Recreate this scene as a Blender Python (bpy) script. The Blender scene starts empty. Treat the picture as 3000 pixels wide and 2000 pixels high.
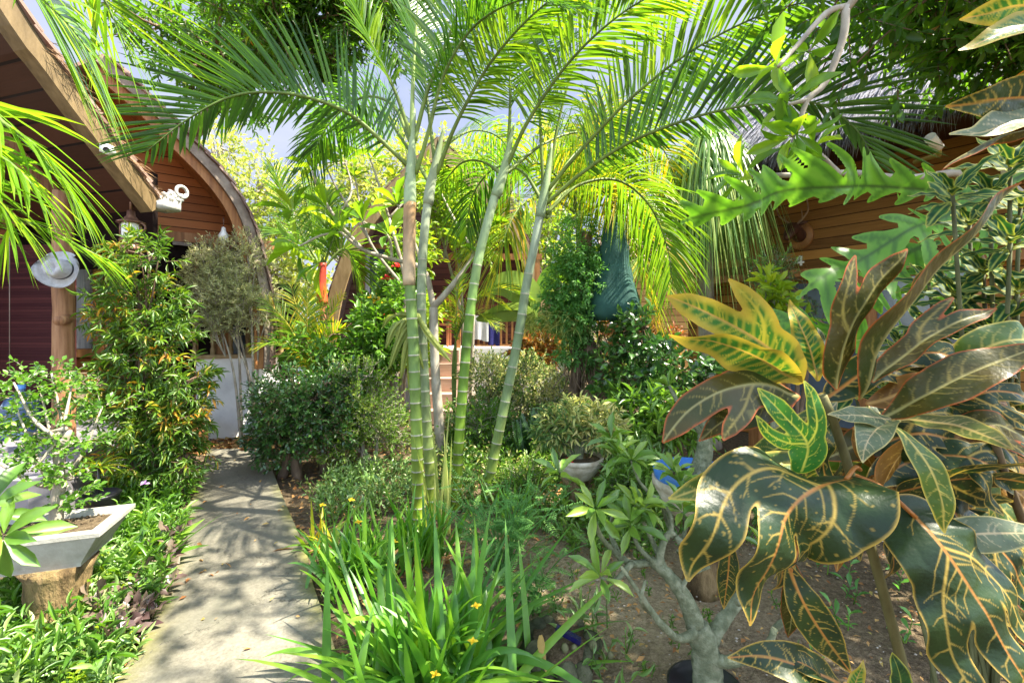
import bpy, math, random
import numpy as np
from math import pi, sin, cos, radians

sc = bpy.context.scene
COL = sc.collection
R = np.random.default_rng(11)
F = 1333.3; HOR = 950.0; CAMZ = 1.5

def P(sx, sy, d):
    """point at depth d (metres ahead of the camera) seen at photo pixel sx, sy"""
    return np.array([(sx - 1500) / F * d, d, CAMZ - (sy - HOR) / F * d])
def D(x, y, d): return P(x * 1.27551, y * 1.27551, d)
def G(sx, sy, z=0.0):
    d = (CAMZ - z) * F / (sy - HOR)
    return np.array([(sx - 1500) / F * d, d, z])
def nrm(v):
    v = np.asarray(v, float); return v / np.maximum(np.linalg.norm(v, axis=-1, keepdims=True), 1e-9)
def A(*v): return np.array(v, float)

# ------------------------------------------------------------------ mesh building
class MB:
    def __init__(s):
        s.V = []; s.Q = []; s.T = []; s.qm = []; s.tm = []; s.r = []; s.c = []; s.n = 0
    def add(s, V, Q=None, T=None, mat=0, rnd=0.5, col=None):
        V = np.asarray(V, float).reshape(-1, 3); k = len(V)
        s.V.append(V)
        s.r.append(np.broadcast_to(np.asarray(rnd, float), (k,)) if np.ndim(rnd) <= 1 else rnd)
        if col is None: col = (1, 1, 1)
        s.c.append(np.broadcast_to(np.asarray(col, float), (k, 3)))
        if Q is not None and len(Q):
            Q = np.asarray(Q, int).reshape(-1, 4) + s.n; s.Q.append(Q); s.qm.append(np.full(len(Q), mat))
        if T is not None and len(T):
            T = np.asarray(T, int).reshape(-1, 3) + s.n; s.T.append(T); s.tm.append(np.full(len(T), mat))
        s.n += k
    def inst(s, tpl, pos, X, Y, Z, rnd=None, mat=0, col=None):
        """copies of a template (verts, quads, tris) with axes X,Y,Z (scaled) at pos"""
        tv, tq, tt = tpl; n = len(pos); k = len(tv)
        if n == 0: return
        V = (pos[:, None, :] + tv[None, :, 0:1] * X[:, None, :] + tv[None, :, 1:2] * Y[:, None, :] + tv[None, :, 2:3] * Z[:, None, :]).reshape(-1, 3)
        off = (np.arange(n) * k)[:, None, None]
        Q = (np.asarray(tq)[None] + off).reshape(-1, 4) if len(tq) else None
        T = (np.asarray(tt)[None] + off).reshape(-1, 3) if len(tt) else None
        if rnd is None: rnd = R.random(n)
        c = None
        if col is not None:
            c = np.asarray(col, float)
            if c.ndim == 2 and len(c) == k and k != n: c = np.tile(c, (n, 1))
            elif c.ndim == 2 and len(c) == n: c = np.repeat(c, k, axis=0)
        s.add(V, Q, T, mat, np.repeat(rnd, k), c)
    # ---- solids
    def box(s, c, h, ax=None, mat=0, col=None):
        """box: centre, half sizes, optional 3 axes (rows)"""
        c = np.asarray(c, float)
        ax = np.eye(3) if ax is None else np.asarray(ax, float)
        sg = A(*[(i, j, k) for i in (-1, 1) for j in (-1, 1) for k in (-1, 1)]).reshape(8, 3)
        V = c + (sg * np.asarray(h)) @ ax
        Q = [(0, 1, 3, 2), (4, 6, 7, 5), (0, 4, 5, 1), (2, 3, 7, 6), (0, 2, 6, 4), (1, 5, 7, 3)]
        if np.linalg.det(ax) < 0: Q = [q[::-1] for q in Q]
        s.add(V, Q, None, mat, R.random(), col)
    def beam(s, a, b, w, t, up=(0, 0, 1), mat=0, col=None):
        a = np.asarray(a, float); b = np.asarray(b, float); y = nrm(b - a)
        x = nrm(np.cross(y, up)); z = np.cross(x, y)
        s.box((a + b) / 2, (w / 2, np.linalg.norm(b - a) / 2, t / 2), [x, y, z], mat, col)
    def tube(s, pts, rad, n=10, mat=0, rnd=0.5, col=None, cap=True, wob=0.0):
        pts = np.asarray(pts, float); m = len(pts)
        rad = np.broadcast_to(np.asarray(rad, float), (m,))
        t = nrm(np.gradient(pts, axis=0))
        ref = A(0, 0, 1) if abs(t[0][2]) < 0.9 else A(1, 0, 0)
        u = nrm(np.cross(t[0], ref)); U = [u]
        for i in range(1, m):
            u = u - t[i] * np.dot(u, t[i]); u = nrm(u); U.append(u)
        U = np.array(U); W = np.cross(t, U)
        a = np.arange(n) * 2 * pi / n
        rr = rad[:, None] * (1 + (wob * (R.random((m, n)) - 0.5) if wob else 0))
        V = pts[:, None, :] + rr[..., None] * (np.cos(a)[None, :, None] * U[:, None, :] + np.sin(a)[None, :, None] * W[:, None, :])
        i = np.arange(m - 1)[:, None]; j = np.arange(n)[None]; j2 = (j + 1) % n
        Q = np.stack([i * n + j, i * n + j2, (i + 1) * n + j2, (i + 1) * n + j], -1).reshape(-1, 4)
        V = V.reshape(-1, 3)
        if col is not None:
            col = np.asarray(col, float)
            if col.ndim == 2: col = np.repeat(col, n, axis=0)
        r = np.repeat(np.broadcast_to(np.asarray(rnd, float), (m,)), n)
        T = []
        if cap:
            V = np.vstack([V, pts[0], pts[-1]]); r = np.append(r, [r[0], r[-1]])
            if col is not None and col.ndim == 2: col = np.vstack([col, col[0], col[-1]])
            b = m * n
            for k in range(n):
                k2 = (k + 1) % n
                T.append((b, k2, k)); T.append((b + 1, (m - 1) * n + k, (m - 1) * n + k2))
        s.add(V, Q, T, mat, r, col)
    def lathe(s, c, prof, n=24, mat=0, axis=None, col=None, wob=0.0):
        """prof: (radius, height) list"""
        c = np.asarray(c, float); prof = np.asarray(prof, float); m = len(prof)
        a = np.arange(n) * 2 * pi / n
        ax = np.eye(3) if axis is None else np.asarray(axis, float)
        k = 1 + wob * (R.random((m, n)) - 0.5)
        L = np.stack([prof[:, 0:1] * np.cos(a) * k, prof[:, 0:1] * np.sin(a) * k, np.repeat(prof[:, 1:2], n, 1)], -1)
        V = c + L.reshape(-1, 3) @ ax
        i = np.arange(m - 1)[:, None]; j = np.arange(n)[None]; j2 = (j + 1) % n
        Q = np.stack([i * n + j, i * n + j2, (i + 1) * n + j2, (i + 1) * n + j], -1).reshape(-1, 4)
        s.add(V, Q, None, mat, 0.5, col)
    def prism(s, poly, off, mat=0, col=None):
        """flat polygon (world points) pushed along the vector off; the caps are fans about the mean point"""
        p = np.asarray(poly, float); n = len(p); off = np.asarray(off, float)
        V = np.vstack([p, p + off, p.mean(0), p.mean(0) + off]); Q = []; T = []
        for i in range(n):
            j = (i + 1) % n
            Q.append((i, j, n + j, n + i)); T.append((2 * n, j, i)); T.append((2 * n + 1, n + i, n + j))
        s.add(V, Q, T, mat, 0.5, col)
    def strip(s, a, b, mat=0, col=None, rnd=0.5):
        a = np.asarray(a, float); b = np.asarray(b, float); m = len(a)
        V = np.vstack([a, b]); Q = [(i, i + 1, m + i + 1, m + i) for i in range(m - 1)]
        s.add(V, Q, None, mat, rnd, col)
    def shell(s, a, b, th, mat=0):
        """thick sheet between two polylines"""
        a = np.asarray(a, float); b = np.asarray(b, float); m = len(a)
        t = nrm(np.gradient(a, axis=0)); nn = nrm(np.cross(t, b - a))
        V = np.vstack([a, b, a + nn * th, b + nn * th]); Q = []
        for i in range(m - 1):
            Q += [(i, i + 1, m + i + 1, m + i), (2 * m + i, 3 * m + i, 3 * m + i + 1, 2 * m + i + 1),
                  (i, 2 * m + i, 2 * m + i + 1, i + 1), (m + i, m + i + 1, 3 * m + i + 1, 3 * m + i)]
        Q += [(0, m, 3 * m, 2 * m), (m - 1, 3 * m - 1, 4 * m - 1, 2 * m - 1)]
        s.add(V, Q, None, mat)
    # ---- foliage
    def leaves(s, pos, d, up, L, W, tpl, rnd=None, mat=0, col=None):
        y = nrm(d); x = np.cross(y, up); x = nrm(x + 1e-6); z = np.cross(x, y)
        L = np.broadcast_to(np.asarray(L, float), (len(pos),))[:, None]; W = np.broadcast_to(np.asarray(W, float), (len(pos),))[:, None]
        s.inst(tpl, pos, x * W, y * L, z * L, rnd, mat, col)
    def ribbons(s, base, d, side, L, W, g, segs=5, rnd=None, mat=0, fold=0.25, tip=0.9, curl=None, base_w=0.35, col=None):
        """bent strap leaves: base + d*L*t - g*L*t^2 (down), tapering to a point"""
        n = len(base); d = nrm(d); side = nrm(side)
        L = np.broadcast_to(np.asarray(L, float), (n,)); W = np.broadcast_to(np.asarray(W, float), (n,)); g = np.broadcast_to(np.asarray(g, float), (n,))
        t = np.linspace(0, 1, segs + 1)
        prof = np.minimum(base_w + t * 3.2, 1) * np.clip((1 - t ** (1 / (1.02 - tip) if tip < 1 else 40)), 0, 1)
        prof = np.minimum(base_w + t * 3.2, 1) * (1 - t ** 2.2) ** tip; prof[-1] = 0.02
        c = base[:, None, :] + d[:, None, :] * (L[:, None] * t)[..., None]
        c[..., 2] -= (g * L)[:, None] * t ** 2
        if curl is not None: c = c + curl[:, None, :] * (L[:, None] * t ** 2)[..., None]
        tg = nrm(np.gradient(c, axis=1)); sd = side[:, None, :] - tg * np.sum(side[:, None, :] * tg, -1, keepdims=True); sd = nrm(sd)
        nn = np.cross(sd, tg)
        hw = (W[:, None] * prof / 2)[..., None]
        l = c - sd * hw + nn * hw * fold; r_ = c + sd * hw + nn * hw * fold
        V = np.stack([l, c, r_], 2).reshape(-1, 3)
        m = segs + 1
        i = np.arange(segs)[:, None]; j = np.arange(2)[None]
        q = np.stack([i * 3 + j, i * 3 + j + 1, (i + 1) * 3 + j + 1, (i + 1) * 3 + j], -1).reshape(-1, 4)
        Q = (q[None] + (np.arange(n) * m * 3)[:, None, None]).reshape(-1, 4)
        if rnd is None: rnd = R.random(n)
        if col is not None and np.ndim(col) == 2: col = np.repeat(col, m * 3, axis=0)
        s.add(V, Q, None, mat, np.repeat(rnd, m * 3), col)
    def build(s, name, mats, parent=None, smooth=True):
        V = np.vstack(s.V)
        if parent is not None: V = V - np.array(parent.location if parent.type == 'EMPTY' and parent.parent is None else parent.get('_o', (0, 0, 0)))
        me = bpy.data.meshes.new(name)
        Q = np.vstack(s.Q) if s.Q else np.zeros((0, 4), int); T = np.vstack(s.T) if s.T else np.zeros((0, 3), int)
        me.vertices.add(len(V)); me.vertices.foreach_set('co', V.astype(np.float32).ravel())
        nl = Q.size + T.size; me.loops.add(nl)
        me.loops.foreach_set('vertex_index', np.concatenate([Q.ravel(), T.ravel()]).astype(np.int32))
        me.polygons.add(len(Q) + len(T))
        st = np.concatenate([np.arange(len(Q)) * 4, Q.size + np.arange(len(T)) * 3]).astype(np.int32)
        me.polygons.foreach_set('loop_start', st)
        mi = np.concatenate(([np.concatenate(s.qm)] if s.qm else []) + ([np.concatenate(s.tm)] if s.tm else []))
        for m in (mats if isinstance(mats, (list, tuple)) else [mats]): me.materials.append(m)
        me.polygons.foreach_set('material_index', mi.astype(np.int32))
        me.polygons.foreach_set('use_smooth', np.full(len(mi), bool(smooth)))
        a = me.attributes.new('rnd', 'FLOAT', 'POINT'); a.data.foreach_set('value', np.concatenate(s.r).astype(np.float32))
        cc = np.vstack(s.c); a = me.attributes.new('col', 'FLOAT_COLOR', 'POINT')
        a.data.foreach_set('color', np.hstack([cc, np.ones((len(cc), 1))]).astype(np.float32).ravel())
        me.update(calc_edges=True); me.validate()
        o = bpy.data.objects.new(name, me); COL.objects.link(o)
        if parent is not None:
            o.parent = parent
            o['_o'] = list(parent.location) if parent.parent is None and parent.type == 'EMPTY' else list(parent.get('_o', (0, 0, 0)))
        else: o['_o'] = (0, 0, 0)
        return o

def thing(name, label, cat, loc, group=None):
    o = bpy.data.objects.new(name, None); COL.objects.link(o); o.empty_display_size = 0.1
    o.location = [float(x) for x in loc]; o['label'] = label; o['category'] = cat
    if group: o['group'] = group
    return o
def tag(o, label, cat, group=None):
    o['label'] = label; o['category'] = cat
    if group: o['group'] = group
    return o
def smooth_line(pts, n=24):
    pts = np.asarray(pts, float); m = len(pts)
    if m == 2: return pts[0] + (pts[1] - pts[0]) * np.linspace(0, 1, n)[:, None]
    q = np.vstack([2 * pts[0] - pts[1], pts, 2 * pts[-1] - pts[-2]])
    seg = np.linalg.norm(np.diff(pts, axis=0), axis=1); cum = np.concatenate([[0], np.cumsum(seg)])
    out = []
    for s_ in np.linspace(0, cum[-1], n):
        i = min(np.searchsorted(cum, s_, side='right') - 1, m - 2); t = (s_ - cum[i]) / max(seg[i], 1e-9)
        p0, p1, p2, p3 = q[i:i + 4]
        out.append(0.5 * ((2 * p1) + (-p0 + p2) * t + (2 * p0 - 5 * p1 + 4 * p2 - p3) * t * t + (-p0 + 3 * p1 - 3 * p2 + p3) * t ** 3))
    return np.array(out)
def plane_hit(sx, sy, p0, n):
    r = A((sx - 1500) / F, 1, -(sy - HOR) / F); o = A(0, 0, CAMZ); n = np.asarray(n, float)
    return o + r * (np.dot(np.asarray(p0) - o, n) / np.dot(r, n))
def rdir(n, up=0.0):
    v = R.normal(size=(n, 3)); v[:, 2] += up; return nrm(v)

# leaf templates: x across (-.5...5), y along 0..1, z normal
def leaf_tpl(segs=3, a=1.0, b=0.8, fold=0.12, droop=0.15, tipw=0.03):
    t = np.linspace(0, 1, segs + 1); w = np.sin(pi * np.clip(t, 0, 1) ** a) ** b * 0.5
    w[0] = 0.03; w[-1] = tipw * 0.5
    V = []
    for ti, wi in zip(t, w):
        z = -droop * ti ** 2
        V += [(-wi, ti, z + fold * wi * 2), (0, ti, z), (wi, ti, z + fold * wi * 2)]
    Q = []
    for i in range(segs):
        for j in range(2): Q.append((i * 3 + j, i * 3 + j + 1, i * 3 + j + 4, i * 3 + j + 3))
    return np.array(V, float), Q, []
T_SM = (A((0, 0, 0), (-.5, .5, .06), (0, .5, -.03), (.5, .5, .06), (0, 1, -.14)), [], [(0, 3, 2), (0, 2, 1), (1, 2, 4), (2, 3, 4)])
T_MED = leaf_tpl(3, 1.0, 0.8)
T_OB = leaf_tpl(4, 1.45, 0.75, 0.14, 0.22)      # widest past the middle (plumeria, desert rose)
T_LONG = leaf_tpl(4, 0.85, 0.7, 0.15, 0.3)

# ------------------------------------------------------------------ materials
MATS = {}
def newmat(name):
    m = bpy.data.materials.new(name); m.use_nodes = True; nt = m.node_tree; nt.nodes.clear()
    o = nt.nodes.new('ShaderNodeOutputMaterial'); p = nt.nodes.new('ShaderNodeBsdfPrincipled')
    nt.links.new(p.outputs[0], o.inputs[0]); return m, nt, o, p
def N(nt, t, **kw):
    n = nt.nodes.new(t)
    for k, v in kw.items():
        if k.startswith('i_'):
            key = k[2:]; n.inputs[int(key) if key.isdigit() else key].default_value = v
        else: setattr(n, k, v)
    return n
def ramp(nt, fac, stops):
    r = nt.nodes.new('ShaderNodeValToRGB'); e = r.color_ramp.elements
    while len(e) > 1: e.remove(e[-1])
    e[0].position = stops[0][0]; e[0].color = (*stops[0][1], 1)
    for p_, c_ in stops[1:]:
        k = e.new(p_); k.color = (*c_, 1)
    if fac is not None: nt.links.new(fac, r.inputs[0])
    return r
def mixc(nt, fac, a, b, blend='MIX'):
    m = N(nt, 'ShaderNodeMix', data_type='RGBA', blend_type=blend)
    for sock, v in ((m.inputs[0], fac), (m.inputs[6], a), (m.inputs[7], b)):
        if hasattr(v, 'links'): nt.links.new(v, sock)
        else: sock.default_value = v if not isinstance(v, tuple) else (*v, 1)[:4]
    return m.outputs[2]
def leafmat(name, stops, trans, tw=0.4, rough=0.42, spec=0.5, usecol=False, under=None, bump=0.0):
    """leaf: colour by a per-leaf random value, gloss on top, light let through from behind"""
    if stops: stops = [(p_, (c_[0] * 1.16, c_[1] * 1.04, c_[2] * 0.78)) for p_, c_ in stops]
    m, nt, o, p = newmat(name)
    if usecol: c = N(nt, 'ShaderNodeAttribute', attribute_name='col').outputs['Color']
    else:
        at = N(nt, 'ShaderNodeAttribute', attribute_name='rnd'); c = ramp(nt, at.outputs['Fac'], stops).outputs[0]
    tc = N(nt, 'ShaderNodeTexCoord'); nz = N(nt, 'ShaderNodeTexNoise', i_Scale=35.0, i_Detail=2.0); nt.links.new(tc.outputs['Object'], nz.inputs['Vector'])
    mr = N(nt, 'ShaderNodeMapRange'); mr.inputs[3].default_value = 0.75; mr.inputs[4].default_value = 1.25; nt.links.new(nz.outputs[0], mr.inputs[0])
    vm = N(nt, 'ShaderNodeVectorMath', operation='SCALE'); nt.links.new(c, vm.inputs[0]); nt.links.new(mr.outputs[0], vm.inputs['Scale'])
    base = vm.outputs[0]
    if under:
        ge = N(nt, 'ShaderNodeNewGeometry'); base = mixc(nt, ge.outputs['Backfacing'], base, under)
    nt.links.new(base, p.inputs['Base Color']); p.inputs['Roughness'].default_value = rough; p.inputs['Specular IOR Level'].default_value = spec
    if bump:
        n2 = N(nt, 'ShaderNodeTexNoise', i_Scale=90.0, i_Detail=3.0); nt.links.new(tc.outputs['Object'], n2.inputs['Vector']); bb = N(nt, 'ShaderNodeBump', i_Strength=bump, i_Distance=0.004); nt.links.new(n2.outputs[0], bb.inputs['Height']); nt.links.new(bb.outputs[0], p.inputs['Normal'])
    tr = N(nt, 'ShaderNodeBsdfTranslucent')
    t2 = mixc(nt, 1.0, c, (*trans, 1), 'MULTIPLY'); nt.links.new(t2, tr.inputs['Color'])
    mx = N(nt, 'ShaderNodeMixShader', i_0=tw); nt.links.new(p.outputs[0], mx.inputs[1]); nt.links.new(tr.outputs[0], mx.inputs[2])
    nt.links.new(mx.outputs[0], o.inputs[0]); MATS[name] = m; return m
def noisemat(name, stops, scale=8.0, rough=0.8, bump=0.3, bscale=40.0, stretch=(1, 1, 1), detail=5.0, usecol=False, spec=0.3, metal=0.0, coord='Object', bdist=0.01):
    m, nt, o, p = newmat(name)
    tc = N(nt, 'ShaderNodeTexCoord'); mp = N(nt, 'ShaderNodeMapping'); mp.inputs['Scale'].default_value = stretch
    nt.links.new(tc.outputs[coord], mp.inputs[0])
    nz = N(nt, 'ShaderNodeTexNoise', i_Scale=scale, i_Detail=detail, i_Roughness=0.6); nt.links.new(mp.outputs[0], nz.inputs['Vector'])
    c = ramp(nt, nz.outputs[0], stops).outputs[0]
    if usecol:
        at = N(nt, 'ShaderNodeAttribute', attribute_name='col'); c = mixc(nt, 1.0, c, at.outputs['Color'], 'MULTIPLY')
    nt.links.new(c, p.inputs['Base Color']); p.inputs['Roughness'].default_value = rough; p.inputs['Specular IOR Level'].default_value = spec; p.inputs['Metallic'].default_value = metal
    if bump:
        n2 = N(nt, 'ShaderNodeTexNoise', i_Scale=bscale, i_Detail=6.0, i_Roughness=0.65); nt.links.new(mp.outputs[0], n2.inputs['Vector'])
        b = N(nt, 'ShaderNodeBump', i_Strength=bump, i_Distance=bdist); nt.links.new(n2.outputs[0], b.inputs['Height']); nt.links.new(b.outputs[0], p.inputs['Normal'])
    MATS[name] = m; return m
def plankmat(name, c0, c1, dark, width=0.14, axis=2, rough=0.55, grain_dir=(1.2, 1.2, 30)):
    """stained boards: grooves every `width` along an axis, each board its own tone"""
    m, nt, o, p = newmat(name)
    tc = N(nt, 'ShaderNodeTexCoord'); sp = N(nt, 'ShaderNodeSeparateXYZ'); nt.links.new(tc.outputs['Object'], sp.inputs[0])
    dv = N(nt, 'ShaderNodeMath', operation='DIVIDE', i_1=width); nt.links.new(sp.outputs[axis], dv.inputs[0])
    fl = N(nt, 'ShaderNodeMath', operation='FLOOR'); nt.links.new(dv.outputs[0], fl.inputs[0])
    fr = N(nt, 'ShaderNodeMath', operation='FRACT'); nt.links.new(dv.outputs[0], fr.inputs[0])
    wn = N(nt, 'ShaderNodeTexWhiteNoise', noise_dimensions='1D'); nt.links.new(fl.outputs[0], wn.inputs['W'])
    mp = N(nt, 'ShaderNodeMapping'); mp.inputs['Scale'].default_value = grain_dir; nt.links.new(tc.outputs['Object'], mp.inputs[0])
    nz = N(nt, 'ShaderNodeTexNoise', i_Scale=3.0, i_Detail=6.0, i_Roughness=0.65); nt.links.new(mp.outputs[0], nz.inputs['Vector'])
    ad = N(nt, 'ShaderNodeMath', operation='MULTIPLY_ADD', i_1=0.5); nt.links.new(wn.outputs[0], ad.inputs[0]); 
    ml = N(nt, 'ShaderNodeMath', operation='MULTIPLY', i_1=0.5); nt.links.new(nz.outputs[0], ml.inputs[0]); nt.links.new(ml.outputs[0], ad.inputs[2])
    c = ramp(nt, ad.outputs[0], [(0.15, c0), (0.85, c1)]).outputs[0]
    gr = N(nt, 'ShaderNodeMath', operation='LESS_THAN', i_1=0.09); nt.links.new(fr.outputs[0], gr.inputs[0])
    c = mixc(nt, gr.outputs[0], c, (*dark, 1))
    nt.links.new(c, p.inputs['Base Color']); p.inputs['Roughness'].default_value = rough; p.inputs['Specular IOR Level'].default_value = 0.15
    b = N(nt, 'ShaderNodeBump', i_Strength=0.6, i_Distance=0.015, invert=True); nt.links.new(gr.outputs[0], b.inputs['Height']); nt.links.new(b.outputs[0], p.inputs['Normal'])
    MATS[name] = m; return m
def plain(name, c, rough=0.5, spec=0.5, metal=0.0, trans=0.0):
    return noisemat(name, [(0.3, tuple(x * 0.85 for x in c)), (0.7, tuple(min(1, x * 1.12) for x in c))], 9.0, rough, 0.08, 60.0, spec=spec, metal=metal)
# ------------------------------------------------------------------ camera, light, sky
cam = bpy.data.cameras.new('camera'); co = bpy.data.objects.new('camera', cam); COL.objects.link(co)
co.location = (0, 0, CAMZ); co.rotation_euler = (pi / 2, 0, 0); cam.lens = 16.0; cam.sensor_width = 36.0
cam.shift_y = -(1000 - HOR) / 3000.0; cam.clip_start = 0.02; cam.clip_end = 3000; sc.camera = co
SUN_EL, SUN_AZ = 60.0, 98.0       # azimuth from +Y (ahead) towards +X (right)
sd = A(cos(radians(SUN_EL)) * sin(radians(SUN_AZ)), cos(radians(SUN_EL)) * cos(radians(SUN_AZ)), sin(radians(SUN_EL)))
from mathutils import Vector
sl = bpy.data.lights.new('sun', 'SUN'); sl.energy = 4.1; sl.angle = radians(0.55); sl.color = (1.0, 0.92, 0.76)
so = bpy.data.objects.new('sun', sl); COL.objects.link(so); so.location = (6, 1, 12)
so.rotation_euler = Vector(sd).to_track_quat('Z', 'Y').to_euler()
w = bpy.data.worlds.new('World'); sc.world = w; w.use_nodes = True; nt = w.node_tree; nt.nodes.clear()
wo = nt.nodes.new('ShaderNodeOutputWorld'); bg = nt.nodes.new('ShaderNodeBackground'); sky = nt.nodes.new('ShaderNodeTexSky')
sky.sky_type = 'NISHITA'; sky.sun_disc = False; sky.sun_elevation = radians(SUN_EL); sky.sun_rotation = radians(SUN_AZ)
sky.air_density = 1.0; sky.dust_density = 0.9; sky.ozone_density = 1.5
# thin drifting cloud in the sky
tc = N(nt, 'ShaderNodeTexCoord'); mp = N(nt, 'ShaderNodeMapping'); mp.inputs['Scale'].default_value = (1.6, 1.6, 4.0); nt.links.new(tc.outputs['Generated'], mp.inputs[0])
nz = N(nt, 'ShaderNodeTexNoise', i_Scale=1.7, i_Detail=7.0, i_Roughness=0.58); nt.links.new(mp.outputs[0], nz.inputs['Vector'])
cr = ramp(nt, nz.outputs[0], [(0.36, (0.05, 0.05, 0.05)), (0.7, (0.75, 0.75, 0.75))])
cl = mixc(nt, cr.outputs[0], sky.outputs[0], (3.9, 3.85, 3.9, 1))      # brightened cloud overhead and behind, added out of view as fill light
ahead = mixc(nt, cr.outputs[0], (0.76, 0.92, 1.38, 1), (1.3, 1.35, 1.5, 1))      # clearer blue sky with thin cloud ahead
sx = N(nt, 'ShaderNodeSeparateXYZ'); nt.links.new(tc.outputs['Generated'], sx.inputs[0])
ms = N(nt, 'ShaderNodeMapRange'); ms.interpolation_type = 'SMOOTHSTEP'; ms.inputs[1].default_value = 0.3; ms.inputs[2].default_value = 0.6; nt.links.new(sx.outputs[1], ms.inputs[0])
cl = mixc(nt, ms.outputs[0], cl, ahead)
nt.links.new(cl, bg.inputs[0]); bg.inputs[1].default_value = 0.135; nt.links.new(bg.outputs[0], wo.inputs[0])
sc.view_settings.view_transform = 'Standard'; sc.view_settings.look = 'None'; sc.view_settings.gamma = 1.0
sc.view_settings.exposure = 2.38
try:
    sc.cycles.max_bounces = 8; sc.cycles.diffuse_bounces = 4; sc.cycles.transmission_bounces = 6; sc.cycles.transparent_max_bounces = 8
    sc.cycles.use_denoising = True; sc.cycles.sample_clamp_indirect = 6.0; sc.cycles.caustics_reflective = False; sc.cycles.caustics_refractive = False
except Exception as e: print(e)

# ------------------------------------------------------------------ ground and path
def groundmat():
    m, nt, o, p = newmat('garden_soil')
    tc = N(nt, 'ShaderNodeTexCoord')
    n1 = N(nt, 'ShaderNodeTexNoise', i_Scale=1.1, i_Detail=6.0, i_Roughness=0.6); nt.links.new(tc.outputs['Object'], n1.inputs['Vector'])
    n2 = N(nt, 'ShaderNodeTexNoise', i_Scale=38.0, i_Detail=7.0, i_Roughness=0.75); nt.links.new(tc.outputs['Object'], n2.inputs['Vector'])
    vo = N(nt, 'ShaderNodeTexVoronoi', i_Scale=85.0); nt.links.new(tc.outputs['Object'], vo.inputs['Vector'])
    dark = ramp(nt, n2.outputs[0], [(0.3, (0.03, 0.02, 0.012)), (0.5, (0.085, 0.06, 0.036)), (0.72, (0.19, 0.14, 0.085))])
    sand = ramp(nt, n2.outputs[0], [(0.3, (0.16, 0.12, 0.07)), (0.55, (0.34, 0.27, 0.16)), (0.75, (0.50, 0.41, 0.26))])
    # trodden sandy strip between the beds
    sp = N(nt, 'ShaderNodeVectorMath', operation='DISTANCE'); sp.inputs[1].default_value = (0.6, 2.75, 0); 
    nt.links.new(tc.outputs['Object'], sp.inputs[0])
    ad = N(nt, 'ShaderNodeMath', operation='MULTIPLY_ADD', i_1=1.3); nt.links.new(n1.outputs[0], ad.inputs[0]); nt.links.new(sp.outputs['Value'], ad.inputs[2])
    mk = ramp(nt, ad.outputs[0], [(0.0, (1, 1, 1)), (0.95, (0.7, 0.7, 0.7)), (1.0, (0.3, 0.3, 0.3))]); 
    mr = N(nt, 'ShaderNodeMapRange'); mr.inputs[1].default_value = 1.0; mr.inputs[2].default_value = 2.0; mr.inputs[3].default_value = 1; mr.inputs[4].default_value = 0.12
    nt.links.new(ad.outputs[0], mr.inputs[0])
    c = mixc(nt, mr.outputs[0], dark.outputs[0], sand.outputs[0])
    nt.links.new(c, p.inputs['Base Color']); p.inputs['Roughness'].default_value = 0.95; p.inputs['Specular IOR Level'].default_value = 0.15
    mm = N(nt, 'ShaderNodeMath', operation='MULTIPLY_ADD', i_1=0.5); nt.links.new(vo.outputs['Distance'], mm.inputs[0]); nt.links.new(n2.outputs[0], mm.inputs[2])
    b = N(nt, 'ShaderNodeBump', i_Strength=0.9, i_Distance=0.02); nt.links.new(mm.outputs[0], b.inputs['Height']); nt.links.new(b.outputs[0], p.inputs['Normal'])
    return m
M_soil = groundmat()
mb = MB()
xs = np.concatenate([[-400, -60, -20], np.linspace(-9, 9, 91), [20, 60, 400]]); ys = np.concatenate([[-60, -10], np.linspace(-1, 13, 91), [20, 60, 500]])
X, Y = np.meshgrid(xs, ys); Z = 0.02 * np.sin(X * 3.1 + 1) * np.sin(Y * 2.7) + 0.012 * np.sin(X * 9 + Y * 7) * np.sin(Y * 8.3 - X * 3)
near = (np.abs(X) < 9) & (Y > -1) & (Y < 13); Z = np.where(near, Z, 0) - 0.02
nx = len(xs); i = np.arange(len(ys) - 1)[:, None]; j = np.arange(nx - 1)[None]
mb.add(np.stack([X, Y, Z], -1), np.stack([i * nx + j, i * nx + j + 1, (i + 1) * nx + j + 1, (i + 1) * nx + j], -1).reshape(-1, 4))
g = mb.build('ground', M_soil); g['kind'] = 'structure'

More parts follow.
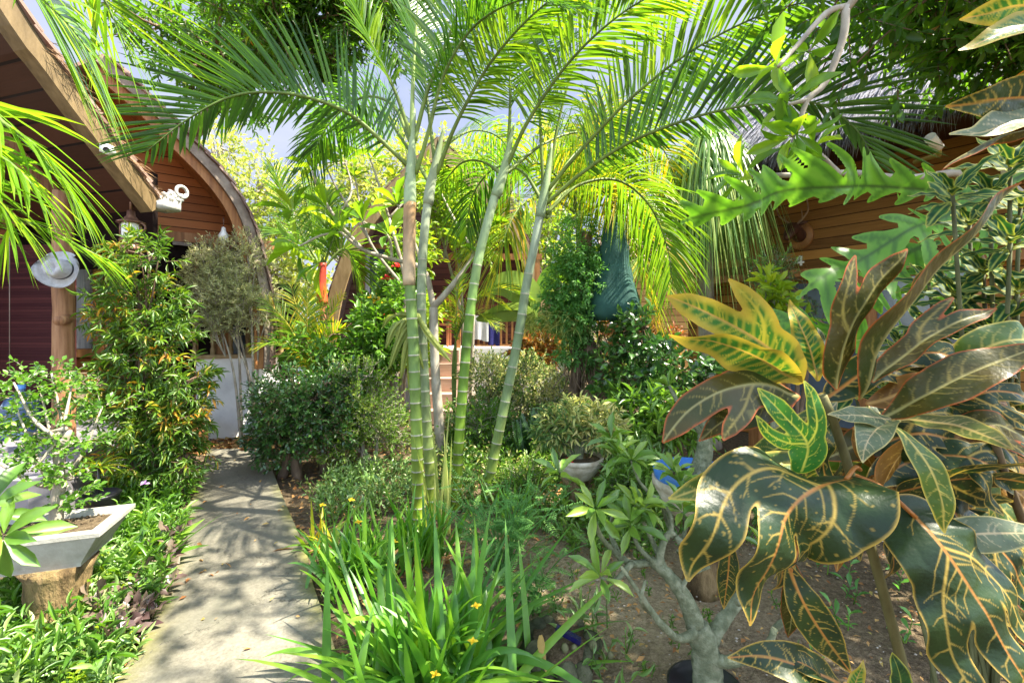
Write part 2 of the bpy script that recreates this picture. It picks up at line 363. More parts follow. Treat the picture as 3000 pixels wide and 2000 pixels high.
def concrete():
    m, nt, o, p = newmat('worn_concrete')
    tc = N(nt, 'ShaderNodeTexCoord')
    n1 = N(nt, 'ShaderNodeTexNoise', i_Scale=1.5, i_Detail=7.0, i_Roughness=0.62, i_Distortion=0.6); nt.links.new(tc.outputs['Object'], n1.inputs['Vector'])
    n2 = N(nt, 'ShaderNodeTexNoise', i_Scale=70.0, i_Detail=5.0, i_Roughness=0.7); nt.links.new(tc.outputs['Object'], n2.inputs['Vector'])
    n3 = N(nt, 'ShaderNodeTexNoise', i_Scale=5.0, i_Detail=6.0, i_Roughness=0.7); nt.links.new(tc.outputs['Object'], n3.inputs['Vector'])
    c = ramp(nt, n1.outputs[0], [(0.3, (0.10, 0.091, 0.068)), (0.5, (0.15, 0.139, 0.108)), (0.7, (0.215, 0.2, 0.16))]).outputs[0]
    f = ramp(nt, n2.outputs[0], [(0.3, (0.62, 0.62, 0.62)), (0.7, (1.25, 1.25, 1.25))]).outputs[0]
    c = mixc(nt, 1.0, c, f, 'MULTIPLY')
    at = N(nt, 'ShaderNodeAttribute', attribute_name='rnd')       # 1 at the slab's edges: moss and dirt
    ad = N(nt, 'ShaderNodeMath', operation='MULTIPLY'); nt.links.new(at.outputs['Fac'], ad.inputs[0])
    r3 = ramp(nt, n3.outputs[0], [(0.33, (0, 0, 0)), (0.55, (1, 1, 1))]); nt.links.new(r3.outputs[0], ad.inputs[1])
    c = mixc(nt, ad.outputs[0], c, (0.15, 0.145, 0.04, 1))
    n4 = N(nt, 'ShaderNodeTexNoise', i_Scale=0.9, i_Detail=8.0, i_Roughness=0.7, i_Distortion=1.5); nt.links.new(tc.outputs['Object'], n4.inputs['Vector'])
    r4 = ramp(nt, n4.outputs[0], [(0.42, (0, 0, 0)), (0.5, (0.0, 0.0, 0.0)), (0.62, (0.65, 0.65, 0.65))]); c = mixc(nt, r4.outputs[0], c, (0.12, 0.118, 0.09, 1))
    vc = N(nt, 'ShaderNodeTexVoronoi', i_Scale=0.55, feature='DISTANCE_TO_EDGE'); nzv = N(nt, 'ShaderNodeVectorMath', operation='MULTIPLY_ADD'); nzv.inputs[1].default_value = (.35, .35, .35); nt.links.new(n3.outputs['Color'], nzv.inputs[0]); nt.links.new(tc.outputs['Object'], nzv.inputs[2]); nt.links.new(nzv.outputs[0], vc.inputs['Vector'])
    lt5 = N(nt, 'ShaderNodeMath', operation='LESS_THAN', i_1=0.002); nt.links.new(vc.outputs['Distance'], lt5.inputs[0]); c = mixc(nt, lt5.outputs[0], c, (0.07, 0.065, 0.05, 1))
    nt.links.new(c, p.inputs['Base Color']); p.inputs['Roughness'].default_value = 0.62; p.inputs['Specular IOR Level'].default_value = 0.4
    b = N(nt, 'ShaderNodeBump', i_Strength=0.25, i_Distance=0.01); nt.links.new(n2.outputs[0], b.inputs['Height']); nt.links.new(b.outputs[0], p.inputs['Normal'])
    return m
M_conc = concrete()
mb = MB()
left = [G(150, 2150), G(350, 2000), G(440, 1840), G(470, 1740), G(500, 1640), G(540, 1520), G(585, 1420), G(606, 1335), G(609, 1322)]
right = [G(1110, 2150), G(1012, 2000), G(955, 1840), G(915, 1720), G(900, 1640), G(868, 1560), G(822, 1450), G(780, 1335), G(776, 1322)]
l = smooth_line(left, 40); r = smooth_line(right, 40); K = 9
V = []; rn = []
for k in range(K):
    t = k / (K - 1); q = l * (1 - t) + r * t; q[:, 2] = 0.035; V.append(q); rn.append(np.full(40, max(0, 1 - min(t, 1 - t) * 7)))
V = np.stack(V, 1).reshape(-1, 3); rn = np.stack(rn, 1).ravel()
i = np.arange(39)[:, None]; j = np.arange(K - 1)[None]
mb.add(V, np.stack([i * K + j, i * K + j + 1, (i + 1) * K + j + 1, (i + 1) * K + j], -1).reshape(-1, 4), rnd=rn)
for e in (l, r):
    a = e.copy(); a[:, 2] = 0.035; b = e.copy(); b[:, 2] = -0.06; mb.strip(a, b, rnd=1.0)
pth = mb.build('path', M_conc); pth['kind'] = 'structure'

# fallen leaves over the beds (nobody could count them)
M_lit = leafmat('dry_leaf', [(0, (0.16, 0.07, 0.03)), (0.4, (0.3, 0.17, 0.08)), (0.75, (0.45, 0.3, 0.15)), (1, (0.3, 0.3, 0.1))], (1.2, 1, 0.7), 0.2, 0.7, 0.3)
def path_side(x, y):
    """signed: inside the path or not"""
    xl = np.interp(y, l[::1, 1], l[:, 0]); xr = np.interp(y, r[:, 1], r[:, 0])
    return (x > xl) & (x < xr) & (y < l[-1, 1])
mb = MB(); pp = []
def litter(n, x0, x1, y0, y1, size=(0.02, 0.06)):
    q = np.stack([R.uniform(x0, x1, n), R.uniform(y0, y1, n), R.uniform(0.004, 0.02, n)], -1)
    q = q[~path_side(q[:, 0], q[:, 1]) | (R.random(n) < 0.06)]; ins = path_side(q[:, 0], q[:, 1]); q[ins, 2] = 0.045; n = len(q)
    d = R.normal(size=(n, 3)) * A(1, 1, 0.12); s_ = R.uniform(*size, n)
    mb.leaves(q, d, A(0, 0, 1) + R.normal(size=(n, 3)) * 0.35, s_, s_ * R.uniform(0.3, 0.6, n), T_SM)
litter(1500, -2.2, 0.9, 2.0, 5.5); litter(1500, -5, 2.5, 5.2, 8); litter(2200, 0.0, 3.5, 1.5, 5.0, (0.012, 0.04)); litter(900, -4.2, -1.5, 1.6, 5.5); litter(1500, -4.6, -2.6, 5.25, 6.2, (0.05, 0.12)); litter(700, -0.4, 2.6, 3.4, 5.6)
lt = mb.build('leaf_litter', M_lit); lt['kind'] = 'stuff'
lt['label'] = 'brown fallen leaves scattered over the soil of the beds'; lt['category'] = 'leaf litter'
# pebbles on the bare soil
mb = MB(); n = 500
M_peb = noisemat('pebble', [(0.3, (0.2, 0.16, 0.12)), (0.7, (0.5, 0.45, 0.37))], 12, 0.9, 0.2)
oc = (A((1, 0, 0), (-1, 0, 0), (0, 1, 0), (0, -1, 0), (0, 0, .7), (0, 0, -.7)), [], [(0, 2, 4), (2, 1, 4), (1, 3, 4), (3, 0, 4), (2, 0, 5), (1, 2, 5), (3, 1, 5), (0, 3, 5)])
q = np.stack([R.uniform(-0.4, 3, n), R.uniform(1.6, 4.2, n), np.full(n, 0.004)], -1); s_ = R.uniform(0.003, 0.011, (n, 1))
mb.inst(oc, q, A(1, 0, 0) * s_, A(0, 1, 0) * s_ * 0.8, A(0, 0, 1) * s_ * 0.7)
o = mb.build('pebbles', M_peb); o['kind'] = 'stuff'; o['label'] = 'small pebbles lying on the bare sandy soil'; o['category'] = 'pebbles'
# ------------------------------------------------------------------ materials for the houses
M_teak = plankmat('reddish_boards', (0.2, 0.062, 0.02), (0.56, 0.22, 0.075), (0.04, 0.014, 0.006), 0.11)
M_maroon = plankmat('maroon_blind', (0.03, 0.007, 0.009), (0.085, 0.024, 0.022), (0.010, 0.003, 0.003), 0.03, rough=0.7)
M_purple = plankmat('grey_red_boards', (0.12, 0.055, 0.055), (0.26, 0.13, 0.12), (0.03, 0.012, 0.012), 0.13)
M_olive = plankmat('honey_boards', (0.09, 0.038, 0.01), (0.44, 0.21, 0.05), (0.045, 0.018, 0.005), 0.12)
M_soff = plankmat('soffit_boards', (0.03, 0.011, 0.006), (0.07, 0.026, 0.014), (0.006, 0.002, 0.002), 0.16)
M_frame = noisemat('orange_wood', [(0.3, (0.22, 0.09, 0.03)), (0.55, (0.38, 0.17, 0.06)), (0.75, (0.5, 0.25, 0.1))], 3.0, 0.5, 0.15, 30, (8, 8, 0.6))
M_beam = noisemat('tan_beam', [(0.3, (0.24, 0.16, 0.07)), (0.55, (0.36, 0.25, 0.12)), (0.75, (0.46, 0.34, 0.18))], 3.0, 0.6, 0.2, 30, (4, 4, 1.0))
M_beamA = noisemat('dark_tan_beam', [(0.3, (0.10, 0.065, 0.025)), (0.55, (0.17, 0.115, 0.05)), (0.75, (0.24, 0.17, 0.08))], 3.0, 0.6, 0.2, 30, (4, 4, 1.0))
M_grey = noisemat('grey_board', [(0.3, (0.15, 0.11, 0.085)), (0.5, (0.25, 0.2, 0.16)), (0.75, (0.36, 0.3, 0.25))], 6, 0.75, 0.3, 30, (1, 1, 1))
M_post = noisemat('log_wood', [(0.3, (0.16, 0.07, 0.03)), (0.5, (0.3, 0.15, 0.07)), (0.75, (0.42, 0.24, 0.12))], 3.0, 0.55, 0.3, 25, (9, 9, 0.7))
M_white = noisemat('white_render', [(0.3, (0.6, 0.6, 0.6)), (0.5, (0.76, 0.76, 0.75)), (0.7, (0.82, 0.82, 0.81))], 2.0, 0.8, 0.15, 60)
M_porch = noisemat('grey_floor', [(0.3, (0.13, 0.125, 0.14)), (0.55, (0.2, 0.19, 0.21)), (0.75, (0.27, 0.26, 0.28))], 1.5, 0.5, 0.1, 60)
M_dark = plain('dark_room', (0.012, 0.007, 0.006), 0.9, 0.1)  # near-black colour painted in for the shade of unlit interiors
M_glass = plain('window_glass', (0.10, 0.13, 0.17), 0.08, 0.8)
M_curt = noisemat('lace_curtain', [(0.35, (0.42, 0.42, 0.5)), (0.6, (0.72, 0.72, 0.78))], 6.0, 0.8, 0.3, 20, (14, 14, 0.5))
M_metal = noisemat('old_brass', [(0.3, (0.1, 0.045, 0.03)), (0.7, (0.3, 0.16, 0.1))], 20, 0.45, 0.2, 60, metal=0.4)
M_lampg = plain('frosted_glass', (0.75, 0.74, 0.68), 0.25, 0.6)
M_plastic = plain('white_plastic', (0.78, 0.78, 0.74), 0.35)
M_black = plain('black_plastic', (0.015, 0.015, 0.018), 0.35)
M_felt = noisemat('grey_felt', [(0.3, (0.36, 0.36, 0.37)), (0.7, (0.5, 0.5, 0.51))], 30, 0.95, 0.4, 120)
M_orn = noisemat('white_plaster', [(0.3, (0.36, 0.35, 0.32)), (0.7, (0.5, 0.49, 0.46))], 20, 0.7, 0.3, 50)
M_fib = noisemat('palm_fibre', [(0.3, (0.1, 0.05, 0.02)), (0.7, (0.35, 0.22, 0.11))], 20, 0.95, 0.6, 60, (1, 1, 0.2))
def shingles():
    m, nt, o, p = newmat('wood_shingles')
    at = N(nt, 'ShaderNodeAttribute', attribute_name='rnd')
    c = ramp(nt, at.outputs['Fac'], [(0, (0.1, 0.06, 0.045)), (0.5, (0.22, 0.14, 0.11)), (1, (0.36, 0.25, 0.2))])
    nt.links.new(c.outputs[0], p.inputs['Base Color']); p.inputs['Roughness'].default_value = 0.85; return m
M_shin = shingles()
M_thatch = noisemat('grey_thatch', [(0.28, (0.2, 0.2, 0.24)), (0.5, (0.42, 0.42, 0.48)), (0.72, (0.6, 0.6, 0.66))], 5.0, 0.95, 1.0, 30, (7, 7, 1.2), bdist=0.05)

def arch_frames(ptsS, p0, n, nz=30):
    """right half of a curved gable from photo pixels, returned in plane coordinates (s along the facade, z), apex first"""
    n = nrm(n); u = nrm(np.cross(A(0, 0, 1), n)); W = np.array([plane_hit(x, y, p0, n) for x, y in ptsS])
    s = (W - p0) @ u; return smooth_line(np.stack([s, W[:, 2], 0 * s], -1), nz)[:, :2], u, n
def mirrored(c):
    s0 = c[0, 0]; m = c[::-1].copy(); m[:, 0] = 2 * s0 - m[:, 0]; return np.vstack([m[:-1], c])
def to3(c, p0, u): return np.asarray(p0, float)[None] * A(1, 1, 0) + c[:, :1] * u[None] + c[:, 1:2] * A(0, 0, 1)[None]
def offset_curve(c, d):
    t = nrm(np.gradient(c, axis=0)); nn = np.stack([-t[:, 1], t[:, 0]], -1); return c + nn * d
def shingle_roof(mb, c, p0, u, back, depth, mat=0, rowlen=0.2):
    """overlapping shingles over the curve c, running `depth` along `back`"""
    L = np.concatenate([[0], np.cumsum(np.linalg.norm(np.diff(c, axis=0), axis=1))])
    rows = np.arange(0, L[-1], rowlen); W = 0.16; k = int(depth / W)
    for rr in rows:
        a = A(np.interp(rr, L, c[:, 0]), np.interp(rr, L, c[:, 1])); b = A(np.interp(min(rr + rowlen * 1.25, L[-1]), L, c[:, 0]), np.interp(min(rr + rowlen * 1.25, L[-1]), L, c[:, 1]))
        y2 = nrm(b - a); y = y2[0] * u + y2[1] * A(0, 0, 1); x = nrm(back); z = np.cross(x, y)
        if z[2] < 0 and abs(y2[0]) > 0.05: z = -z
        for i in range(k):
            cc = to3(((a + b) / 2)[None], p0, u)[0] + x * (W * (i + 0.5)) + z * (0.02 + R.uniform(0, 0.012))
            yy = nrm(y + z * 0.1 * (1 if y2[1] < 0 else -1))
            mb.box(cc, (W * 0.48, rowlen * 0.62, 0.011), [x, yy, np.cross(x, yy)], mat)

# ================= house with the curved shingle roof (left)
pB = A(-5.04, 5.3, 0); nB = nrm(A(0.61, -0.793, 0))
hB = thing('wooden_house', 'reddish wooden house with curved shingle gable, lace-curtained window and dark doorway', 'house', pB)
fB = pB + nB * 0.85
cB, uB, _ = arch_frames([(305, 165), (393, 245), (460, 305), (522, 372), (576, 428), (647, 503), (712, 594), (752, 695), (778, 800), (795, 900), (800, 990), (800, 1080)], fB, nB)
full = mirrored(cB)
mb = MB(); shingle_roof(mb, cB, fB + nB * 0.06, uB, -nB, 1.9, 0)
sh = to3(offset_curve(full, 0.0), fB, uB); mb.shell(sh, sh - nB * 4.5, 0.03, 0); mb.build('roof', M_shin, hB, smooth=False)
mb = MB(); inner = offset_curve(cB, -0.10 if offset_curve(cB, -0.1)[5, 1] < cB[5, 1] else 0.10)
o3 = to3(cB, fB + nB * 0.02, uB); i3 = to3(inner, fB + nB * 0.02, uB)
for a, b in ((o3, i3),): mb.shell(a, b, 0.05)
mb.build('bargeboard', M_grey, hB, smooth=False)
mb = MB(); s0 = inner; i2 = offset_curve(cB, -0.20 if offset_curve(cB, -0.1)[5, 1] < cB[5, 1] else 0.20)
mb.shell(to3(inner, fB - nB * 0.05, uB), to3(i2, fB - nB * 0.05, uB), 0.04)
sf = to3(inner, fB - nB * 0.06, uB); mb.strip(sf, sf - nB * 0.8); mb.build('soffit', M_frame, hB, smooth=False)
mb = MB(); sgn = -1 if offset_curve(cB, -0.1)[5, 1] < cB[5, 1] else 1
gb = to3(offset_curve(full, sgn * 0.05), pB - nB * 0.02, uB); mb.prism(gb[::-1], -nB * 0.1); mb.build('gable_wall', M_teak, hB, smooth=False)
def wB(s, z, out=0.0): return pB + uB * s + nB * out + A(0, 0, z)
axB = [uB, nB, A(0, 0, 1)]
mb = MB(); mb.box(wB(0.6, 2.62, 0.03), (1.5, 0.05, 0.06), axB); mb.build('rail_beam', M_frame, hB, smooth=False)
# window with lace curtain
win = MB(); s_ = -0.05
for ds in (-0.22, 0.22): win.box(wB(s_ + ds, 1.85, 0.05), (0.045, 0.05, 0.72), axB)
for dz in (1.17, 2.53): win.box(wB(s_, dz, 0.05), (0.175, 0.05, 0.045), axB)
wf = win.build('window', M_frame, hB, smooth=False)
mb = MB(); mb.box(wB(s_, 1.85, 0.02), (0.17, 0.012, 0.63), axB); mb.build('curtain', M_curt, wf, smooth=False)
# door (dark sheet painted as the shade inside), its frame and the far window
mb = MB(); mb.box(wB(0.86, 1.5, 0.005), (0.42, 0.03, 1.05), axB); d_ = mb.build('doorway_shade', M_dark, hB, smooth=False)
mb = MB()
for ds in (0.37, 1.35): mb.box(wB(ds, 1.5, 0.05), (0.06, 0.05, 1.06), axB)
mb.box(wB(1.12, 1.5, 0.03), (0.02, 0.03, 1.05), axB, 0); mb.build('frame', M_frame, d_, smooth=False)
mb = MB(); mb.box(wB(1.62, 1.75, 0.02), (0.17, 0.03, 0.75), axB); w2 = mb.build('window', M_glass, hB, smooth=False)
mb = MB()
for ds in (1.44, 1.82): mb.box(wB(ds, 1.75, 0.05), (0.03, 0.04, 0.8), axB)
mb.build('frame', M_frame, w2, smooth=False)
# pale name board above the doorway (its writing is too worn to read)
mb = MB(); mb.box(wB(0.97, 2.53, 0.09), (0.1, 0.008, 0.022), axB); mb.build('name_board', M_grey, hB, smooth=False)
mb = MB(); mb.box(wB(0.0, 0.3, 0.35), (1.2, 0.3, 0.05), axB); mb.box(wB(0.0, 0.15, 0.5), (1.2, 0.3, 0.1), axB); mb.build('porch_step', M_frame, hB, smooth=False)
# front porch wall with balustrade
pw = thing('porch_wall', 'low white rendered porch wall with short wooden balusters, beside the fluffy grey-green shrub', 'wall', P(690, 1240, 6.1) * A(1, 1, 0))
a, b = P(606, 1000, 5.95), P(792, 1000, 6.25); y = nrm((b - a) * A(1, 1, 0)); nn = nrm(A(y[1], -y[0], 0)); c_ = (a + b) / 2
mb = MB(); mb.box(A(c_[0], c_[1], 0.5), (np.linalg.norm(b - a) / 2 + 0.1, 0.09, 0.56), [y, nn, A(0, 0, 1)])
mb.box(A(c_[0], c_[1], 0.35) + y * 0.65 + nn * 0.25, (0.3, 0.18, 0.4), [y, nn, A(0, 0, 1)]); mb.build('wall', M_white, pw, smooth=False)
mb = MB(); mb.box(A(c_[0], c_[1], 1.08), (np.linalg.norm(b - a) / 2 + 0.15, 0.12, 0.025), [y, nn, A(0, 0, 1)])
mb.box(A(c_[0], c_[1], 1.62), (np.linalg.norm(b - a) / 2 + 0.1, 0.05, 0.035), [y, nn, A(0, 0, 1)]); mb.build('rail', M_beam, pw, smooth=False)
for k in range(6):
    mb = MB(); q = c_ + y * (-0.5 + k * 0.2) ; mb.lathe(A(q[0], q[1], 1.105), [(0.03, 0), (0.035, 0.06), (0.02, 0.1), (0.032, 0.22), (0.022, 0.36), (0.034, 0.42), (0.03, 0.48)], 10); mb.build('baluster', M_beam, pw)
mb = MB(); mb.box(A(c_[0], c_[1], 1.2) - nn * 0.5, (0.7, 0.02, 0.9), [y, nn, A(0, 0, 1)]); mb.build('back_panel', M_dark, pw, smooth=False)  # dark sheet painted as the shaded void behind the balusters

# ================= nearer house whose eave hangs over the left edge
uA = nrm(A(0.3, 1, 0)); nA = nrm(A(1, -0.3, 0)); pA = A(-3.31, 4.2, 0)
hA = thing('porch_house', 'near house at left edge with tan curved eave beam, maroon soffit and dark slatted blind', 'house', A(-4.6, 4.2, 0))
W = np.array([plane_hit(x, y, pA, nA) for x, y in [(446, 620), (384, 540), (300, 432), (200, 300), (120, 190), (36, 80)]])
c = np.stack([(W - pA) @ uA, W[:, 2]], -1)
c = np.vstack([c, [[-1.45, 4.35], [-1.85, 4.75], [-2.2, 5.0]]]); c = smooth_line(np.hstack([c, 0 * c[:, :1]]), 30)[:, :2]
low = to3(c, pA, uA)
t2 = nrm(np.gradient(c, axis=0)); nn2 = np.stack([t2[:, 1], -t2[:, 0]], -1); nn2 = np.where((nn2[:, 1:2] < 0), -nn2, nn2)
up_ = to3(c + nn2 * 0.13, pA, uA)
mb = MB()
V = np.vstack([low, up_, up_ - nA * 0.15, low - nA * 0.15]); m_ = len(low); Q = []
for i in range(m_ - 1):
    for a_, b_ in ((0, 1), (1, 2), (2, 3), (3, 0)): Q.append((a_ * m_ + i, a_ * m_ + i + 1, b_ * m_ + i + 1, b_ * m_ + i))
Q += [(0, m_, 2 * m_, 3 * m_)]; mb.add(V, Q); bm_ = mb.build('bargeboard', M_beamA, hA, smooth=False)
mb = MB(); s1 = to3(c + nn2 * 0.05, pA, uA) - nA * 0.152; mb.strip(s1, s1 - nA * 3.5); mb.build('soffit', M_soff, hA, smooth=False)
mb = MB(); s2 = to3(c + nn2 * 0.137, pA, uA); mb.strip(s2 + nA * 0.02, s2 - nA * 3.7); cc2 = c + nn2 * 0.15; shingle_roof(mb, cc2, pA, uA, -nA, 0.6); mb.build('roof', M_shin, hA, smooth=False)
mb = MB()
for dd in (1.0, 1.9):
    s3 = to3(c - nn2 * 0.05, pA, uA) - nA * dd
    s4 = to3(c + nn2 * 0.06, pA, uA) - nA * dd
    mb.shell(s3, s4, 0.12)
mb.build('rafter', M_post, hA, smooth=False)
# fibre fringe and plaster ornament at the eave's end
mb = MB(); n = 500; ii = R.integers(0, 12, n); b0 = up_[ii] + R.normal(size=(n, 3)) * 0.02 + (up_[np.minimum(ii + 1, m_ - 1)] - up_[ii]) * R.random((n, 1)); b0 = b0 - nA * R.uniform(-0.05, 0.15, (n, 1))
dd = nrm(uA * 0.7 + nA * 0.4 - A(0, 0, 0.25) + R.normal(size=(n, 3)) * 0.3); mb.ribbons(b0, dd, R.normal(size=(n, 3)), R.uniform(0.06, 0.14, n), 0.006, 0.3, 2); mb.build('fibre_fringe', M_fib, hA)
mb = MB(); e0 = up_[0] + uA * 0.03
mb.box(e0 - nA * 0.03 + A(0, 0, -0.01), (0.09, 0.1, 0.035), [uA, nA, A(0, 0, 1)])
for k, (ds, dz, rr) in enumerate([(0.0, 0.05, .05), (0.05, 0.1, .055), (0.1, 0.06, .045), (0.14, 0.1, .05), (0.16, 0.16, .045), (0.12, 0.19, .03), (0.05, 0.16, .04), (-0.03, 0.13, .045), (0.1, 0.13, .04), (0.19, 0.11, .03)]):
    rr *= 0.5; ds *= .8; dz *= .8
    mb.lathe(e0 + uA * ds + A(0, 0, dz), [(rr * sin(t), -rr * cos(t)) for t in np.linspace(0.05, pi - 0.05, 7)], 9, wob=0.35)
th = np.linspace(0, 2 * pi * 1.1, 24); mb.tube(e0 + uA * (0.15 + 0.055 * np.cos(th))[:, None] + A(0, 0, 1) * (0.17 + 0.055 * np.sin(th))[:, None], 0.016, 7)
th = np.linspace(0, 2 * pi * 1.3, 26); rr_ = 0.02 + 0.03 * th / 8; mb.tube(e0 + uA * (0.04 + rr_ * np.cos(th))[:, None] + A(0, 0, 1) * (0.1 + rr_ * np.sin(th))[:, None], 0.013, 7)
for k in range(7): mb.tube(smooth_line([e0 + uA * (-.06 + .03 * k) + A(0, 0, .02), e0 + uA * (-.05 + .035 * k) + A(0, 0, .07 + .01 * k), e0 + uA * (-.02 + .035 * k) + A(0, 0, .09 + .012 * k)], 6), np.linspace(.016, .006, 6), 6)
mb.build('ornament', M_orn, hA)
# security camera
cm = thing('security_camera', 'small white round security camera fixed under the tan eave beam', 'camera', P(318, 442, 3.72))
mb = MB(); k0 = P(318, 442, 3.72); mb.box(k0 + A(-0.05, 0.04, 0.03), (0.035, 0.03, 0.03)); mb.tube([k0 + A(-0.05, 0.06, 0.02), k0 + A(-0.02, 0.02, 0.0)], 0.014, 8); mb.build('bracket', M_plastic, cm)
ax = nrm(A(0.35, -1, -0.15)); xx = nrm(np.cross(ax, A(0, 0, 1))); axm = [xx, np.cross(ax, xx), ax]
mb = MB(); mb.lathe(k0, [(0.0, -0.05), (0.032, -0.05), (0.036, 0.02), (0.032, 0.035), (0.024, 0.037)], 20, axis=axm); mb.build('housing', M_plastic, cm)
mb = MB(); mb.lathe(k0 + ax * 0.001, [(0.024, 0.036), (0.02, 0.03), (0.0, 0.033)], 18, axis=axm); mb.build('lens', M_black, cm)
# blind, post, porch slab
bl0 = A(-4.42, 4.55, 0); ee = nrm(A(-1, 0.12, 0)); en = nrm(A(-0.12, -1, 0))
mb = MB(); mb.box(bl0 + ee * 1.3 + A(0, 0, 1.35), (1.35, 0.02, 0.95), [ee, en, A(0, 0, 1)]); bl = mb.build('blind', M_maroon, hA, smooth=False)
mb = MB(); q = P(28, 900, 4.4); mb.tube([q + A(0, 0, 0.9), q + A(0, 0, -0.65)], 0.004, 5); mb.build('cord', M_grey, bl)
mb = MB(); mb.box(bl0 + ee * 1.3 - en * 0.35 + A(0, 0, 2.6), (1.9, 0.03, 0.5), [ee, en, A(0, 0, 1)]); mb.build('back_wall', M_dark, hA, smooth=False)  # dark sheet standing in for the shaded interior above the blind
mb = MB(); pc = P(190, 940, 4.3); pz = np.linspace(0.35, 2.75, 14); wobx = np.cumsum(R.normal(size=14)) * 0.004
mb.tube(np.stack([pc[0] + wobx, pc[1] + 0 * pz, pz], -1), 0.085 - 0.004 * (pz - 0.4), 16, wob=0.05); po = mb.build('post', M_post, hA)
mb = MB(); mb.tube([pc + A(0.06, -0.03, 0.02), pc + A(0.085, -0.15, 0.0)], [0.042, 0.044], 12); mb.build('peg', M_post, po)
porch = [A(-6.5, 3.0, 0.42), A(-3.35, 3.15, 0.42), A(-3.3, 3.25, .42), A(-3.95, 4.55, 0.42), A(-4.2, 5.1, 0.42), A(-6.5, 6.4, 0.42)]
mb = MB(); mb.prism(porch, A(0, 0, -0.45)); mb.build('porch_floor', M_porch, hA, smooth=False)

# hat on the post
ht = thing('hat', 'grey felt hat with dark band hung on the round porch post', 'hat', P(180, 790, 4.1))
hc = P(180, 790, 4.12); ax = nrm(A(0.18, -1, 0.15)); xx = nrm(np.cross(A(0, 0, 1), ax)); axm = [xx, np.cross(ax, xx), ax]
mb = MB(); prof = [(0.182, 0.012), (0.185, 0.018), (0.16, 0.0), (0.125, -0.008), (0.098, 0.0), (0.092, 0.03), (0.086, 0.09), (0.072, 0.118), (0.04, 0.112), (0.0, 0.095)]
mb.lathe(hc, prof, 36, axis=axm)
V = np.array(mb.V[0]); q = (V - hc) @ np.array(axm).T; rr = np.hypot(q[:, 0], q[:, 1]); an = np.arctan2(q[:, 1], q[:, 0])
q[:, 2] += np.where(rr > 0.11, 0.03 * ((rr - 0.11) / 0.07) ** 1.5 * (0.6 + np.cos(2 * an)), 0); q[:, 1] *= 0.92
q[:, 2] -= np.where(rr < 0.075, 0.025 * np.exp(-(q[:, 0] / 0.02) ** 2), 0); q[:, 0] *= np.where(q[:, 2] > 0.03, 1 - 0.25 * np.clip(q[:, 1] / 0.1, 0, 1), 1)
mb.V[0] = hc + q @ np.array(axm); mb.build('brim_and_crown', M_felt, ht)
mb = MB(); mb.lathe(hc, [(0.1, 0.002), (0.0965, 0.012), (0.0955, 0.016)], 36, axis=axm); mb.V[0] = hc + ((mb.V[0] - hc) @ np.array(axm).T * A(1, .92, 1)) @ np.array(axm); mb.build('band', M_black, ht)

# hanging lantern at the eave end, and the wall lamp beneath the gable
lt_ = thing('hanging_lantern', 'brown metal and glass lantern hanging under the end of the eave beam', 'lantern', P(388, 640, 4.25))
q = P(384, 665, 4.25)
mb = MB(); mb.lathe(q, [(0.0, 0.16), (0.03, 0.15), (0.035, 0.1), (0.05, 0.085), (0.055, 0.07), (0.11, 0.045), (0.112, 0.035), (0.085, 0.03)], 20)
mb.lathe(q, [(0.085, -0.11), (0.09, -0.13), (0.07, -0.15), (0.075, -0.17), (0.1, -0.2), (0.1, -0.22), (0.03, -0.25), (0, -0.25)], 20); mb.tube([q + A(0, 0, 0.15), q + A(0, 0, 0.32)], 0.012, 8)
for k in range(6):
    an = k * pi / 3; v = A(cos(an), sin(an), 0) * 0.084; mb.tube([q + v + A(0, 0, 0.035), q + v + A(0, 0, -0.12)], 0.006, 6)
th = np.linspace(-0.2, pi * 0.9, 10); mb.tube(q + A(0.1, -0.02, 0.03) + np.stack([0.05 * np.sin(th), 0 * th, 0.04 * np.cos(th) - 0.04], -1), 0.008, 6)
mb.build('metal_frame', M_metal, lt_)
mb = MB(); mb.lathe(q, [(0.07, 0.035), (0.078, 0.0), (0.078, -0.07), (0.072, -0.11)], 18); mb.build('glass', M_lampg, lt_)
wl = thing('wall_lamp', 'small curled wall lamp with pale shade low under the shingle gable', 'lamp', wB(1.95, 2.6, 0.3))
q = plane_hit(655, 690, fB - nB * 0.2, nB)
mb = MB(); mb.lathe(q, [(0.0, 0.11), (0.02, 0.1), (0.03, 0.05), (0.06, 0.0), (0.055, -0.05), (0.02, -0.1), (0.0, -0.11)], 14); mb.build('shade', M_lampg, wl)
mb = MB(); th = np.linspace(0, 4.5, 18); mb.tube(q + A(0, 0, -0.16) + uB * (-0.12 * np.cos(th * 0.7))[:, None] * 0.8 + A(0, 0, 1) * (-0.06 * np.sin(th))[:, None], 0.009, 6); mb.tube([q + A(0, 0, 0.1), q + A(0, 0, 0.22)], 0.008, 6); mb.build('bracket', M_metal, wl)

# water bottle on the porch
M_water = plain('blue_bottle_plastic', (0.07, 0.12, 0.22), 0.15, 0.6)
wj = P(62, 1300, 4.35); wj[2] = 0.42
jb = thing('water_bottle', 'large blue plastic water bottle standing on the porch floor', 'water bottle', wj)
mb = MB(); mb.lathe(wj, [(0.0, 0.0), (0.125, 0.0), (0.14, 0.02), (0.14, 0.09), (0.13, 0.105), (0.14, 0.12), (0.14, 0.2), (0.13, 0.215), (0.14, 0.23), (0.14, 0.31), (0.11, 0.37), (0.05, 0.42), (0.03, 0.44), (0.03, 0.49), (0.026, 0.5), (0, 0.5)], 28); mb.build('bottle', M_water, jb)
mb = MB(); mb.lathe(wj, [(0.033, 0.465), (0.034, 0.505), (0.0, 0.508)], 18); mb.build('cap', plain('blue_cap', (0.1, 0.3, 0.7), 0.4), jb)

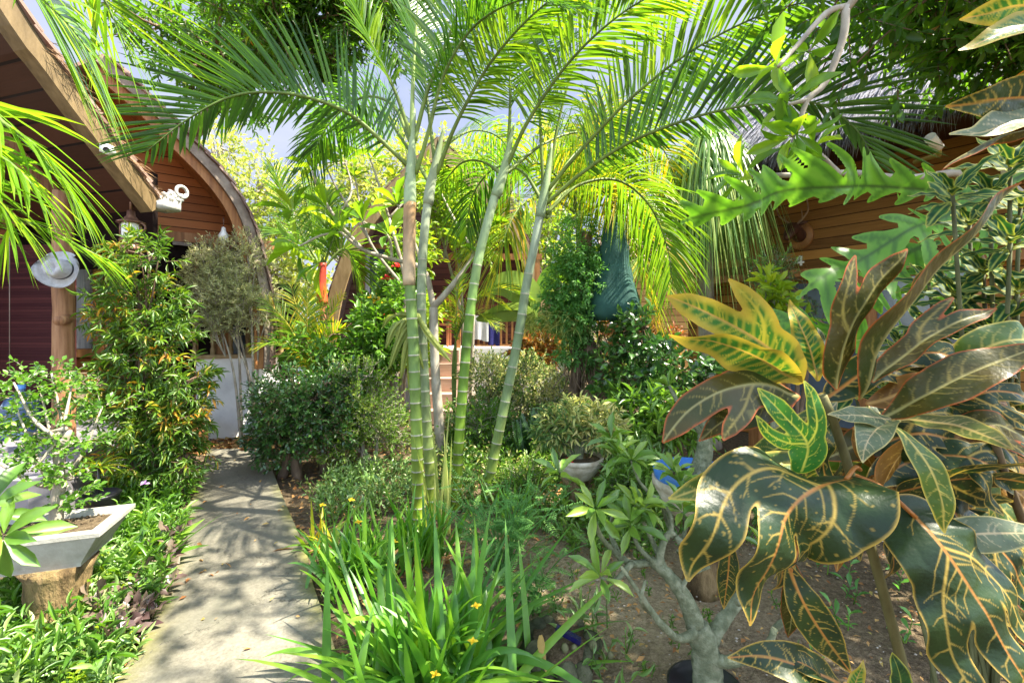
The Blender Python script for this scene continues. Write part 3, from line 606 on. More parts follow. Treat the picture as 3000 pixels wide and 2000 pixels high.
# ================= house in the middle distance
pC = A(-1.6, 9.6, 0); nC = A(0, -1, 0)
hC = thing('wooden_house', 'distant grey-red boarded house with pale curved gable board behind the plumeria branches', 'house', pC)
fC = pC + nC * 0.8
cC, uC, _ = arch_frames([(1285, 405), (1210, 478), (1130, 560), (1060, 645), (1010, 740), (975, 840), (955, 930), (945, 1030)], fC, nC)
fullC = mirrored(cC); sg = -1 if offset_curve(cC, -0.1)[8, 1] < cC[8, 1] else 1
mb = MB()
for h_ in (cC, mirrored(cC)[:len(cC)][::-1]): shingle_roof(mb, h_, fC + nC * 0.05, uC, -nC, 0.9)
sh = to3(fullC, fC, uC); mb.shell(sh, sh - nC * 5, 0.04); mb.build('roof', M_shin, hC, smooth=False)
mb = MB(); mb.shell(to3(fullC, fC + nC * .02, uC), to3(offset_curve(fullC, sg * 0.26 if offset_curve(fullC, sg * .1)[20, 1] < fullC[20, 1] else -sg * 0.26), fC + nC * .02, uC), 0.05); mb.build('bargeboard', M_beam, hC, smooth=False)
mb = MB(); mb.prism(to3(fullC, pC, uC)[::-1], -nC * 0.1); mb.build('gable_wall', M_purple, hC, smooth=False)
def wC(sx, sy, out=0.03): return plane_hit(sx, sy, pC + nC * out, nC)
q = wC(1078, 835); mb = MB(); mb.box(q + A(0.16, 0, 0), (0.22, 0.03, 0.78)); w_ = mb.build('window', M_glass, hC, smooth=False)
mb = MB()
for dx in (-0.1, 0.42): mb.box(q + A(dx, -0.03, 0), (0.05, 0.04, 0.82))
mb.box(q + A(0.16, -0.03, 0.8), (0.21, 0.04, 0.05)); mb.build('frame', M_frame, w_, smooth=False)
mb = MB(); mb.box(q + A(0.0, -0.035, 0), (0.045, 0.01, 0.76)); mb.build('curtain', M_curt, w_, smooth=False)
# its porch: floor, post, railing, steps, back wall
zf = 1.08; mb = MB(); x0, x1 = -1.9, 0.55
mb.box(A((x0 + x1) / 2, 8.75, zf / 2), ((x1 - x0) / 2, 0.75, zf / 2)); mb.build('porch_base', M_white, hC, smooth=False)
mb = MB(); mb.box(A((x0 + x1) / 2, 9.35, 2.2), ((x1 - x0) / 2, 0.03, 1.15)); mb.build('porch_back_wall', plankmat('dark_red_boards', (0.05, 0.014, 0.01), (0.12, 0.04, 0.025), (0.015, 0.004, 0.003), 0.12), hC, smooth=False)
q = P(1342, 950, 8.1); mb = MB(); mb.box(A(q[0], 8.1, zf + 0.7), (0.045, 0.045, 0.9)); mb.box(A(x1 - 0.1, 8.1, zf + 0.7), (0.045, 0.045, 0.9)); mb.box(A((x0 + x1) / 2, 8.1, zf + 1.62), ((x1 - x0) / 2 - .02, 0.05, 0.05)); mb.build('porch_post', M_frame, hC, smooth=False)
rl = P(1392, 940, 8.06); rr_ = P(1560, 940, 8.06); mb = MB(); mb.box(A((rl[0] + rr_[0]) / 2, 8.06, 1.62), ((rr_[0] - rl[0]) / 2, 0.03, 0.025)); mb.box(A((rl[0] + rr_[0]) / 2, 8.06, 1.13), ((rr_[0] - rl[0]) / 2, 0.025, 0.02))
rail = mb.build('railing', M_frame, hC, smooth=False)
for k in range(10):
    mb = MB(); mb.box(A(rl[0] + 0.06 + k * (rr_[0] - rl[0] - 0.12) / 9, 8.06, 1.37), (0.018, 0.018, 0.225)); mb.build('baluster', M_frame, rail, smooth=False)
M_step = noisemat('pale_step_wood', [(0.3, (0.32, 0.2, 0.15)), (0.7, (0.5, 0.34, 0.26))], 4, 0.7, 0.2, 30, (0.5, 8, 8))
xa, xb = P(1245, 0, 8)[0], P(1345, 0, 8)[0]
for k in range(5):
    mb = MB(); z1 = zf - 0.02 - k * 0.215; mb.box(A((xa + xb) / 2, 7.9 - k * 0.24, z1 / 2), ((xb - xa) / 2 + 0.02, 0.119, z1 / 2)); mb.build('step', M_step, hC, smooth=False)
# chair and towels on that porch
M_chair = noisemat('red_brown_wood', [(0.3, (0.2, 0.06, 0.025)), (0.7, (0.4, 0.15, 0.06))], 6, 0.5, 0.1, 40)
ch = thing('porch_chair', 'red-brown slat-back wooden chair on the distant porch above the pale steps', 'chair', A(P(1282, 0, 8.7)[0], 8.7, zf))
cx = P(1282, 0, 8.7)[0]
mb = MB(); mb.box(A(cx, 8.7, zf + 0.42), (0.24, 0.22, 0.025)); mb.build('seat', M_chair, ch, smooth=False)
mb = MB()
for k in range(4): mb.box(A(cx, 8.91, zf + 0.52 + k * 0.13), (0.21, 0.012, 0.03))
mb.build('backrest', M_chair, ch, smooth=False)
for dx in (-0.22, 0.22):
    mb = MB(); mb.box(A(cx + dx, 8.5, zf + 0.2), (0.02, 0.02, 0.2)); mb.build('leg', M_chair, ch, smooth=False)
    mb = MB(); mb.box(A(cx + dx, 8.91, zf + 0.5), (0.02, 0.02, 0.5)); mb.build('leg', M_chair, ch, smooth=False)
def cloth(name, label, sx, w_, h_, c):
    q = P(sx, 0, 8.02); n = 15; xs = np.linspace(-w_ / 2, w_ / 2, n); zs = np.linspace(0, -h_, 8); X, Z = np.meshgrid(xs, zs)
    ph = R.random() * 6; Yy = 0.012 * np.sin(X * 40 + ph) * (-Z / h_) - 0.035; Z = Z - 0.06 * np.abs(X) / w_ * (-Z / h_) + 0.02 * np.sin(X * 17 + ph) * (Z / h_)
    i = np.arange(7)[:, None]; j = np.arange(n - 1)[None]; mb = MB()
    mb.add(np.stack([q[0] + X, 8.06 + Yy, 1.655 + Z], -1), np.stack([i * n + j, i * n + j + 1, (i + 1) * n + j + 1, (i + 1) * n + j], -1).reshape(-1, 4))
    mb.add(np.stack([q[0] + xs, 8.06 + 0 * xs + 0.03, 1.655 + 0 * xs], -1).tolist() + np.stack([q[0] + xs, 8.06 + 0 * xs - 0.035, 1.655 + 0 * xs], -1).tolist(), [(k, k + 1, n + k + 1, n + k) for k in range(n - 1)])
    tag(mb.build(name, noisemat(label[:12], [(0.3, tuple(x * .85 for x in c)), (0.7, c)], 20, 0.95, 0.3, 80)), label, 'towel')
cloth('towel', 'white towel hung over the distant porch railing', 1408, 0.3, 0.42, (0.75, 0.75, 0.8))
cloth('towel', 'navy blue cloth hung on the distant porch railing beside a white one', 1447, 0.2, 0.5, (0.03, 0.03, 0.16))

# ================= thatched house on the right
tD = A(-0.579, 0.816, 0); nD = nrm(A(-0.816, -0.579, 0)); pD = A(3.59, 5.7, 0); axD = [tD, nD, A(0, 0, 1)]
hD = thing('thatched_house', 'honey-brown boarded house under grey thatch with a deer trophy on its wall', 'house', pD)
def wD(sx, sy, out=0.03): return plane_hit(sx, sy, pD + nD * out, nD)
mb = MB(); mb.box(pD + tD * -1.3 + A(0, 0, 2.75), (2.9, 0.05, 0.62), axD); mb.box(pD + tD * -1.3 + A(0, 0, 3.8), (2.9, 0.05, 0.43), axD); mb.build('wall', M_olive, hD, smooth=False)
mb = MB(); mb.box(pD + tD * -1.3 - nD * 0.12 + A(0, 0, 1.0), (2.9, 0.04, 1.13), axD); mb.build('lower_wall', M_olive, hD, smooth=False)
mb = MB(); mb.box(pD + tD * -1.3 + nD * 0.06 + A(0, 0, 2.13), (2.9, 0.06, 0.045), axD); mb.build('lintel_beam', M_frame, hD, smooth=False)
for sx in (2420, 2690):
    q = wD(sx, 900, -0.06); q[2] = 1.15; mb = MB(); mb.box(q, (0.42, 0.025, 0.86), axD); w_ = mb.build('window', M_glass, hD, smooth=False)
    mb = MB()
    for dx in (-0.46, 0.46): mb.box(q + tD * dx + nD * .03, (0.05, 0.05, 0.9), axD)
    mb.build('frame', M_frame, w_, smooth=False)
mb = MB(); q = wD(2065, 860); q[2] = 1.4; mb.box(q, (0.07, 0.09, 1.4), axD); q = wD(2215, 860, 0.6); q[2] = 1.4; mb.box(q, (0.06, 0.06, 1.4), axD); mb.build('post', M_frame, hD, smooth=False)
# thatch: a sloping body with a ragged fringe
e0 = pD + nD * 0.75 + tD * 1.25 + A(0, 0, 3.42); e1 = pD + nD * 0.75 - tD * 3.2 + A(0, 0, 3.42); rg = -nD * 2.6 + A(0, 0, 2.5)
mb = MB(); mb.prism([e0, e1, e1 + rg, e0 + rg], nrm(np.cross(tD, rg)) * (-0.18 if np.cross(tD, rg)[2] < 0 else 0.18))
n = 9000; tt = R.random(n); hh = R.random(n) ** 1.2; tn = nrm(np.cross(tD, rg)); tn = tn if tn[2] > 0 else -tn
b0 = e0 + (e1 - e0) * tt[:, None] + rg * (hh * 1.0)[:, None] + tn * 0.18; mb.ribbons(b0, -rg / np.linalg.norm(rg) + R.normal(size=(n, 3)) * 0.09 + tn * 0.05, np.tile(tD, (n, 1)) + R.normal(size=(n, 3)) * 0.3, R.uniform(0.25, 0.5, n), R.uniform(0.008, 0.022, n), 0.06, 2, fold=0)
n = 2600; tt = R.random(n); b0 = e0 + (e1 - e0) * tt[:, None] + tn * R.uniform(0.05, 0.18, n)[:, None]
mb.ribbons(b0, -rg / np.linalg.norm(rg) * 0.7 + A(0, 0, -0.6) + R.normal(size=(n, 3)) * 0.2, R.normal(size=(n, 3)), R.uniform(0.08, 0.3, n), R.uniform(0.006, 0.014, n), 0.3, 3, fold=0)
mb.build('thatch_roof', M_thatch, hD)
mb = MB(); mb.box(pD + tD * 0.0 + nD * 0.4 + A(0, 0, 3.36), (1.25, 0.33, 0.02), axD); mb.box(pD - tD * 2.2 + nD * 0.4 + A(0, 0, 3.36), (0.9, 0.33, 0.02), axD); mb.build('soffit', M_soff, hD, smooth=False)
mb = MB(); b0 = e0 + tD * 0.06; mb.beam(b0 + A(0, 0, -.05), b0 + rg + A(0, 0, -.05), 0.05, 0.3, up=tD); mb.build('bargeboard', M_grey, hD, smooth=False)
# figure 4
q = wD(2341, 764, 0.062); rt = -tD; f4 = [(.012, -.055), (.034, -.055), (.034, .055), (.008, .055), (-.042, -.012), (-.042, -.028), (.05, -.028), (.05, -.012), (-.018, -.012), (.012, .03)]
def stroke(mb, a_, b_, w_, k): mb.beam(q + rt * a_[0] + A(0, 0, a_[1]), q + rt * b_[0] + A(0, 0, b_[1]), 0.012 + k, w_, up=tuple(rt) if abs(a_[0] - b_[0]) < 1e-6 else (0, 0, 1))
mb = MB(); stroke(mb, (.022, -.06), (.022, .06), .022, 0); stroke(mb, (-.05, -.022), (.055, -.022), .02, .003); stroke(mb, (-.042, -.02), (.02, .058), .02, .006); mb.build('house_number', M_plastic, hD, smooth=False)
# electric meter box, lamp
q = wD(2993, 472, 0.1); mx = thing('meter_box', 'cream plastic meter box with rounded corners and dark window on honey boards', 'meter box', q)
def rrect(w_, h_, r_, n=6):
    out = []
    for cx_, cy_, a0 in ((w_ - r_, h_ - r_, 0), (-w_ + r_, h_ - r_, pi / 2), (-w_ + r_, -h_ + r_, pi), (w_ - r_, -h_ + r_, 1.5 * pi)):
        for k in range(n + 1): out.append((cx_ + r_ * cos(a0 + k * pi / 2 / n), cy_ + r_ * sin(a0 + k * pi / 2 / n)))
    return out
M_cream = plain('cream_plastic', (0.62, 0.6, 0.42), 0.4)
mb = MB(); mb.prism([q + tD * a_ + A(0, 0, b_) for a_, b_ in rrect(0.13, 0.15, 0.04)], -nD * 0.09); mb.build('case', M_cream, mx, smooth=False)
mb = MB(); mb.prism([q + nD * 0.004 + tD * (a_ - 0.03) + A(0, 0, b_ + 0.01) for a_, b_ in rrect(0.05, 0.035, 0.008)], -nD * 0.012); mb.build('window', M_black, mx, smooth=False)
mb = MB(); q2 = q + tD * 0.16 - A(0, 0, 0.16); mb.lathe(q2, [(0.0, 0.03), (0.035, 0.025), (0.045, 0.0), (0.0, -0.005)], 14); mb.tube([q - A(0, 0, 0.14), q - A(0, 0, .2) + tD * .05, q2], 0.012, 7); mb.build('cable', M_grey, mx)
q = P(2735, 415, 3.5); sp_ = thing('spotlight', 'short white cylinder spotlight on the brown wall under the vines', 'lamp', q)
ax = nrm(A(-0.8, -0.35, 0.42)); xx = nrm(np.cross(ax, A(0, 0, 1))); axm = [xx, np.cross(ax, xx), ax]
mb = MB(); mb.lathe(q, [(0.0, -0.08), (0.034, -0.08), (0.038, 0.06), (0.033, 0.064), (0.03, 0.02), (0, 0.02)], 28, axis=axm); mb.build('shade', M_plastic, sp_)
mb = MB(); mb.tube([q - ax * 0.08, q - ax * 0.14 + A(0.03, 0.06, 0), q + A(0.3, 0.5, 0.02)], 0.018, 8); mb.build('bracket', plain('brass_fitting', (0.4, 0.27, 0.06), 0.4, metal=0.3), sp_)

# deer trophy
M_deer = noisemat('dark_deer_wood', [(0.3, (0.03, 0.012, 0.008)), (0.7, (0.09, 0.035, 0.02))], 14, 0.5, 0.2, 50)
M_plq = noisemat('plaque_wood', [(0.3, (0.16, 0.07, 0.02)), (0.7, (0.32, 0.15, 0.05))], 8, 0.45, 0.1, 40)
q = wD(2345, 692, 0.07); dt = thing('deer_trophy', 'carved dark deer head with pale antlers on a round wooden plaque', 'trophy', q)
axm = [tD, A(0, 0, 1), nD]
mb = MB(); mb.lathe(q, [(0.0, 0.03), (0.1, 0.03), (0.135, 0.02), (0.145, 0.0), (0.145, -0.02), (0, -0.02)], 26, axis=axm); mb.V[-1][:, 2] = q[2] + (mb.V[-1][:, 2] - q[2]) * 1.15; mb.build('plaque', M_plq, dt)
mb = MB(); mb.tube([q, q + nD * 0.08 + A(0, 0, 0.02), q + nD * 0.16 + A(0, 0, 0.07), q + nD * 0.22 + A(0, 0, 0.07), q + nD * 0.3 + A(0, 0, 0.0), q + nD * 0.36 + A(0, 0, -0.06), q + nD * 0.38 + A(0, 0, -0.075)], [0.085, 0.075, 0.07, 0.075, 0.055, 0.04, 0.015], 14)
for s_ in (-1, 1): mb.tube([q + nD * 0.18 + A(0, 0, 0.1) + tD * s_ * 0.05, q + nD * 0.17 + A(0, 0, 0.13) + tD * s_ * 0.1, q + nD * 0.16 + A(0, 0, 0.13) + tD * s_ * 0.15], [0.015, 0.025, 0.004], 8)
mb.build('head', M_deer, dt)
M_ant = noisemat('antler', [(0.3, (0.12, 0.07, 0.04)), (0.7, (0.36, 0.24, 0.14))], 14, 0.6, 0.2, 50)
for s_ in (-1, 1):
    mb = MB(); b0 = q + nD * 0.17 + A(0, 0, 0.12) + tD * s_ * 0.035
    pts = [b0, b0 + tD * s_ * 0.06 + A(0, 0, 0.06), b0 + tD * s_ * 0.13 + A(0, 0, 0.14) + nD * 0.03, b0 + tD * s_ * 0.13 + A(0, 0, 0.24) + nD * 0.06, b0 + tD * s_ * 0.08 + A(0, 0, 0.33) + nD * 0.08]
    mb.tube(smooth_line(pts, 12), np.linspace(0.014, 0.004, 12), 7)
    for k, (f, dz) in enumerate(((1, 0.1), (2, 0.11), (3, 0.07))): mb.tube([pts[f], pts[f] + nD * 0.06 + A(0, 0, dz) + tD * s_ * 0.01], [0.009, 0.003], 6)
    mb.build('antler', M_ant, dt)

# ================= small bits of buildings between the trunks
hE = thing('slatted_shed', 'small yellow-brown slatted wooden shed glimpsed behind the trailing palm', 'shed', A(4.0, 9.5, 0))
mb = MB(); mb.box(A(3.3, 9.6, 1.35), (1.1, 0.05, 1.35)); mb.build('wall', plankmat('pale_slats', (0.28, 0.16, 0.05), (0.5, 0.33, 0.12), (0.07, 0.03, 0.01), 0.14), hE, smooth=False)
mb = MB(); mb.prism([A(2.0, 9.2, 2.7), A(4.6, 9.2, 2.7), A(4.6, 10.8, 3.5), A(2.0, 10.8, 3.5)], A(0, 0, 0.06)); mb.build('roof', M_shin, hE, smooth=False)
def brick():
    m, nt, o, p = newmat('pink_brick'); tc = N(nt, 'ShaderNodeTexCoord'); mp = N(nt, 'ShaderNodeMapping'); mp.inputs['Rotation'].default_value = (pi / 2, 0, 0); nt.links.new(tc.outputs['Object'], mp.inputs[0])
    b = N(nt, 'ShaderNodeTexBrick', i_Scale=4.0); b.inputs['Color1'].default_value = (0.42, 0.2, 0.16, 1); b.inputs['Color2'].default_value = (0.55, 0.32, 0.27, 1); b.inputs['Mortar'].default_value = (0.6, 0.55, 0.5, 1)
    nt.links.new(mp.outputs[0], b.inputs['Vector']); nt.links.new(b.outputs[0], p.inputs['Base Color']); p.inputs['Roughness'].default_value = 0.9; return m
bw = thing('brick_wall', 'pink brick garden wall glimpsed between the palm fronds', 'wall', A(4.5, 11.0, 0))
mb = MB(); mb.box(A(4.6, 11.2, 1.6), (1.6, 0.12, 1.6)); mb.build('wall', brick(), bw, smooth=False)
mb = MB(); mb.box(A(4.6, 11.2, 3.23), (1.65, 0.16, 0.03)); mb.build('coping', M_white, bw, smooth=False)
gw = thing('gate_pillar', 'short white rendered garden pillar standing among bushes behind the palms', 'pillar', P(1618, 1210, 7.0) * A(1, 1, 0))
q = P(1618, 1000, 7.0); mb = MB(); mb.box(A(q[0], q[1], 0.6), (0.17, 0.12, 0.6)); mb.build('shaft', M_white, gw, smooth=False)
mb = MB(); mb.box(A(q[0], q[1], 1.23), (0.21, 0.16, 0.03)); mb.build('cap', M_white, gw, smooth=False)
# ------------------------------------------------------------------ palms
M_frond = leafmat('palm_leaflet', [(0, (0.018, 0.06, 0.014)), (0.5, (0.035, 0.11, 0.018)), (1, (0.07, 0.17, 0.02))], (3.0, 2.9, 1.0), 0.44, 0.34, 0.5)
M_frondY = leafmat('yellow_palm_leaflet', [(0, (0.07, 0.19, 0.02)), (0.6, (0.15, 0.27, 0.025)), (0.88, (0.38, 0.38, 0.03)), (1, (0.5, 0.36, 0.03))], (1.9, 1.8, 0.8), 0.5, 0.4, 0.5)
M_frondL = leafmat('light_palm_leaflet', [(0, (0.04, 0.11, 0.012)), (0.6, (0.09, 0.21, 0.02)), (1, (0.2, 0.32, 0.03))], (2.3, 2.25, 0.8), 0.46, 0.26, 0.7)
def trunkmat(name, rough=0.45, bump=0.2, scale=9, stretch=(1, 1, 0.35), lo=0.5, hi=1.3):
    return noisemat(name, [(0.28, (lo,) * 3), (0.5, (0.95,) * 3), (0.72, (hi,) * 3)], scale, rough, bump, 30, stretch, usecol=True, spec=0.2)
M_ptrunk = trunkmat('palm_stem'); M_rachis = trunkmat('palm_rachis', 0.5, 0.05)
M_bark = noisemat('pale_bark', [(0.28, (0.16, 0.13, 0.10)), (0.5, (0.31, 0.27, 0.21)), (0.72, (0.47, 0.43, 0.35))], 9, 0.8, 0.4, 30, (1, 1, 0.6))
M_gbark = noisemat('green_grey_bark', [(0.28, (0.08, 0.095, 0.05)), (0.5, (0.17, 0.19, 0.11)), (0.72, (0.32, 0.33, 0.22))], 24, 0.8, 0.8, 60, bdist=.02)
M_dbark = noisemat('brown_bark', [(0.28, (0.07, 0.045, 0.03)), (0.5, (0.15, 0.1, 0.065)), (0.72, (0.26, 0.18, 0.12))], 9, 0.85, 0.6, 25, (1, 1, 0.5))

def frond(parent, pts, L=0.6, roll=0.0, n=60, w=0.028, mat=None, start=0.22, vee=0.45, g=0.22, fwd=(1.15, 0.55), rr=(0.012, 0.003), col=((0.16, 0.22, 0.05), (0.10, 0.16, 0.04)), segs=5, rnd=(0, 1), jit=0.1, name='frond', close=1.0, ratio=(1, 1)):
    n = int(n * 1.2); w = w * 0.72; rr = (rr[0] * 1.5, rr[1])
    """pinnate leaf: bent midrib with two ranks of leaflets"""
    c = smooth_line(pts, 40); m = len(c)
    mb = MB(); k = np.linspace(0, 1, m)
    mb.tube(c, rr[0] + (rr[1] - rr[0]) * k, 6, 1, col=np.array(col[0]) * (1 - k[:, None]) + np.array(col[1]) * k[:, None])
    tg = nrm(np.gradient(c, axis=0))
    for sgn in (-1, 1):
        t = np.clip(np.linspace(start, 0.995, n) + R.normal(size=n) * 0.004, start, 1)
        x = t * (m - 1); i0 = np.clip(x.astype(int), 0, m - 2); f = (x - i0)[:, None]
        b = c[i0] * (1 - f) + c[i0 + 1] * f; T = nrm(tg[i0] * (1 - f) + tg[i0 + 1] * f)
        s0 = nrm(np.cross(T, A(0, 0, 1)) + A(1e-4, 0, 0)); u0 = np.cross(s0, T)
        ro = radians(roll); S = s0 * cos(ro) + u0 * sin(ro); U = u0 * cos(ro) - s0 * sin(ro)
        q = (t - start) / (1 - start)
        prof = np.sin(pi * np.clip(0.12 + 0.8 * q, 0, 1)) ** 0.7
        ang = fwd[0] + (fwd[1] - fwd[0]) * q + R.normal(size=n) * jit * 0.6
        ang = ang * close
        d = T * np.cos(ang)[:, None] + (S * sgn * cos(vee) + U * sin(vee)) * np.sin(ang)[:, None] + R.normal(size=(n, 3)) * jit * 0.5
        side = np.cross(d, U + S * 0.2 * sgn)
        Ls = L * prof * R.uniform(0.9, 1.08, n) * (ratio[0] if sgn < 0 else ratio[1])
        mb.ribbons(b, d, np.cross(d, nrm(U)), Ls, w * (0.45 + 0.55 * prof), g * R.uniform(0.6, 1.5, n), segs, rnd=np.clip(R.uniform(rnd[0], rnd[1], n), 0, 1), fold=0.35, tip=0.75)
    return mb.build(name, [mat or M_frond, M_rachis], parent)
def DD(*pts): return [D(x, y, d) for x, y, d in pts]
def ringed(parent, pts, r0, r1, c_low, c_mid, c_top, spacing=0.085, sheath=None):
    """palm stem with raised pale leaf-scar rings"""
    c = smooth_line(pts, 60); L = np.concatenate([[0], np.cumsum(np.linalg.norm(np.diff(c, axis=0), axis=1))]); tot = L[-1]
    zs = [0]; cols = []; rad = []
    s = 0.0; st = [(0, 0)]
    while s < tot * 0.8:
        st += [(s, 0), (s + 0.004, 1), (s + 0.010, 1), (s + 0.014, 0)]; s += spacing * (1 + 0.9 * s / tot) * R.uniform(0.85, 1.15)
    st += [(x, 0) for x in np.linspace(tot * 0.8, tot, 14)]
    st = sorted(set(st)); P_ = []; 
    for s, rg in st:
        s = min(s, tot); P_.append([np.interp(s, L, c[:, k]) for k in range(3)]); f = s / tot
        base = np.array(c_low) * (1 - min(f / 0.45, 1)) + np.array(c_mid) * min(f / 0.45, 1) if f < 0.6 else np.array(c_mid) * (1 - (f - 0.6) / 0.4) + np.array(c_top) * (f - 0.6) / 0.4
        cols.append(np.array((0.42, 0.41, 0.31)) * R.uniform(.6, 1.1) if rg else base * R.uniform(0.94, 1.06)); rad.append((r0 + (r1 - r0) * f ** 0.8 + 0.012 * max(0, 0.08 - f) / 0.08) * (1.035 if rg else 1))
    mb = MB(); mb.tube(P_, rad, 20, col=np.array(cols), cap=True); o = mb.build('trunk', M_ptrunk, parent)
    return c, o
GRN = (0.20, 0.27, 0.018); MID = (0.13, 0.21, 0.06); TOP = (0.26, 0.34, 0.2)

def crownshaft(parent, pts, r, col, name='crownshaft'):
    c = smooth_line(pts, 14); k = np.linspace(0, 1, 14); mb = MB(); rad = np.interp(k, [0, .1, .4, .75, 1], [r * 1.0, r * 1.06, r * 0.85, r * 0.5, r * 0.2]) if name == 'crownshaft' else np.interp(k, [0, .1, 1], [r, r * 1.02, r * .98])
    mb.tube(c, rad, 18, col=np.array([np.array(col[0]) * (1 - x) + np.array(col[1]) * x for x in k])); return mb.build(name, M_ptrunk, parent)

FR1 = (1.1, 0.45); FR4 = (0.3, 1.05)
# four tall stems in the middle of the bed
p1 = thing('palm_tree', 'tall palm stem with a tan papery sheath, leftmost of the four ringed stems', 'palm', D(962, 1205, 3.4), 'ringed palms in the central bed')
ringed(p1, DD((963, 1215, 3.4), (957, 1000, 3.4), (950, 800, 3.4), (941, 640, 3.4), (940, 500, 3.4), (941, 400, 3.4)), 0.046, 0.037, GRN, MID, MID)
crownshaft(p1, DD((939.5, 655, 3.398), (940, 560, 3.398), (941, 480, 3.4), (942, 465, 3.4)), 0.0465, ((0.40, 0.31, 0.2), (0.30, 0.18, 0.08)), 'papery_sheath')
crownshaft(p1, DD((941, 478, 3.4), (943, 400, 3.4), (947, 330, 3.4), (952, 250, 3.4)), 0.044, (TOP, (0.3, 0.38, 0.2)))
kw = dict(n=64)
frond(p1, DD((941, 385, 3.4), (880, 327, 3.34), (800, 260, 3.25), (700, 222, 3.15), (600, 212, 3.1), (520, 226, 3.05), (430, 275, 3.0), (340, 345, 2.97)), 0.66, -68, 58, 0.034, g=0.12, vee=0.3, start=0.12, fwd=(1.2, 0.5), ratio=FR1)
frond(p1, DD((946, 320, 3.4), (905, 205, 3.35), (850, 95, 3.25), (800, -20, 3.15), (740, -120, 3.0)), 0.5, 60, 50, 0.03, g=0.3, start=0.3, close=0.7, mat=M_frondL)
frond(p1, DD((950, 330, 3.4), (985, 200, 3.4), (1040, 60, 3.35), (1090, -70, 3.3), (1160, -190, 3.2)), 0.6, 40, 60, 0.03, mat=M_frondL, start=0.25)
frond(p1, DD((955, 400, 3.4), (985, 300, 3.36), (1020, 170, 3.3), (1090, 60, 3.2), (1200, 0, 3.0), (1310, 20, 2.8)), 0.55, -30, 60, 0.03, start=0.3)
frond(p1, DD((945, 330, 3.42), (900, 240, 3.7), (830, 225, 4.0), (760, 280, 4.3), (720, 350, 4.4)), 0.5, -40, 50, 0.03, start=0.2, g=0.4)
mb = MB(); mb.tube(smooth_line(DD((945, 330, 3.4), (950, 150, 3.4), (962, -30, 3.4)), 12), np.linspace(0.02, 0.004, 12), 8, col=(0.3, 0.4, 0.14)); mb.build('spear_leaf', M_rachis, p1)

p2 = thing('palm_tree', 'palm stem standing close behind the papery-sheathed one, blotched grey-green', 'palm', D(990, 1195, 3.62), 'ringed palms in the central bed')
ringed(p2, DD((996, 1200, 3.58), (982, 1000, 3.6), (975, 880, 3.6), (968, 720, 3.6), (970, 600, 3.62), (978, 500, 3.64), (988, 430, 3.65)), 0.043, 0.034, GRN, (0.17, 0.22, 0.12), (0.3, 0.34, 0.24))
crownshaft(p2, DD((983, 470, 3.645), (990, 420, 3.65), (1002, 370, 3.65), (1020, 290, 3.65)), 0.041, ((0.3, 0.34, 0.24), (0.25, 0.32, 0.14)))
frond(p2, DD((1003, 400, 3.65), (1050, 280, 3.55), (1130, 140, 3.4), (1240, 20, 3.2), (1370, -60, 3.0)), 0.62, 20, 64, 0.03, mat=M_frondL, start=0.25)
frond(p2, DD((1000, 385, 3.65), (985, 260, 3.75), (965, 110, 3.9), (930, -30, 4.1)), 0.6, -10, 55, 0.03, start=0.25)
frond(p2, DD((990, 425, 3.66), (930, 330, 4.0), (870, 255, 4.3), (790, 250, 4.6), (720, 320, 4.8), (690, 390, 4.9)), 0.55, -55, 56, 0.03, start=0.25, g=0.35)
frond(p2, DD((1000, 390, 3.66), (1030, 330, 4.0), (1090, 300, 4.4), (1150, 320, 4.7), (1190, 390, 4.9)), 0.45, 20, 46, 0.022, start=0.3, g=0.5, mat=M_frondL)

p3 = thing('palm_tree', 'bright green ringed palm stem leaning right, third of the four', 'palm', D(1048, 1165, 3.72), 'ringed palms in the central bed')
ringed(p3, DD((1046, 1170, 3.72), (1055, 1000, 3.72), (1068, 830, 3.72), (1082, 700, 3.73), (1100, 590, 3.74), (1128, 480, 3.75), (1145, 430, 3.76)), 0.044, 0.036, (0.19, 0.28, 0.018), (0.13, 0.24, 0.04), (0.35, 0.43, 0.28))
crownshaft(p3, DD((1138, 452, 3.755), (1152, 410, 3.76), (1163, 370, 3.77), (1180, 285, 3.78)), 0.043, (TOP, (0.3, 0.38, 0.18)))
frond(p3, DD((1163, 385, 3.77), (1215, 275, 3.65), (1310, 140, 3.45), (1430, 30, 3.2), (1560, -40, 3.0)), 0.6, 30, 64, 0.03, mat=M_frondL, start=0.22)
frond(p3, DD((1166, 370, 3.78), (1172, 210, 3.8), (1162, 60, 3.85), (1130, -80, 3.9)), 0.62, 5, 60, 0.03, start=0.25, mat=M_frondL)
frond(p3, DD((1160, 400, 3.78), (1250, 330, 4.1), (1340, 305, 4.4), (1420, 350, 4.7), (1460, 430, 4.9)), 0.55, 45, 54, 0.026, start=0.2, g=0.5, mat=M_frondY, rnd=(0, 0.6))
frond(p3, DD((1158, 405, 3.78), (1110, 372, 4.0), (1060, 375, 4.2), (1010, 430, 4.4)), 0.35, -20, 40, 0.02, start=0.2, g=0.5, mat=M_frondL)

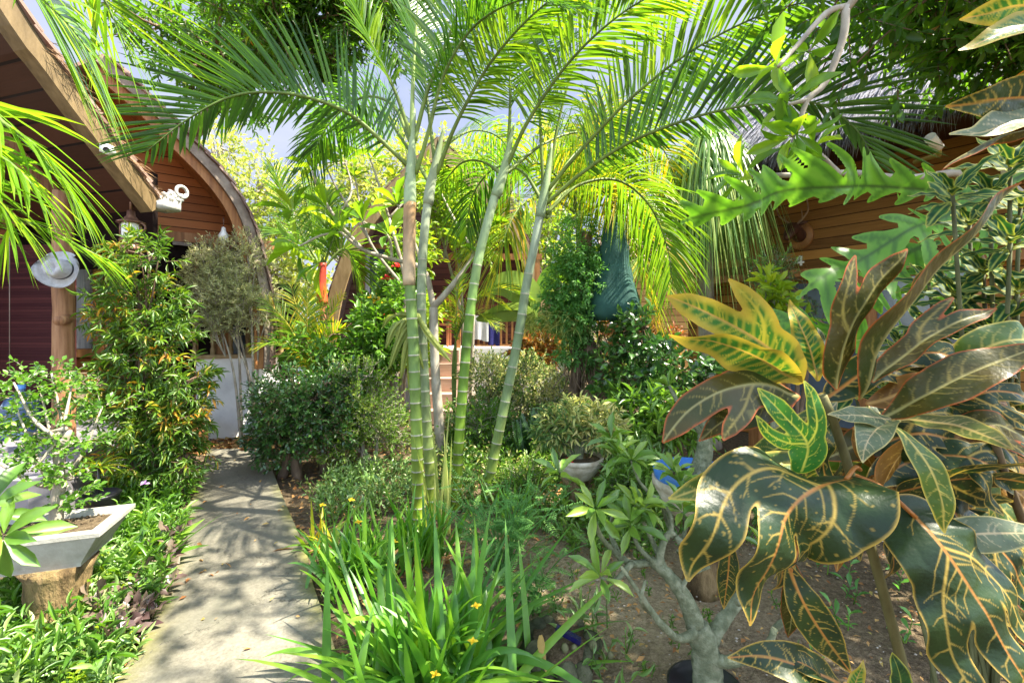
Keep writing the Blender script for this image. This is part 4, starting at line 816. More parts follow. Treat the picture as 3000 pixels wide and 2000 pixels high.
p4 = thing('palm_tree', 'slender smooth pale palm stem leaning furthest right of the four', 'palm', D(1117, 1150, 3.9), 'ringed palms in the central bed')
ringed(p4, DD((1112, 1160, 3.9), (1138, 1030, 3.9), (1165, 900, 3.9), (1193, 760, 3.9), (1208, 660, 3.9), (1228, 560, 3.9), (1243, 480, 3.92)), 0.045, 0.036, (0.18, 0.26, 0.022), (0.17, 0.235, 0.12), (0.33, 0.38, 0.29), 0.1)
crownshaft(p4, DD((1240, 500, 3.915), (1248, 455, 3.92), (1256, 410, 3.92), (1268, 330, 3.93)), 0.043, (TOP, (0.3, 0.4, 0.18)))
frond(p4, DD((1252, 470, 3.92), (1340, 395, 3.8), (1450, 325, 3.65), (1600, 268, 3.45), (1750, 237, 3.3), (1870, 236, 3.2), (1960, 290, 3.1), (2010, 370, 3.05)), 0.78, 62, 76, 0.038, g=0.1, vee=0.35, start=0.16, fwd=(1.15, 0.45), ratio=FR4)
frond(p4, DD((1256, 440, 3.92), (1330, 350, 3.8), (1450, 225, 3.6), (1600, 110, 3.4), (1790, 20, 3.15), (1950, 0, 3.0)), 0.7, 45, 76, 0.034, mat=M_frondL, start=0.2)
frond(p4, DD((1248, 440, 3.92), (1240, 260, 3.9), (1234, 90, 3.88), (1228, -60, 3.85), (1200, -180, 3.8)), 0.62, 10, 60, 0.03, start=0.3)
frond(p4, DD((1258, 430, 3.93), (1285, 270, 3.95), (1335, 110, 3.98), (1420, -30, 4.0)), 0.62, 15, 60, 0.03, start=0.25, mat=M_frondL)
frond(p4, DD((1255, 490, 3.92), (1330, 425, 4.05), (1420, 415, 4.2), (1490, 470, 4.35), (1530, 560, 4.45), (1545, 650, 4.5)), 0.6, 35, 64, 0.026, start=0.16, g=0.5, mat=M_frondY, rnd=(0, 0.55))
frond(p4, DD((1250, 470, 3.93), (1200, 395, 4.2), (1140, 385, 4.4), (1090, 440, 4.6), (1070, 520, 4.7)), 0.5, -40, 54, 0.024, start=0.2, g=0.5)
frond(p4, DD((1258, 450, 3.93), (1330, 345, 4.3), (1430, 300, 4.7), (1520, 340, 5.0), (1555, 430, 5.2)), 0.65, 40, 60, 0.028, start=0.2, g=0.45, mat=M_frondY)
frond(p4, DD((1256, 500, 3.93), (1300, 440, 4.3), (1370, 430, 4.6), (1430, 500, 4.9), (1450, 600, 5.0)), 0.6, 30, 56, 0.026, start=0.2, g=0.5, mat=M_frondY, rnd=(0.3, 1))

# yellowish palm behind the pale stem
p5 = thing('palm_tree', 'yellow-green palm with long drooping fronds behind the four ringed stems', 'palm', P(1780, 1330, 5.6) * A(1, 1, 0))
q0 = P(1700, 1290, 5.7); q0[2] = 0
ringed(p5, [q0, P(1700, 900, 5.7), P(1695, 620, 5.75)], 0.05, 0.04, (0.2, 0.2, 0.08), (0.25, 0.26, 0.12), (0.3, 0.35, 0.15))
for tip, mid, dd in (((1880, 440), (1800, 400), 5.2), ((1860, 600), (1790, 500), 5.0), ((1900, 900), (1850, 640), 5.0), ((1480, 620), (1570, 480), 5.2), ((1760, 260), (1740, 430), 5.8), ((1560, 300), (1620, 430), 6.2), ((1450, 820), (1530, 600), 5.1)):
    frond(p5, [P(1696, 630, 5.75), P((1696 + mid[0]) / 2, (600 + mid[1]) / 2 - 20, 5.6), P(mid[0], mid[1], (dd + 5.6) / 2), P((mid[0] + tip[0]) / 2 + (tip[0] - mid[0]) * .15, (mid[1] + tip[1]) / 2 - 15, dd), P(*tip, dd)], 0.75, R.uniform(-40, 40), 60, 0.03, start=0.15, g=0.5, mat=M_frondY, rnd=(0.0, 1.0))

# palm at top left whose leaves hang into the picture
p6 = thing('palm_tree', 'broad-leafed palm whose bright fronds hang from the top left corner', 'palm', A(-3.1, 1.9, 0))
ringed(p6, [A(-3.1, 1.9, 0), A(-3.05, 1.9, 1.5), A(-2.95, 1.9, 3.1)], 0.07, 0.05, GRN, MID, MID)
frond(p6, [A(-2.95, 1.9, 3.1), D(-20, -150, 2.0), D(60, -40, 1.95), D(110, 10, 1.95), D(160, 60, 1.95), D(205, 120, 1.95)], 0.5, 40, 40, 0.03, mat=M_frondL, start=0.45, g=0.28, vee=0.0, fwd=(0.95, 0.5), jit=0.05)
frond(p6, [A(-2.95, 1.9, 3.1), D(20, -190, 2.2), D(120, -140, 2.3), D(200, -60, 2.4), D(250, 20, 2.5), D(290, 110, 2.5)], 0.55, 30, 30, 0.022, mat=M_frondL, start=0.4, g=0.2)
frond(p6, [A(-2.95, 1.9, 3.1), A(-3.2, 1.2, 3.6), A(-3.3, 0.5, 3.7), A(-3.3, -0.2, 3.4)], 0.6, 0, 44, 0.03, mat=M_frondL, start=0.3)
frond(p6, [A(-2.95, 1.9, 3.1), A(-2.5, 1.4, 3.7), A(-2.0, 0.9, 3.8), A(-1.5, 0.6, 3.5)], 0.6, 0, 44, 0.03, mat=M_frondL, start=0.3)

# leafy cane palm at the left edge
p7 = thing('cane_palm', 'sunlit cane palm with glossy drooping leaves reaching in from the left edge', 'palm', A(-2.35, 1.55, 0))
ringed(p7, [A(-2.35, 1.55, 0), A(-2.32, 1.55, 0.9), A(-2.25, 1.55, 1.75)], 0.03, 0.02, GRN, GRN, MID)
b0 = A(-2.25, 1.55, 1.75)
frond(p7, [b0, D(-90, 240, 1.55), D(10, 285, 1.55), D(90, 345, 1.56), D(150, 420, 1.58), D(175, 470, 1.6)], 0.33, 15, 26, 0.032, mat=M_frondL, start=0.3, g=0.35, vee=0.1, fwd=(0.9, 0.35), rnd=(0.2, 1))
frond(p7, [b0, D(-90, 330, 1.45), D(0, 360, 1.42), D(70, 420, 1.4), D(90, 450, 1.4)], 0.28, 25, 22, 0.032, mat=M_frondL, start=0.3, g=0.4, vee=0.1, fwd=(0.9, 0.35), rnd=(0.2, 1))
frond(p7, [b0, D(-90, 520, 1.5), D(10, 500, 1.5), D(110, 530, 1.52), D(190, 570, 1.55), D(250, 600, 1.58)], 0.22, 10, 22, 0.024, mat=M_frondL, start=0.35, g=0.4, vee=0.1, fwd=(0.6, 0.3), rnd=(0.2, 1))
frond(p7, [b0, D(-110, 410, 1.3), D(-40, 430, 1.3), D(20, 500, 1.3), D(10, 560, 1.3)], 0.24, 20, 18, 0.022, mat=M_frondL, start=0.35, g=0.4, vee=0.1, fwd=(0.8, 0.3))
frond(p7, [b0, A(-2.3, 1.2, 2.3), A(-2.4, 0.8, 2.5), A(-2.5, 0.4, 2.3)], 0.4, 0, 30, 0.03, mat=M_frondL, start=0.3)

# red-sheathed palm and the small yellow palm by the path's end
p8 = thing('palm_tree', 'palm with red crownshaft and upright feathery fronds beside the distant house', 'palm', P(940, 1220, 7.4) * A(1, 1, 0))
q0 = P(948, 1000, 7.4); q0[2] = 0
ringed(p8, [q0, P(948, 950, 7.4), P(945, 880, 7.4)], 0.06, 0.055, (0.3, 0.28, 0.2), (0.3, 0.2, 0.12), (0.35, 0.12, 0.06))
mb = MB(); c_ = smooth_line([P(945, 890, 7.39), P(942, 830, 7.38), P(945, 770, 7.37)], 12); mb.tube(c_, np.linspace(0.085, 0.06, 12), 16, col=np.array([(0.62, 0.10, 0.035)] * 6 + [(0.5, 0.07, 0.04)] * 6)); mb.build('red_crownshaft', M_ptrunk, p8)
for tip, mid, dd in (((800, 490), (860, 640), 7.2), ((870, 440), (900, 600), 7.5), ((960, 560), (950, 660), 7.7), ((1010, 640), (980, 690), 7.2), ((760, 690), (850, 690), 7.0), ((1060, 820), (1010, 730), 7.6)):
    frond(p8, [P(944, 790, 7.38), P(*mid, (dd + 7.4) / 2), P(*tip, dd)], 0.7, R.uniform(-50, 50), 46, 0.03, start=0.2, g=0.25, mat=M_frondL, rnd=(0, 0.8), rr=(0.016, 0.004))
p9 = thing('palm_tree', 'small yellow palm with arching fronds between the round bush and the porch', 'palm', P(905, 1330, 5.6) * A(1, 1, 0))
q0 = P(905, 1200, 5.6); q0[2] = 0
for tip, mid, dd in (((780, 880), (850, 960), 5.5), ((960, 840), (930, 950), 5.7), ((1010, 960), (960, 990), 5.4), ((850, 830), (880, 940), 5.8), ((760, 1010), (830, 1010), 5.3), ((900, 860), (900, 950), 5.4), ((1000, 870), (950, 960), 5.8)):
    frond(p9, [q0, P(905, 1090, 5.6), P(*mid, (dd + 5.6) / 2), P(*tip, dd)], 0.42, R.uniform(-50, 50), 40, 0.022, start=0.45, g=0.3, mat=M_frondY, rnd=(0.1, 1), rr=(0.014, 0.003), col=((0.5, 0.4, 0.05), (0.4, 0.35, 0.05)))
p10 = thing('palm_tree', 'bright yellow palmlet arching between the two middle ringed stems, far behind', 'palm', P(1330, 1300, 6.2) * A(1, 1, 0))
q0 = P(1330, 1200, 6.2); q0[2] = 0
for tip, mid, dd in (((1480, 900), (1400, 870), 6.2), ((1460, 960), (1390, 920), 6.0), ((1260, 960), (1300, 900), 6.0), ((1560, 880), (1440, 850), 6.5), ((1350, 800), (1340, 870), 6.3)):
    frond(p10, [q0, P(1335, 1000, 6.2), P(*mid, 6.2), P(*tip, dd)], 0.32, R.uniform(-30, 30), 34, 0.026, start=0.6, g=0.3, mat=M_frondY, rnd=(0.2, 0.85), rr=(0.012, 0.003))
# ------------------------------------------------------------------ shrubs, trees, bedding plants
LM = leafmat
M_dkgl = LM('dark_glossy_leaf', [(0, (0.018, 0.06, 0.022)), (0.6, (0.04, 0.115, 0.032)), (0.95, (0.09, 0.2, 0.04)), (1, (0.26, 0.17, 0.05))], (1.6, 2.0, 0.8), 0.22, 0.28, 0.7)
M_mid = LM('mid_green_leaf', [(0, (0.035, 0.11, 0.02)), (0.55, (0.075, 0.19, 0.026)), (1, (0.15, 0.29, 0.035))], (2.0, 2.1, 0.8), 0.35, 0.38, 0.5)
M_lime = LM('lime_leaf', [(0, (0.08, 0.18, 0.018)), (0.5, (0.16, 0.29, 0.025)), (1, (0.30, 0.40, 0.035))], (1.9, 1.7, 0.8), 0.48, 0.42, 0.4)
M_pale = LM('pale_grey_leaf', [(0, (0.15, 0.22, 0.07)), (0.5, (0.28, 0.36, 0.13)), (1, (0.44, 0.50, 0.22))], (1.5, 1.5, 0.9), 0.4, 0.55, 0.3)
M_fluff = LM('fluffy_leaf', [(0, (0.24, 0.31, 0.18)), (0.5, (0.40, 0.47, 0.3)), (1, (0.58, 0.62, 0.44))], (1.2, 1.2, 1.0), 0.4, 0.55, 0.3)
M_banana = LM('banana_leaf', [(0, (0.10, 0.19, 0.08)), (1, (0.16, 0.26, 0.12))], (1.6, 1.6, 0.8), 0.4, 0.35, 0.5)
M_bushL = LM('light_bush_leaf', [(0, (0.07, 0.17, 0.025)), (0.6, (0.15, 0.28, 0.05)), (1, (0.32, 0.44, 0.12))], (1.7, 1.7, 0.8), 0.38, 0.42, 0.4)
M_var = LM('cream_green_leaf', [(0, (0.05, 0.12, 0.04)), (0.45, (0.11, 0.22, 0.07)), (0.55, (0.36, 0.42, 0.18)), (1, (0.6, 0.58, 0.33))], (1.3, 1.4, 0.9), 0.3, 0.45, 0.4)
M_willow = LM('narrow_olive_leaf', [(0, (0.03, 0.095, 0.02)), (0.6, (0.085, 0.19, 0.026)), (0.74, (0.15, 0.23, 0.03)), (0.84, (0.40, 0.26, 0.04)), (1, (0.5, 0.2, 0.05))], (2.0, 1.8, 0.7), 0.35, 0.36, 0.5)
M_over = LM('mango_leaf', [(0, (0.025, 0.075, 0.016)), (0.6, (0.055, 0.14, 0.022)), (0.93, (0.11, 0.22, 0.025)), (1, (0.3, 0.14, 0.05))], (2.6, 2.6, 0.7), 0.5, 0.36, 0.55)
M_blue = LM('blue_green_leaf', [(0, (0.055, 0.17, 0.055)), (0.6, (0.10, 0.27, 0.09)), (1, (0.18, 0.37, 0.13))], (1.8, 2.0, 0.9), 0.35, 0.5, 0.4)
M_iris = LM('iris_blade', [(0, (0.045, 0.15, 0.03)), (0.55, (0.08, 0.23, 0.035)), (1, (0.16, 0.33, 0.045))], (2.2, 2.3, 0.8), 0.34, 0.36, 0.5)
M_desert = LM('desert_rose_leaf', [(0, (0.065, 0.16, 0.03)), (0.6, (0.12, 0.25, 0.045)), (1, (0.22, 0.35, 0.07))], (1.8, 1.9, 0.8), 0.28, 0.34, 0.6)
M_plum = LM('plumeria_leaf', [(0, (0.06, 0.16, 0.02)), (0.6, (0.11, 0.25, 0.025)), (1, (0.2, 0.34, 0.03))], (2.5, 2.2, 0.7), 0.45, 0.35, 0.5)
M_red = LM('orange_red_leaf', [(0, (0.13, 0.04, 0.02)), (0.4, (0.24, 0.10, 0.04)), (0.7, (0.2, 0.18, 0.05)), (1, (0.38, 0.24, 0.07))], (1.5, 1.2, 0.8), 0.35, 0.4, 0.4)
M_purp = LM('purple_leaf', [(0, (0.05, 0.025, 0.045)), (0.5, (0.12, 0.09, 0.10)), (1, (0.2, 0.19, 0.17))], (1.2, 1.1, 1.0), 0.2, 0.3, 0.7)
M_silver = LM('silvery_leaf', [(0, (0.08, 0.19, 0.06)), (0.5, (0.16, 0.30, 0.11)), (0.8, (0.24, 0.36, 0.16)), (1, (0.42, 0.48, 0.32))], (1.5, 1.6, 0.9), 0.28, 0.34, 0.6)
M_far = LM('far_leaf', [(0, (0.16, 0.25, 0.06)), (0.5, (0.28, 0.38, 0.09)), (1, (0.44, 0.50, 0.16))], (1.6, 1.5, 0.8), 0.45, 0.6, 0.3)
M_flow = LM('yellow_petal', [(0, (0.6, 0.45, 0.03)), (1, (0.8, 0.68, 0.06))], (1.1, 1.0, 0.6), 0.35, 0.5, 0.3)
M_redfl = LM('red_petal', [(0, (0.55, 0.02, 0.02)), (1, (0.7, 0.06, 0.08))], (1.1, 0.8, 0.8), 0.35, 0.5, 0.3)
M_viol = LM('violet_petal', [(0, (0.3, 0.2, 0.6)), (1, (0.45, 0.32, 0.75))], (1, 1, 1), 0.35, 0.5, 0.3)
PR = [(np.array([cos(a), 0, sin(a)])) for a in (pi / 2, pi / 2 + 2.094, pi / 2 + 4.189)]
T_TWIG = (np.array([(p[0], 0, p[2]) for p in PR] + [(p[0] * .4, 1, p[2] * .4) for p in PR]), [(0, 1, 4, 3), (1, 2, 5, 4), (2, 0, 3, 5)], [])
def lowfreq(p, k=2.5):
    return np.sin(p[:, 0] * k * 1.3 + 1) * np.sin(p[:, 1] * k * 1.1 + 2) + np.sin(p[:, 2] * k * 1.7 + 0.5) * np.sin(p[:, 0] * k * 0.9 + p[:, 1] * k) 
def twigs(mb, b, d, TL, m, LL, LW, tpl, mat=0, wmat=1, spread=0.9, droop=0.0, twr=0.004, rnd0=None, upv=0.6, rndspan=0.55):
    """leafy twigs: m leaves set spirally along each"""
    n = len(b); TL = np.broadcast_to(np.asarray(TL, float), (n,))
    d = nrm(d); x = nrm(np.cross(d, rdir(n))); z = np.cross(x, d)
    if wmat is not None: mb.inst(T_TWIG, b, x * twr, d * TL[:, None], z * twr, mat=wmat)
    t = np.linspace(0.12, 1.0, m)[None] + R.uniform(-.04, .04, (n, m)); ph = np.arange(m)[None] * 2.4 + R.uniform(0, 6.28, (n, 1))
    pos = b[:, None] + d[:, None] * (TL[:, None] * t)[..., None]
    rad = x[:, None] * np.cos(ph)[..., None] + z[:, None] * np.sin(ph)[..., None]
    sp = spread * (1.15 - 0.55 * t)[..., None]
    ld = d[:, None] * np.cos(sp) + rad * np.sin(sp) + R.normal(size=(n, m, 3)) * 0.15; ld[..., 2] -= droop
    pos = pos.reshape(-1, 3); ld = ld.reshape(-1, 3); N_ = n * m
    up = A(0, 0, 1) * upv + R.normal(size=(N_, 3)) * 0.5
    r0 = R.random(n) if rnd0 is None else rnd0
    rn = np.clip(np.repeat(r0, m) * (1 - rndspan) + R.random(N_) * rndspan, 0, 1)
    s_ = R.uniform(0.5, 1.25, N_)
    mb.leaves(pos, ld, up, LL * s_, LW * s_, tpl, rn, mat)
def blob_pts(blobs, n, gap=-0.9, inner=2.0, k=2.5):
    w_ = np.array([b[1][0] * b[1][1] * b[1][2] for b in blobs]) ** 0.75; w_ = w_ / w_.sum()
    ix = R.choice(len(blobs), n, p=w_); C = np.array([b[0] for b in blobs])[ix]; RR = np.array([b[1] for b in blobs])[ix]
    o = rdir(n); p = C + o * RR * (R.random(n) ** (1 / inner))[:, None]
    ok = (lowfreq(p, k) > gap) & (p[:, 2] > 0.02); return p[ok], o[ok], ix[ok]
def shrub(name, label, cat, base, blobs, n, TL, m, LL, LW, mat, tpl=T_SM, wood=None, stems=1, sr=(0.03, 0.01), out=0.8, up=0.45, gap=-0.8, inner=2.2, spread=0.9, droop=0.1, limbs=14, group=None, foliage='foliage', trunk='stem', k=2.5, tipmat=None, twr=0.004, lean=None, upv=0.6):
    base = np.asarray(base, float); t = thing(name, label, cat, base, group); wood = wood or M_bark
    p, o, ix = blob_pts(blobs, n, gap, inner, k)
    mb = MB(); d = o * out + A(0, 0, up) + R.normal(size=o.shape) * 0.45
    cl = np.clip(0.5 + 0.28 * lowfreq(p, k * 1.6) + R.normal(size=len(p)) * 0.12, 0, 1)
    twigs(mb, p, d, R.uniform(0.7, 1.2, len(p)) * TL, m, LL, LW, tpl, 0, 1, spread, droop, twr, rnd0=cl, upv=upv)
    mb.build(foliage, [mat, wood], t)
    mb = MB()
    for s_ in range(stems):
        for bi, (c, rr) in enumerate(blobs):
            if stems > 1 and bi % stems != s_: continue
            c = np.asarray(c, float); b0 = base + (A(R.uniform(-1, 1), R.uniform(-1, 1), 0) * 0.06 * stems if stems > 1 else 0)
            md = (b0 + c) / 2 + R.normal(size=3) * 0.05; md[:2] = b0[:2] * 0.65 + c[:2] * 0.35
            mb.tube(smooth_line([b0 - A(0, 0, 0.04), md, c], 12), np.linspace(sr[0], sr[1], 12), 9, wob=0.12)
            q = p[ix == bi]
            for j in range(min(limbs, len(q))):
                e = q[R.integers(len(q))]; s0 = b0 * 0.3 + c * 0.7 if R.random() < 0.5 else c
                mb.tube(smooth_line([s0, (s0 + e) / 2 + R.normal(size=3) * 0.03 + A(0, 0, 0.02), e], 6), np.linspace(sr[1], twr, 6), 5, cap=False)
    mb.build(trunk, wood, t); return t
def E(sx, sy, d, rx, rz, ry=None):   # a blob: photo centre, depth, radii in photo pixels (x, z), depth radius in metres
    return (P(sx, sy, d), A(rx * d / F, ry if ry else rx * d / F, rz * d / F))
def gx(sx, d): return A((sx - 1500) / F * d, d, 0)

# --- trees overhead
def tree(name, label, base, path, limbs, n, TL, m, LL, LW, mat, tpl, r=(0.14, 0.05), wood=None, group=None, gap=-0.7, sp=0.35, droop=0.2, up=0.1, cat='tree', k=2.5, tsz=0.005):
    t = thing(name, label, cat, base, group); wood = wood or M_dbark; mb = MB()
    mb.tube(smooth_line([base - A(0, 0, .05)] + path, 20), np.linspace(r[0], r[1], 20), 12, wob=0.1); mb.build('trunk', wood, t)
    mb = MB(); pts = []
    for a_, b_, rad in limbs:
        c = smooth_line([a_, (a_ + b_) / 2 + R.normal(size=3) * 0.12 + A(0, 0, 0.1), b_], 14); mb.tube(c, np.linspace(r[1] * 0.7, 0.012, 14), 7, wob=0.1)
        for j in range(26):
            s0 = c[R.integers(3, 14)]; e = s0 + rdir(1)[0] * rad * R.uniform(0.3, 1.0); pts.append((s0, e, rad))
            mb.tube(smooth_line([s0, (s0 + e) / 2 + R.normal(size=3) * 0.04, e], 5), np.linspace(0.010, 0.004, 5), 5, cap=False)
    mb.build('branches', wood, t)
    S = np.array([x[0] for x in pts]); Ee = np.array([x[1] for x in pts]); rd = np.array([x[2] for x in pts])
    i = R.integers(0, len(pts), n); f = R.random(n)[:, None] ** 0.7; p = S[i] * (1 - f) + Ee[i] * f + R.normal(size=(n, 3)) * (rd[i] * sp * 0.4)[:, None]
    ok = lowfreq(p, k) > gap; p = p[ok]; i = i[ok]
    d = nrm(Ee[i] - S[i]) * 0.6 + R.normal(size=p.shape) * 0.5 + A(0, 0, up)
    mb = MB(); cl = np.clip(0.45 + 0.25 * lowfreq(p, 3.1) + R.normal(size=len(p)) * 0.15, 0, 1)
    twigs(mb, p, d, R.uniform(0.7, 1.2, len(p)) * TL, m, LL, LW, tpl, 0, 1, 0.95, droop, tsz, rnd0=cl); mb.build('crown', [mat, wood], t); return t
b = A(-7.2, 8.2, 0)
lim = [(A(-4.6, 7.6, 5.4), P(420, 60, 5.2), .8), (A(-4.6, 7.6, 5.4), P(650, 30, 5.0), .8), (A(-4.6, 7.6, 5.6), P(820, 70, 5.4), .75), (A(-4.6, 7.6, 5.8), P(960, 50, 5.6), .8), (P(700, -60, 5.4), P(1080, 40, 5.6), .7), (P(700, -60, 5.4), P(980, 170, 5.8), .55), (A(-4.6, 7.6, 5.6), P(560, 190, 5.6), .6), (P(700, -100, 5), P(1250, -80, 5), .9), (P(900, -60, 5.6), P(1180, 80, 6.0), .6)]
tree('mango_tree', 'dark leafy tree whose crown hangs over the top left, above the shingle roof', b, [A(-6.8, 8.0, 3), A(-4.6, 7.6, 5.6)], lim, 2700, 0.22, 8, 0.12, 0.032, M_over, T_LONG, (0.16, 0.09), gap=-0.75, droop=0.3)
b = A(4.2, 2.0, 0)
lim = [(A(4.0, 2.4, 3.2), P(2300, -60, 3.3), .5), (A(4.0, 2.4, 3.0), P(2520, 60, 3.4), .5), (A(4.0, 2.4, 3.2), P(2650, 60, 3.2), .55), (A(4.0, 2.4, 3.0), P(2800, 150, 3.3), .5), (A(4.0, 2.4, 3.2), P(2880, 60, 3.0), .6), (A(4.0, 2.4, 3.0), P(2700, 130, 3.6), .4), (A(4, 2.4, 3.4), A(2.2, 0.6, 4.5), .8), (A(4, 2.4, 3.4), A(1.5, 1.9, 4.9), .8), (A(4, 2.4, 3.4), A(1.0, 2.3, 5.1), .7), (A(4, 2.4, 3.4), A(1.9, 1.0, 4.7), .6), (A(4.0, 2.4, 3.3), P(2500, -120, 2.6), .7), (A(4.0, 2.4, 3.3), P(2900, -150, 2.4), .7), (A(4, 2.4, 3.3), A(3.2, 0.8, 3.6), .9), (A(4, 2.4, 3.3), A(2.3, 1.4, 3.5), .7)]  # some limbs out of view, added to dapple the path and croton with shade
tree('vine_covered_tree', 'dense dark-leaved tree filling the top right corner above the thatched house', b, [A(4.3, 2.2, 1.5), A(4.0, 2.4, 3.2)], lim, 3000, 0.2, 9, 0.085, 0.04, M_over, T_MED, (0.12, 0.08), gap=-0.85, droop=0.35, sp=0.5)

# --- distant trees, pale yellow-green
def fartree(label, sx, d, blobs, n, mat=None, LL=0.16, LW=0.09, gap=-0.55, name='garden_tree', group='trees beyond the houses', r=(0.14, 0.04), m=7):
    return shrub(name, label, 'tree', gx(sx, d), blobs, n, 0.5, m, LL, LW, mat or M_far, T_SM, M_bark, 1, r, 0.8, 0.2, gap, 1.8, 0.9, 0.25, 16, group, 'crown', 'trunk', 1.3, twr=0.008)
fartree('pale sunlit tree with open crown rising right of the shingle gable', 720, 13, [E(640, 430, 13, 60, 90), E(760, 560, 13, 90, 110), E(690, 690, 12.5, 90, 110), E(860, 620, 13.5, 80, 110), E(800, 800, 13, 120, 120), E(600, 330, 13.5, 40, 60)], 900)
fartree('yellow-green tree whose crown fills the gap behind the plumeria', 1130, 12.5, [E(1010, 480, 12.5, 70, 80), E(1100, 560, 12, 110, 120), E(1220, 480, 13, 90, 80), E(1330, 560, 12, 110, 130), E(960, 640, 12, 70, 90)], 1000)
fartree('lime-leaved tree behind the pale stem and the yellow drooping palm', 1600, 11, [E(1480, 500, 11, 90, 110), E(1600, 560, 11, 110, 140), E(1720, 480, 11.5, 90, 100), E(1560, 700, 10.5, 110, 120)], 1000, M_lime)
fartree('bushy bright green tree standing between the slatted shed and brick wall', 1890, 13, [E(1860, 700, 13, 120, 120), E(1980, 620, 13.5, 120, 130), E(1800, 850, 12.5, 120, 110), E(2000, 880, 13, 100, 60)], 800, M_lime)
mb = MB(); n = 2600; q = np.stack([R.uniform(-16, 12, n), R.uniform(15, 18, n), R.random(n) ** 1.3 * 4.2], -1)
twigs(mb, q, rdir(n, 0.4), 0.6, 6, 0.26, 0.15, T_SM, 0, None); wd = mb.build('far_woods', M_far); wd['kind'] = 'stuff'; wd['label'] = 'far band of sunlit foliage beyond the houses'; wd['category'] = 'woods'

# --- plumeria trees with rosettes of large leaves
def rosette(mb, c, ax, n, LL, LW, tpl, mat=0, open_=(0.4, 1.5), up=0.5, rnd=None):
    c = np.asarray(c, float); ax = nrm(ax); x = nrm(np.cross(ax, A(0.3, 0.9, 0.2))); y = np.cross(ax, x)
    ph = np.arange(n) * 2.4 + R.uniform(0, 6); el = np.linspace(open_[0], open_[1], n) + R.normal(size=n) * 0.12
    d = np.cos(el)[:, None] * ax + np.sin(el)[:, None] * (np.cos(ph)[:, None] * x + np.sin(ph)[:, None] * y)
    s_ = R.uniform(0.75, 1.1, n); pos = c + d * LL * 0.08
    mb.leaves(pos, d, np.tile(ax, (n, 1)) + R.normal(size=(n, 3)) * 0.2, LL * s_, LW * s_, tpl, rnd, mat)
def branch_tree(name, label, cat, base, branches, tips, LL, LW, nl, leaf, wood, tpl=T_OB, r=(0.05, 0.012), group=None, open_=(0.4, 1.5), wob=0.1):
    """branches: list of (points, r0, r1); tips: (point, axis)"""
    t = thing(name, label, cat, base, group); mb = MB()
    for k, (pts, r0, r1) in enumerate(branches): c = smooth_line(pts, 16); mb.tube(c, np.linspace(r0, r1, 16), 10, wob=wob)
    mb.build('trunk', wood, t); mb = MB()
    for p, ax in tips: rosette(mb, p, ax, int(nl * R.uniform(0.8, 1.2)), LL, LW, tpl, 0, open_)
    mb.build('leaves', leaf, t); return t
def tipsat(lst): return [(P(x, y, d), A(dx, dy, dz)) for x, y, d, dx, dy, dz in lst]
br = [([gx(1295, 5.0), P(1275, 1080, 5.0), P(1270, 900, 5.0)], .06, .045), ([P(1270, 900, 5.0), P(1240, 790, 5.0), P(1150, 760, 4.9), P(1060, 730, 4.8), P(1000, 680, 4.7)], .035, .014),
      ([P(1060, 730, 4.8), P(985, 640, 4.8), P(935, 560, 4.8), P(915, 500, 4.8)], .02, .01), ([P(1150, 760, 4.9), P(1135, 690, 4.9), P(1065, 650, 4.8)], .016, .01), ([P(1270, 900, 5.0), P(1330, 830, 5.05), P(1390, 740, 5.1), P(1410, 640, 5.1)], .04, .015),
      ([P(1000, 680, 4.7), P(940, 690, 4.65), P(880, 720, 4.6)], .013, .01), ([P(985, 640, 4.8), P(1030, 560, 4.9), P(1010, 470, 5.0)], .013, .008), ([P(1390, 740, 5.1), P(1330, 640, 5.2), P(1290, 560, 5.3)], .02, .008), ([P(1240, 790, 5.0), P(1210, 700, 5.0), P(1165, 600, 5.0)], .02, .01)]
tp = tipsat([(1000, 680, 4.7, -.6, -.2, .6), (915, 500, 4.8, -.3, 0, 1), (1065, 650, 4.8, -.3, -.3, .9), (1410, 640, 5.1, .2, 0, 1), (880, 720, 4.6, -.9, -.3, .0), (1010, 470, 5, .2, 0, 1), (1290, 560, 5.3, -.2, 0, 1), (1165, 600, 5.0, -.2, -.2, 1), (940, 770, 4.6, -.4, -.4, -.3), (960, 610, 4.8, -.5, -.3, .6), (1140, 690, 4.9, .2, -.4, .8), (860, 620, 4.9, -.5, -.2, .8), (1350, 720, 5.1, .4, -.4, .5)])
branch_tree('plumeria_tree', 'pale-branched plumeria with big lime leaves behind the papery-sheathed palm', 'tree', gx(1295, 5.0), br, tp, 0.33, 0.105, 8, M_plum, M_bark)
br = [([gx(1160, 6.2), P(1160, 1050, 6.2), P(1190, 850, 6.2), P(1140, 640, 6.2)], .05, .02), ([P(1190, 850, 6.2), P(1080, 700, 6.1), P(1040, 520, 6.1)], .025, .01), ([P(1140, 640, 6.2), P(1090, 480, 6.2), P(1050, 380, 6.2)], .02, .008), ([P(1140, 640, 6.2), P(1200, 560, 6.3), P(1190, 440, 6.3)], .018, .008), ([P(1080, 700, 6.1), P(970, 520, 6.1), P(930, 400, 6.1)], .018, .008)]
tp = tipsat([(1040, 520, 6.1, 0, 0, 1), (1050, 380, 6.2, 0, 0, 1), (1190, 440, 6.3, 0, 0, 1), (930, 400, 6.1, -.2, 0, 1), (1095, 470, 6.2, .3, -.3, .8), (985, 480, 6.1, -.4, -.2, .8), (960, 450, 6.1, .3, -.3, .8), (1160, 520, 6.3, -.3, -.3, .8), (1060, 620, 6.1, -.3, -.5, .6), (1110, 600, 6.1, .3, -.5, .6), (940, 470, 6.1, -.6, -.3, .5)])
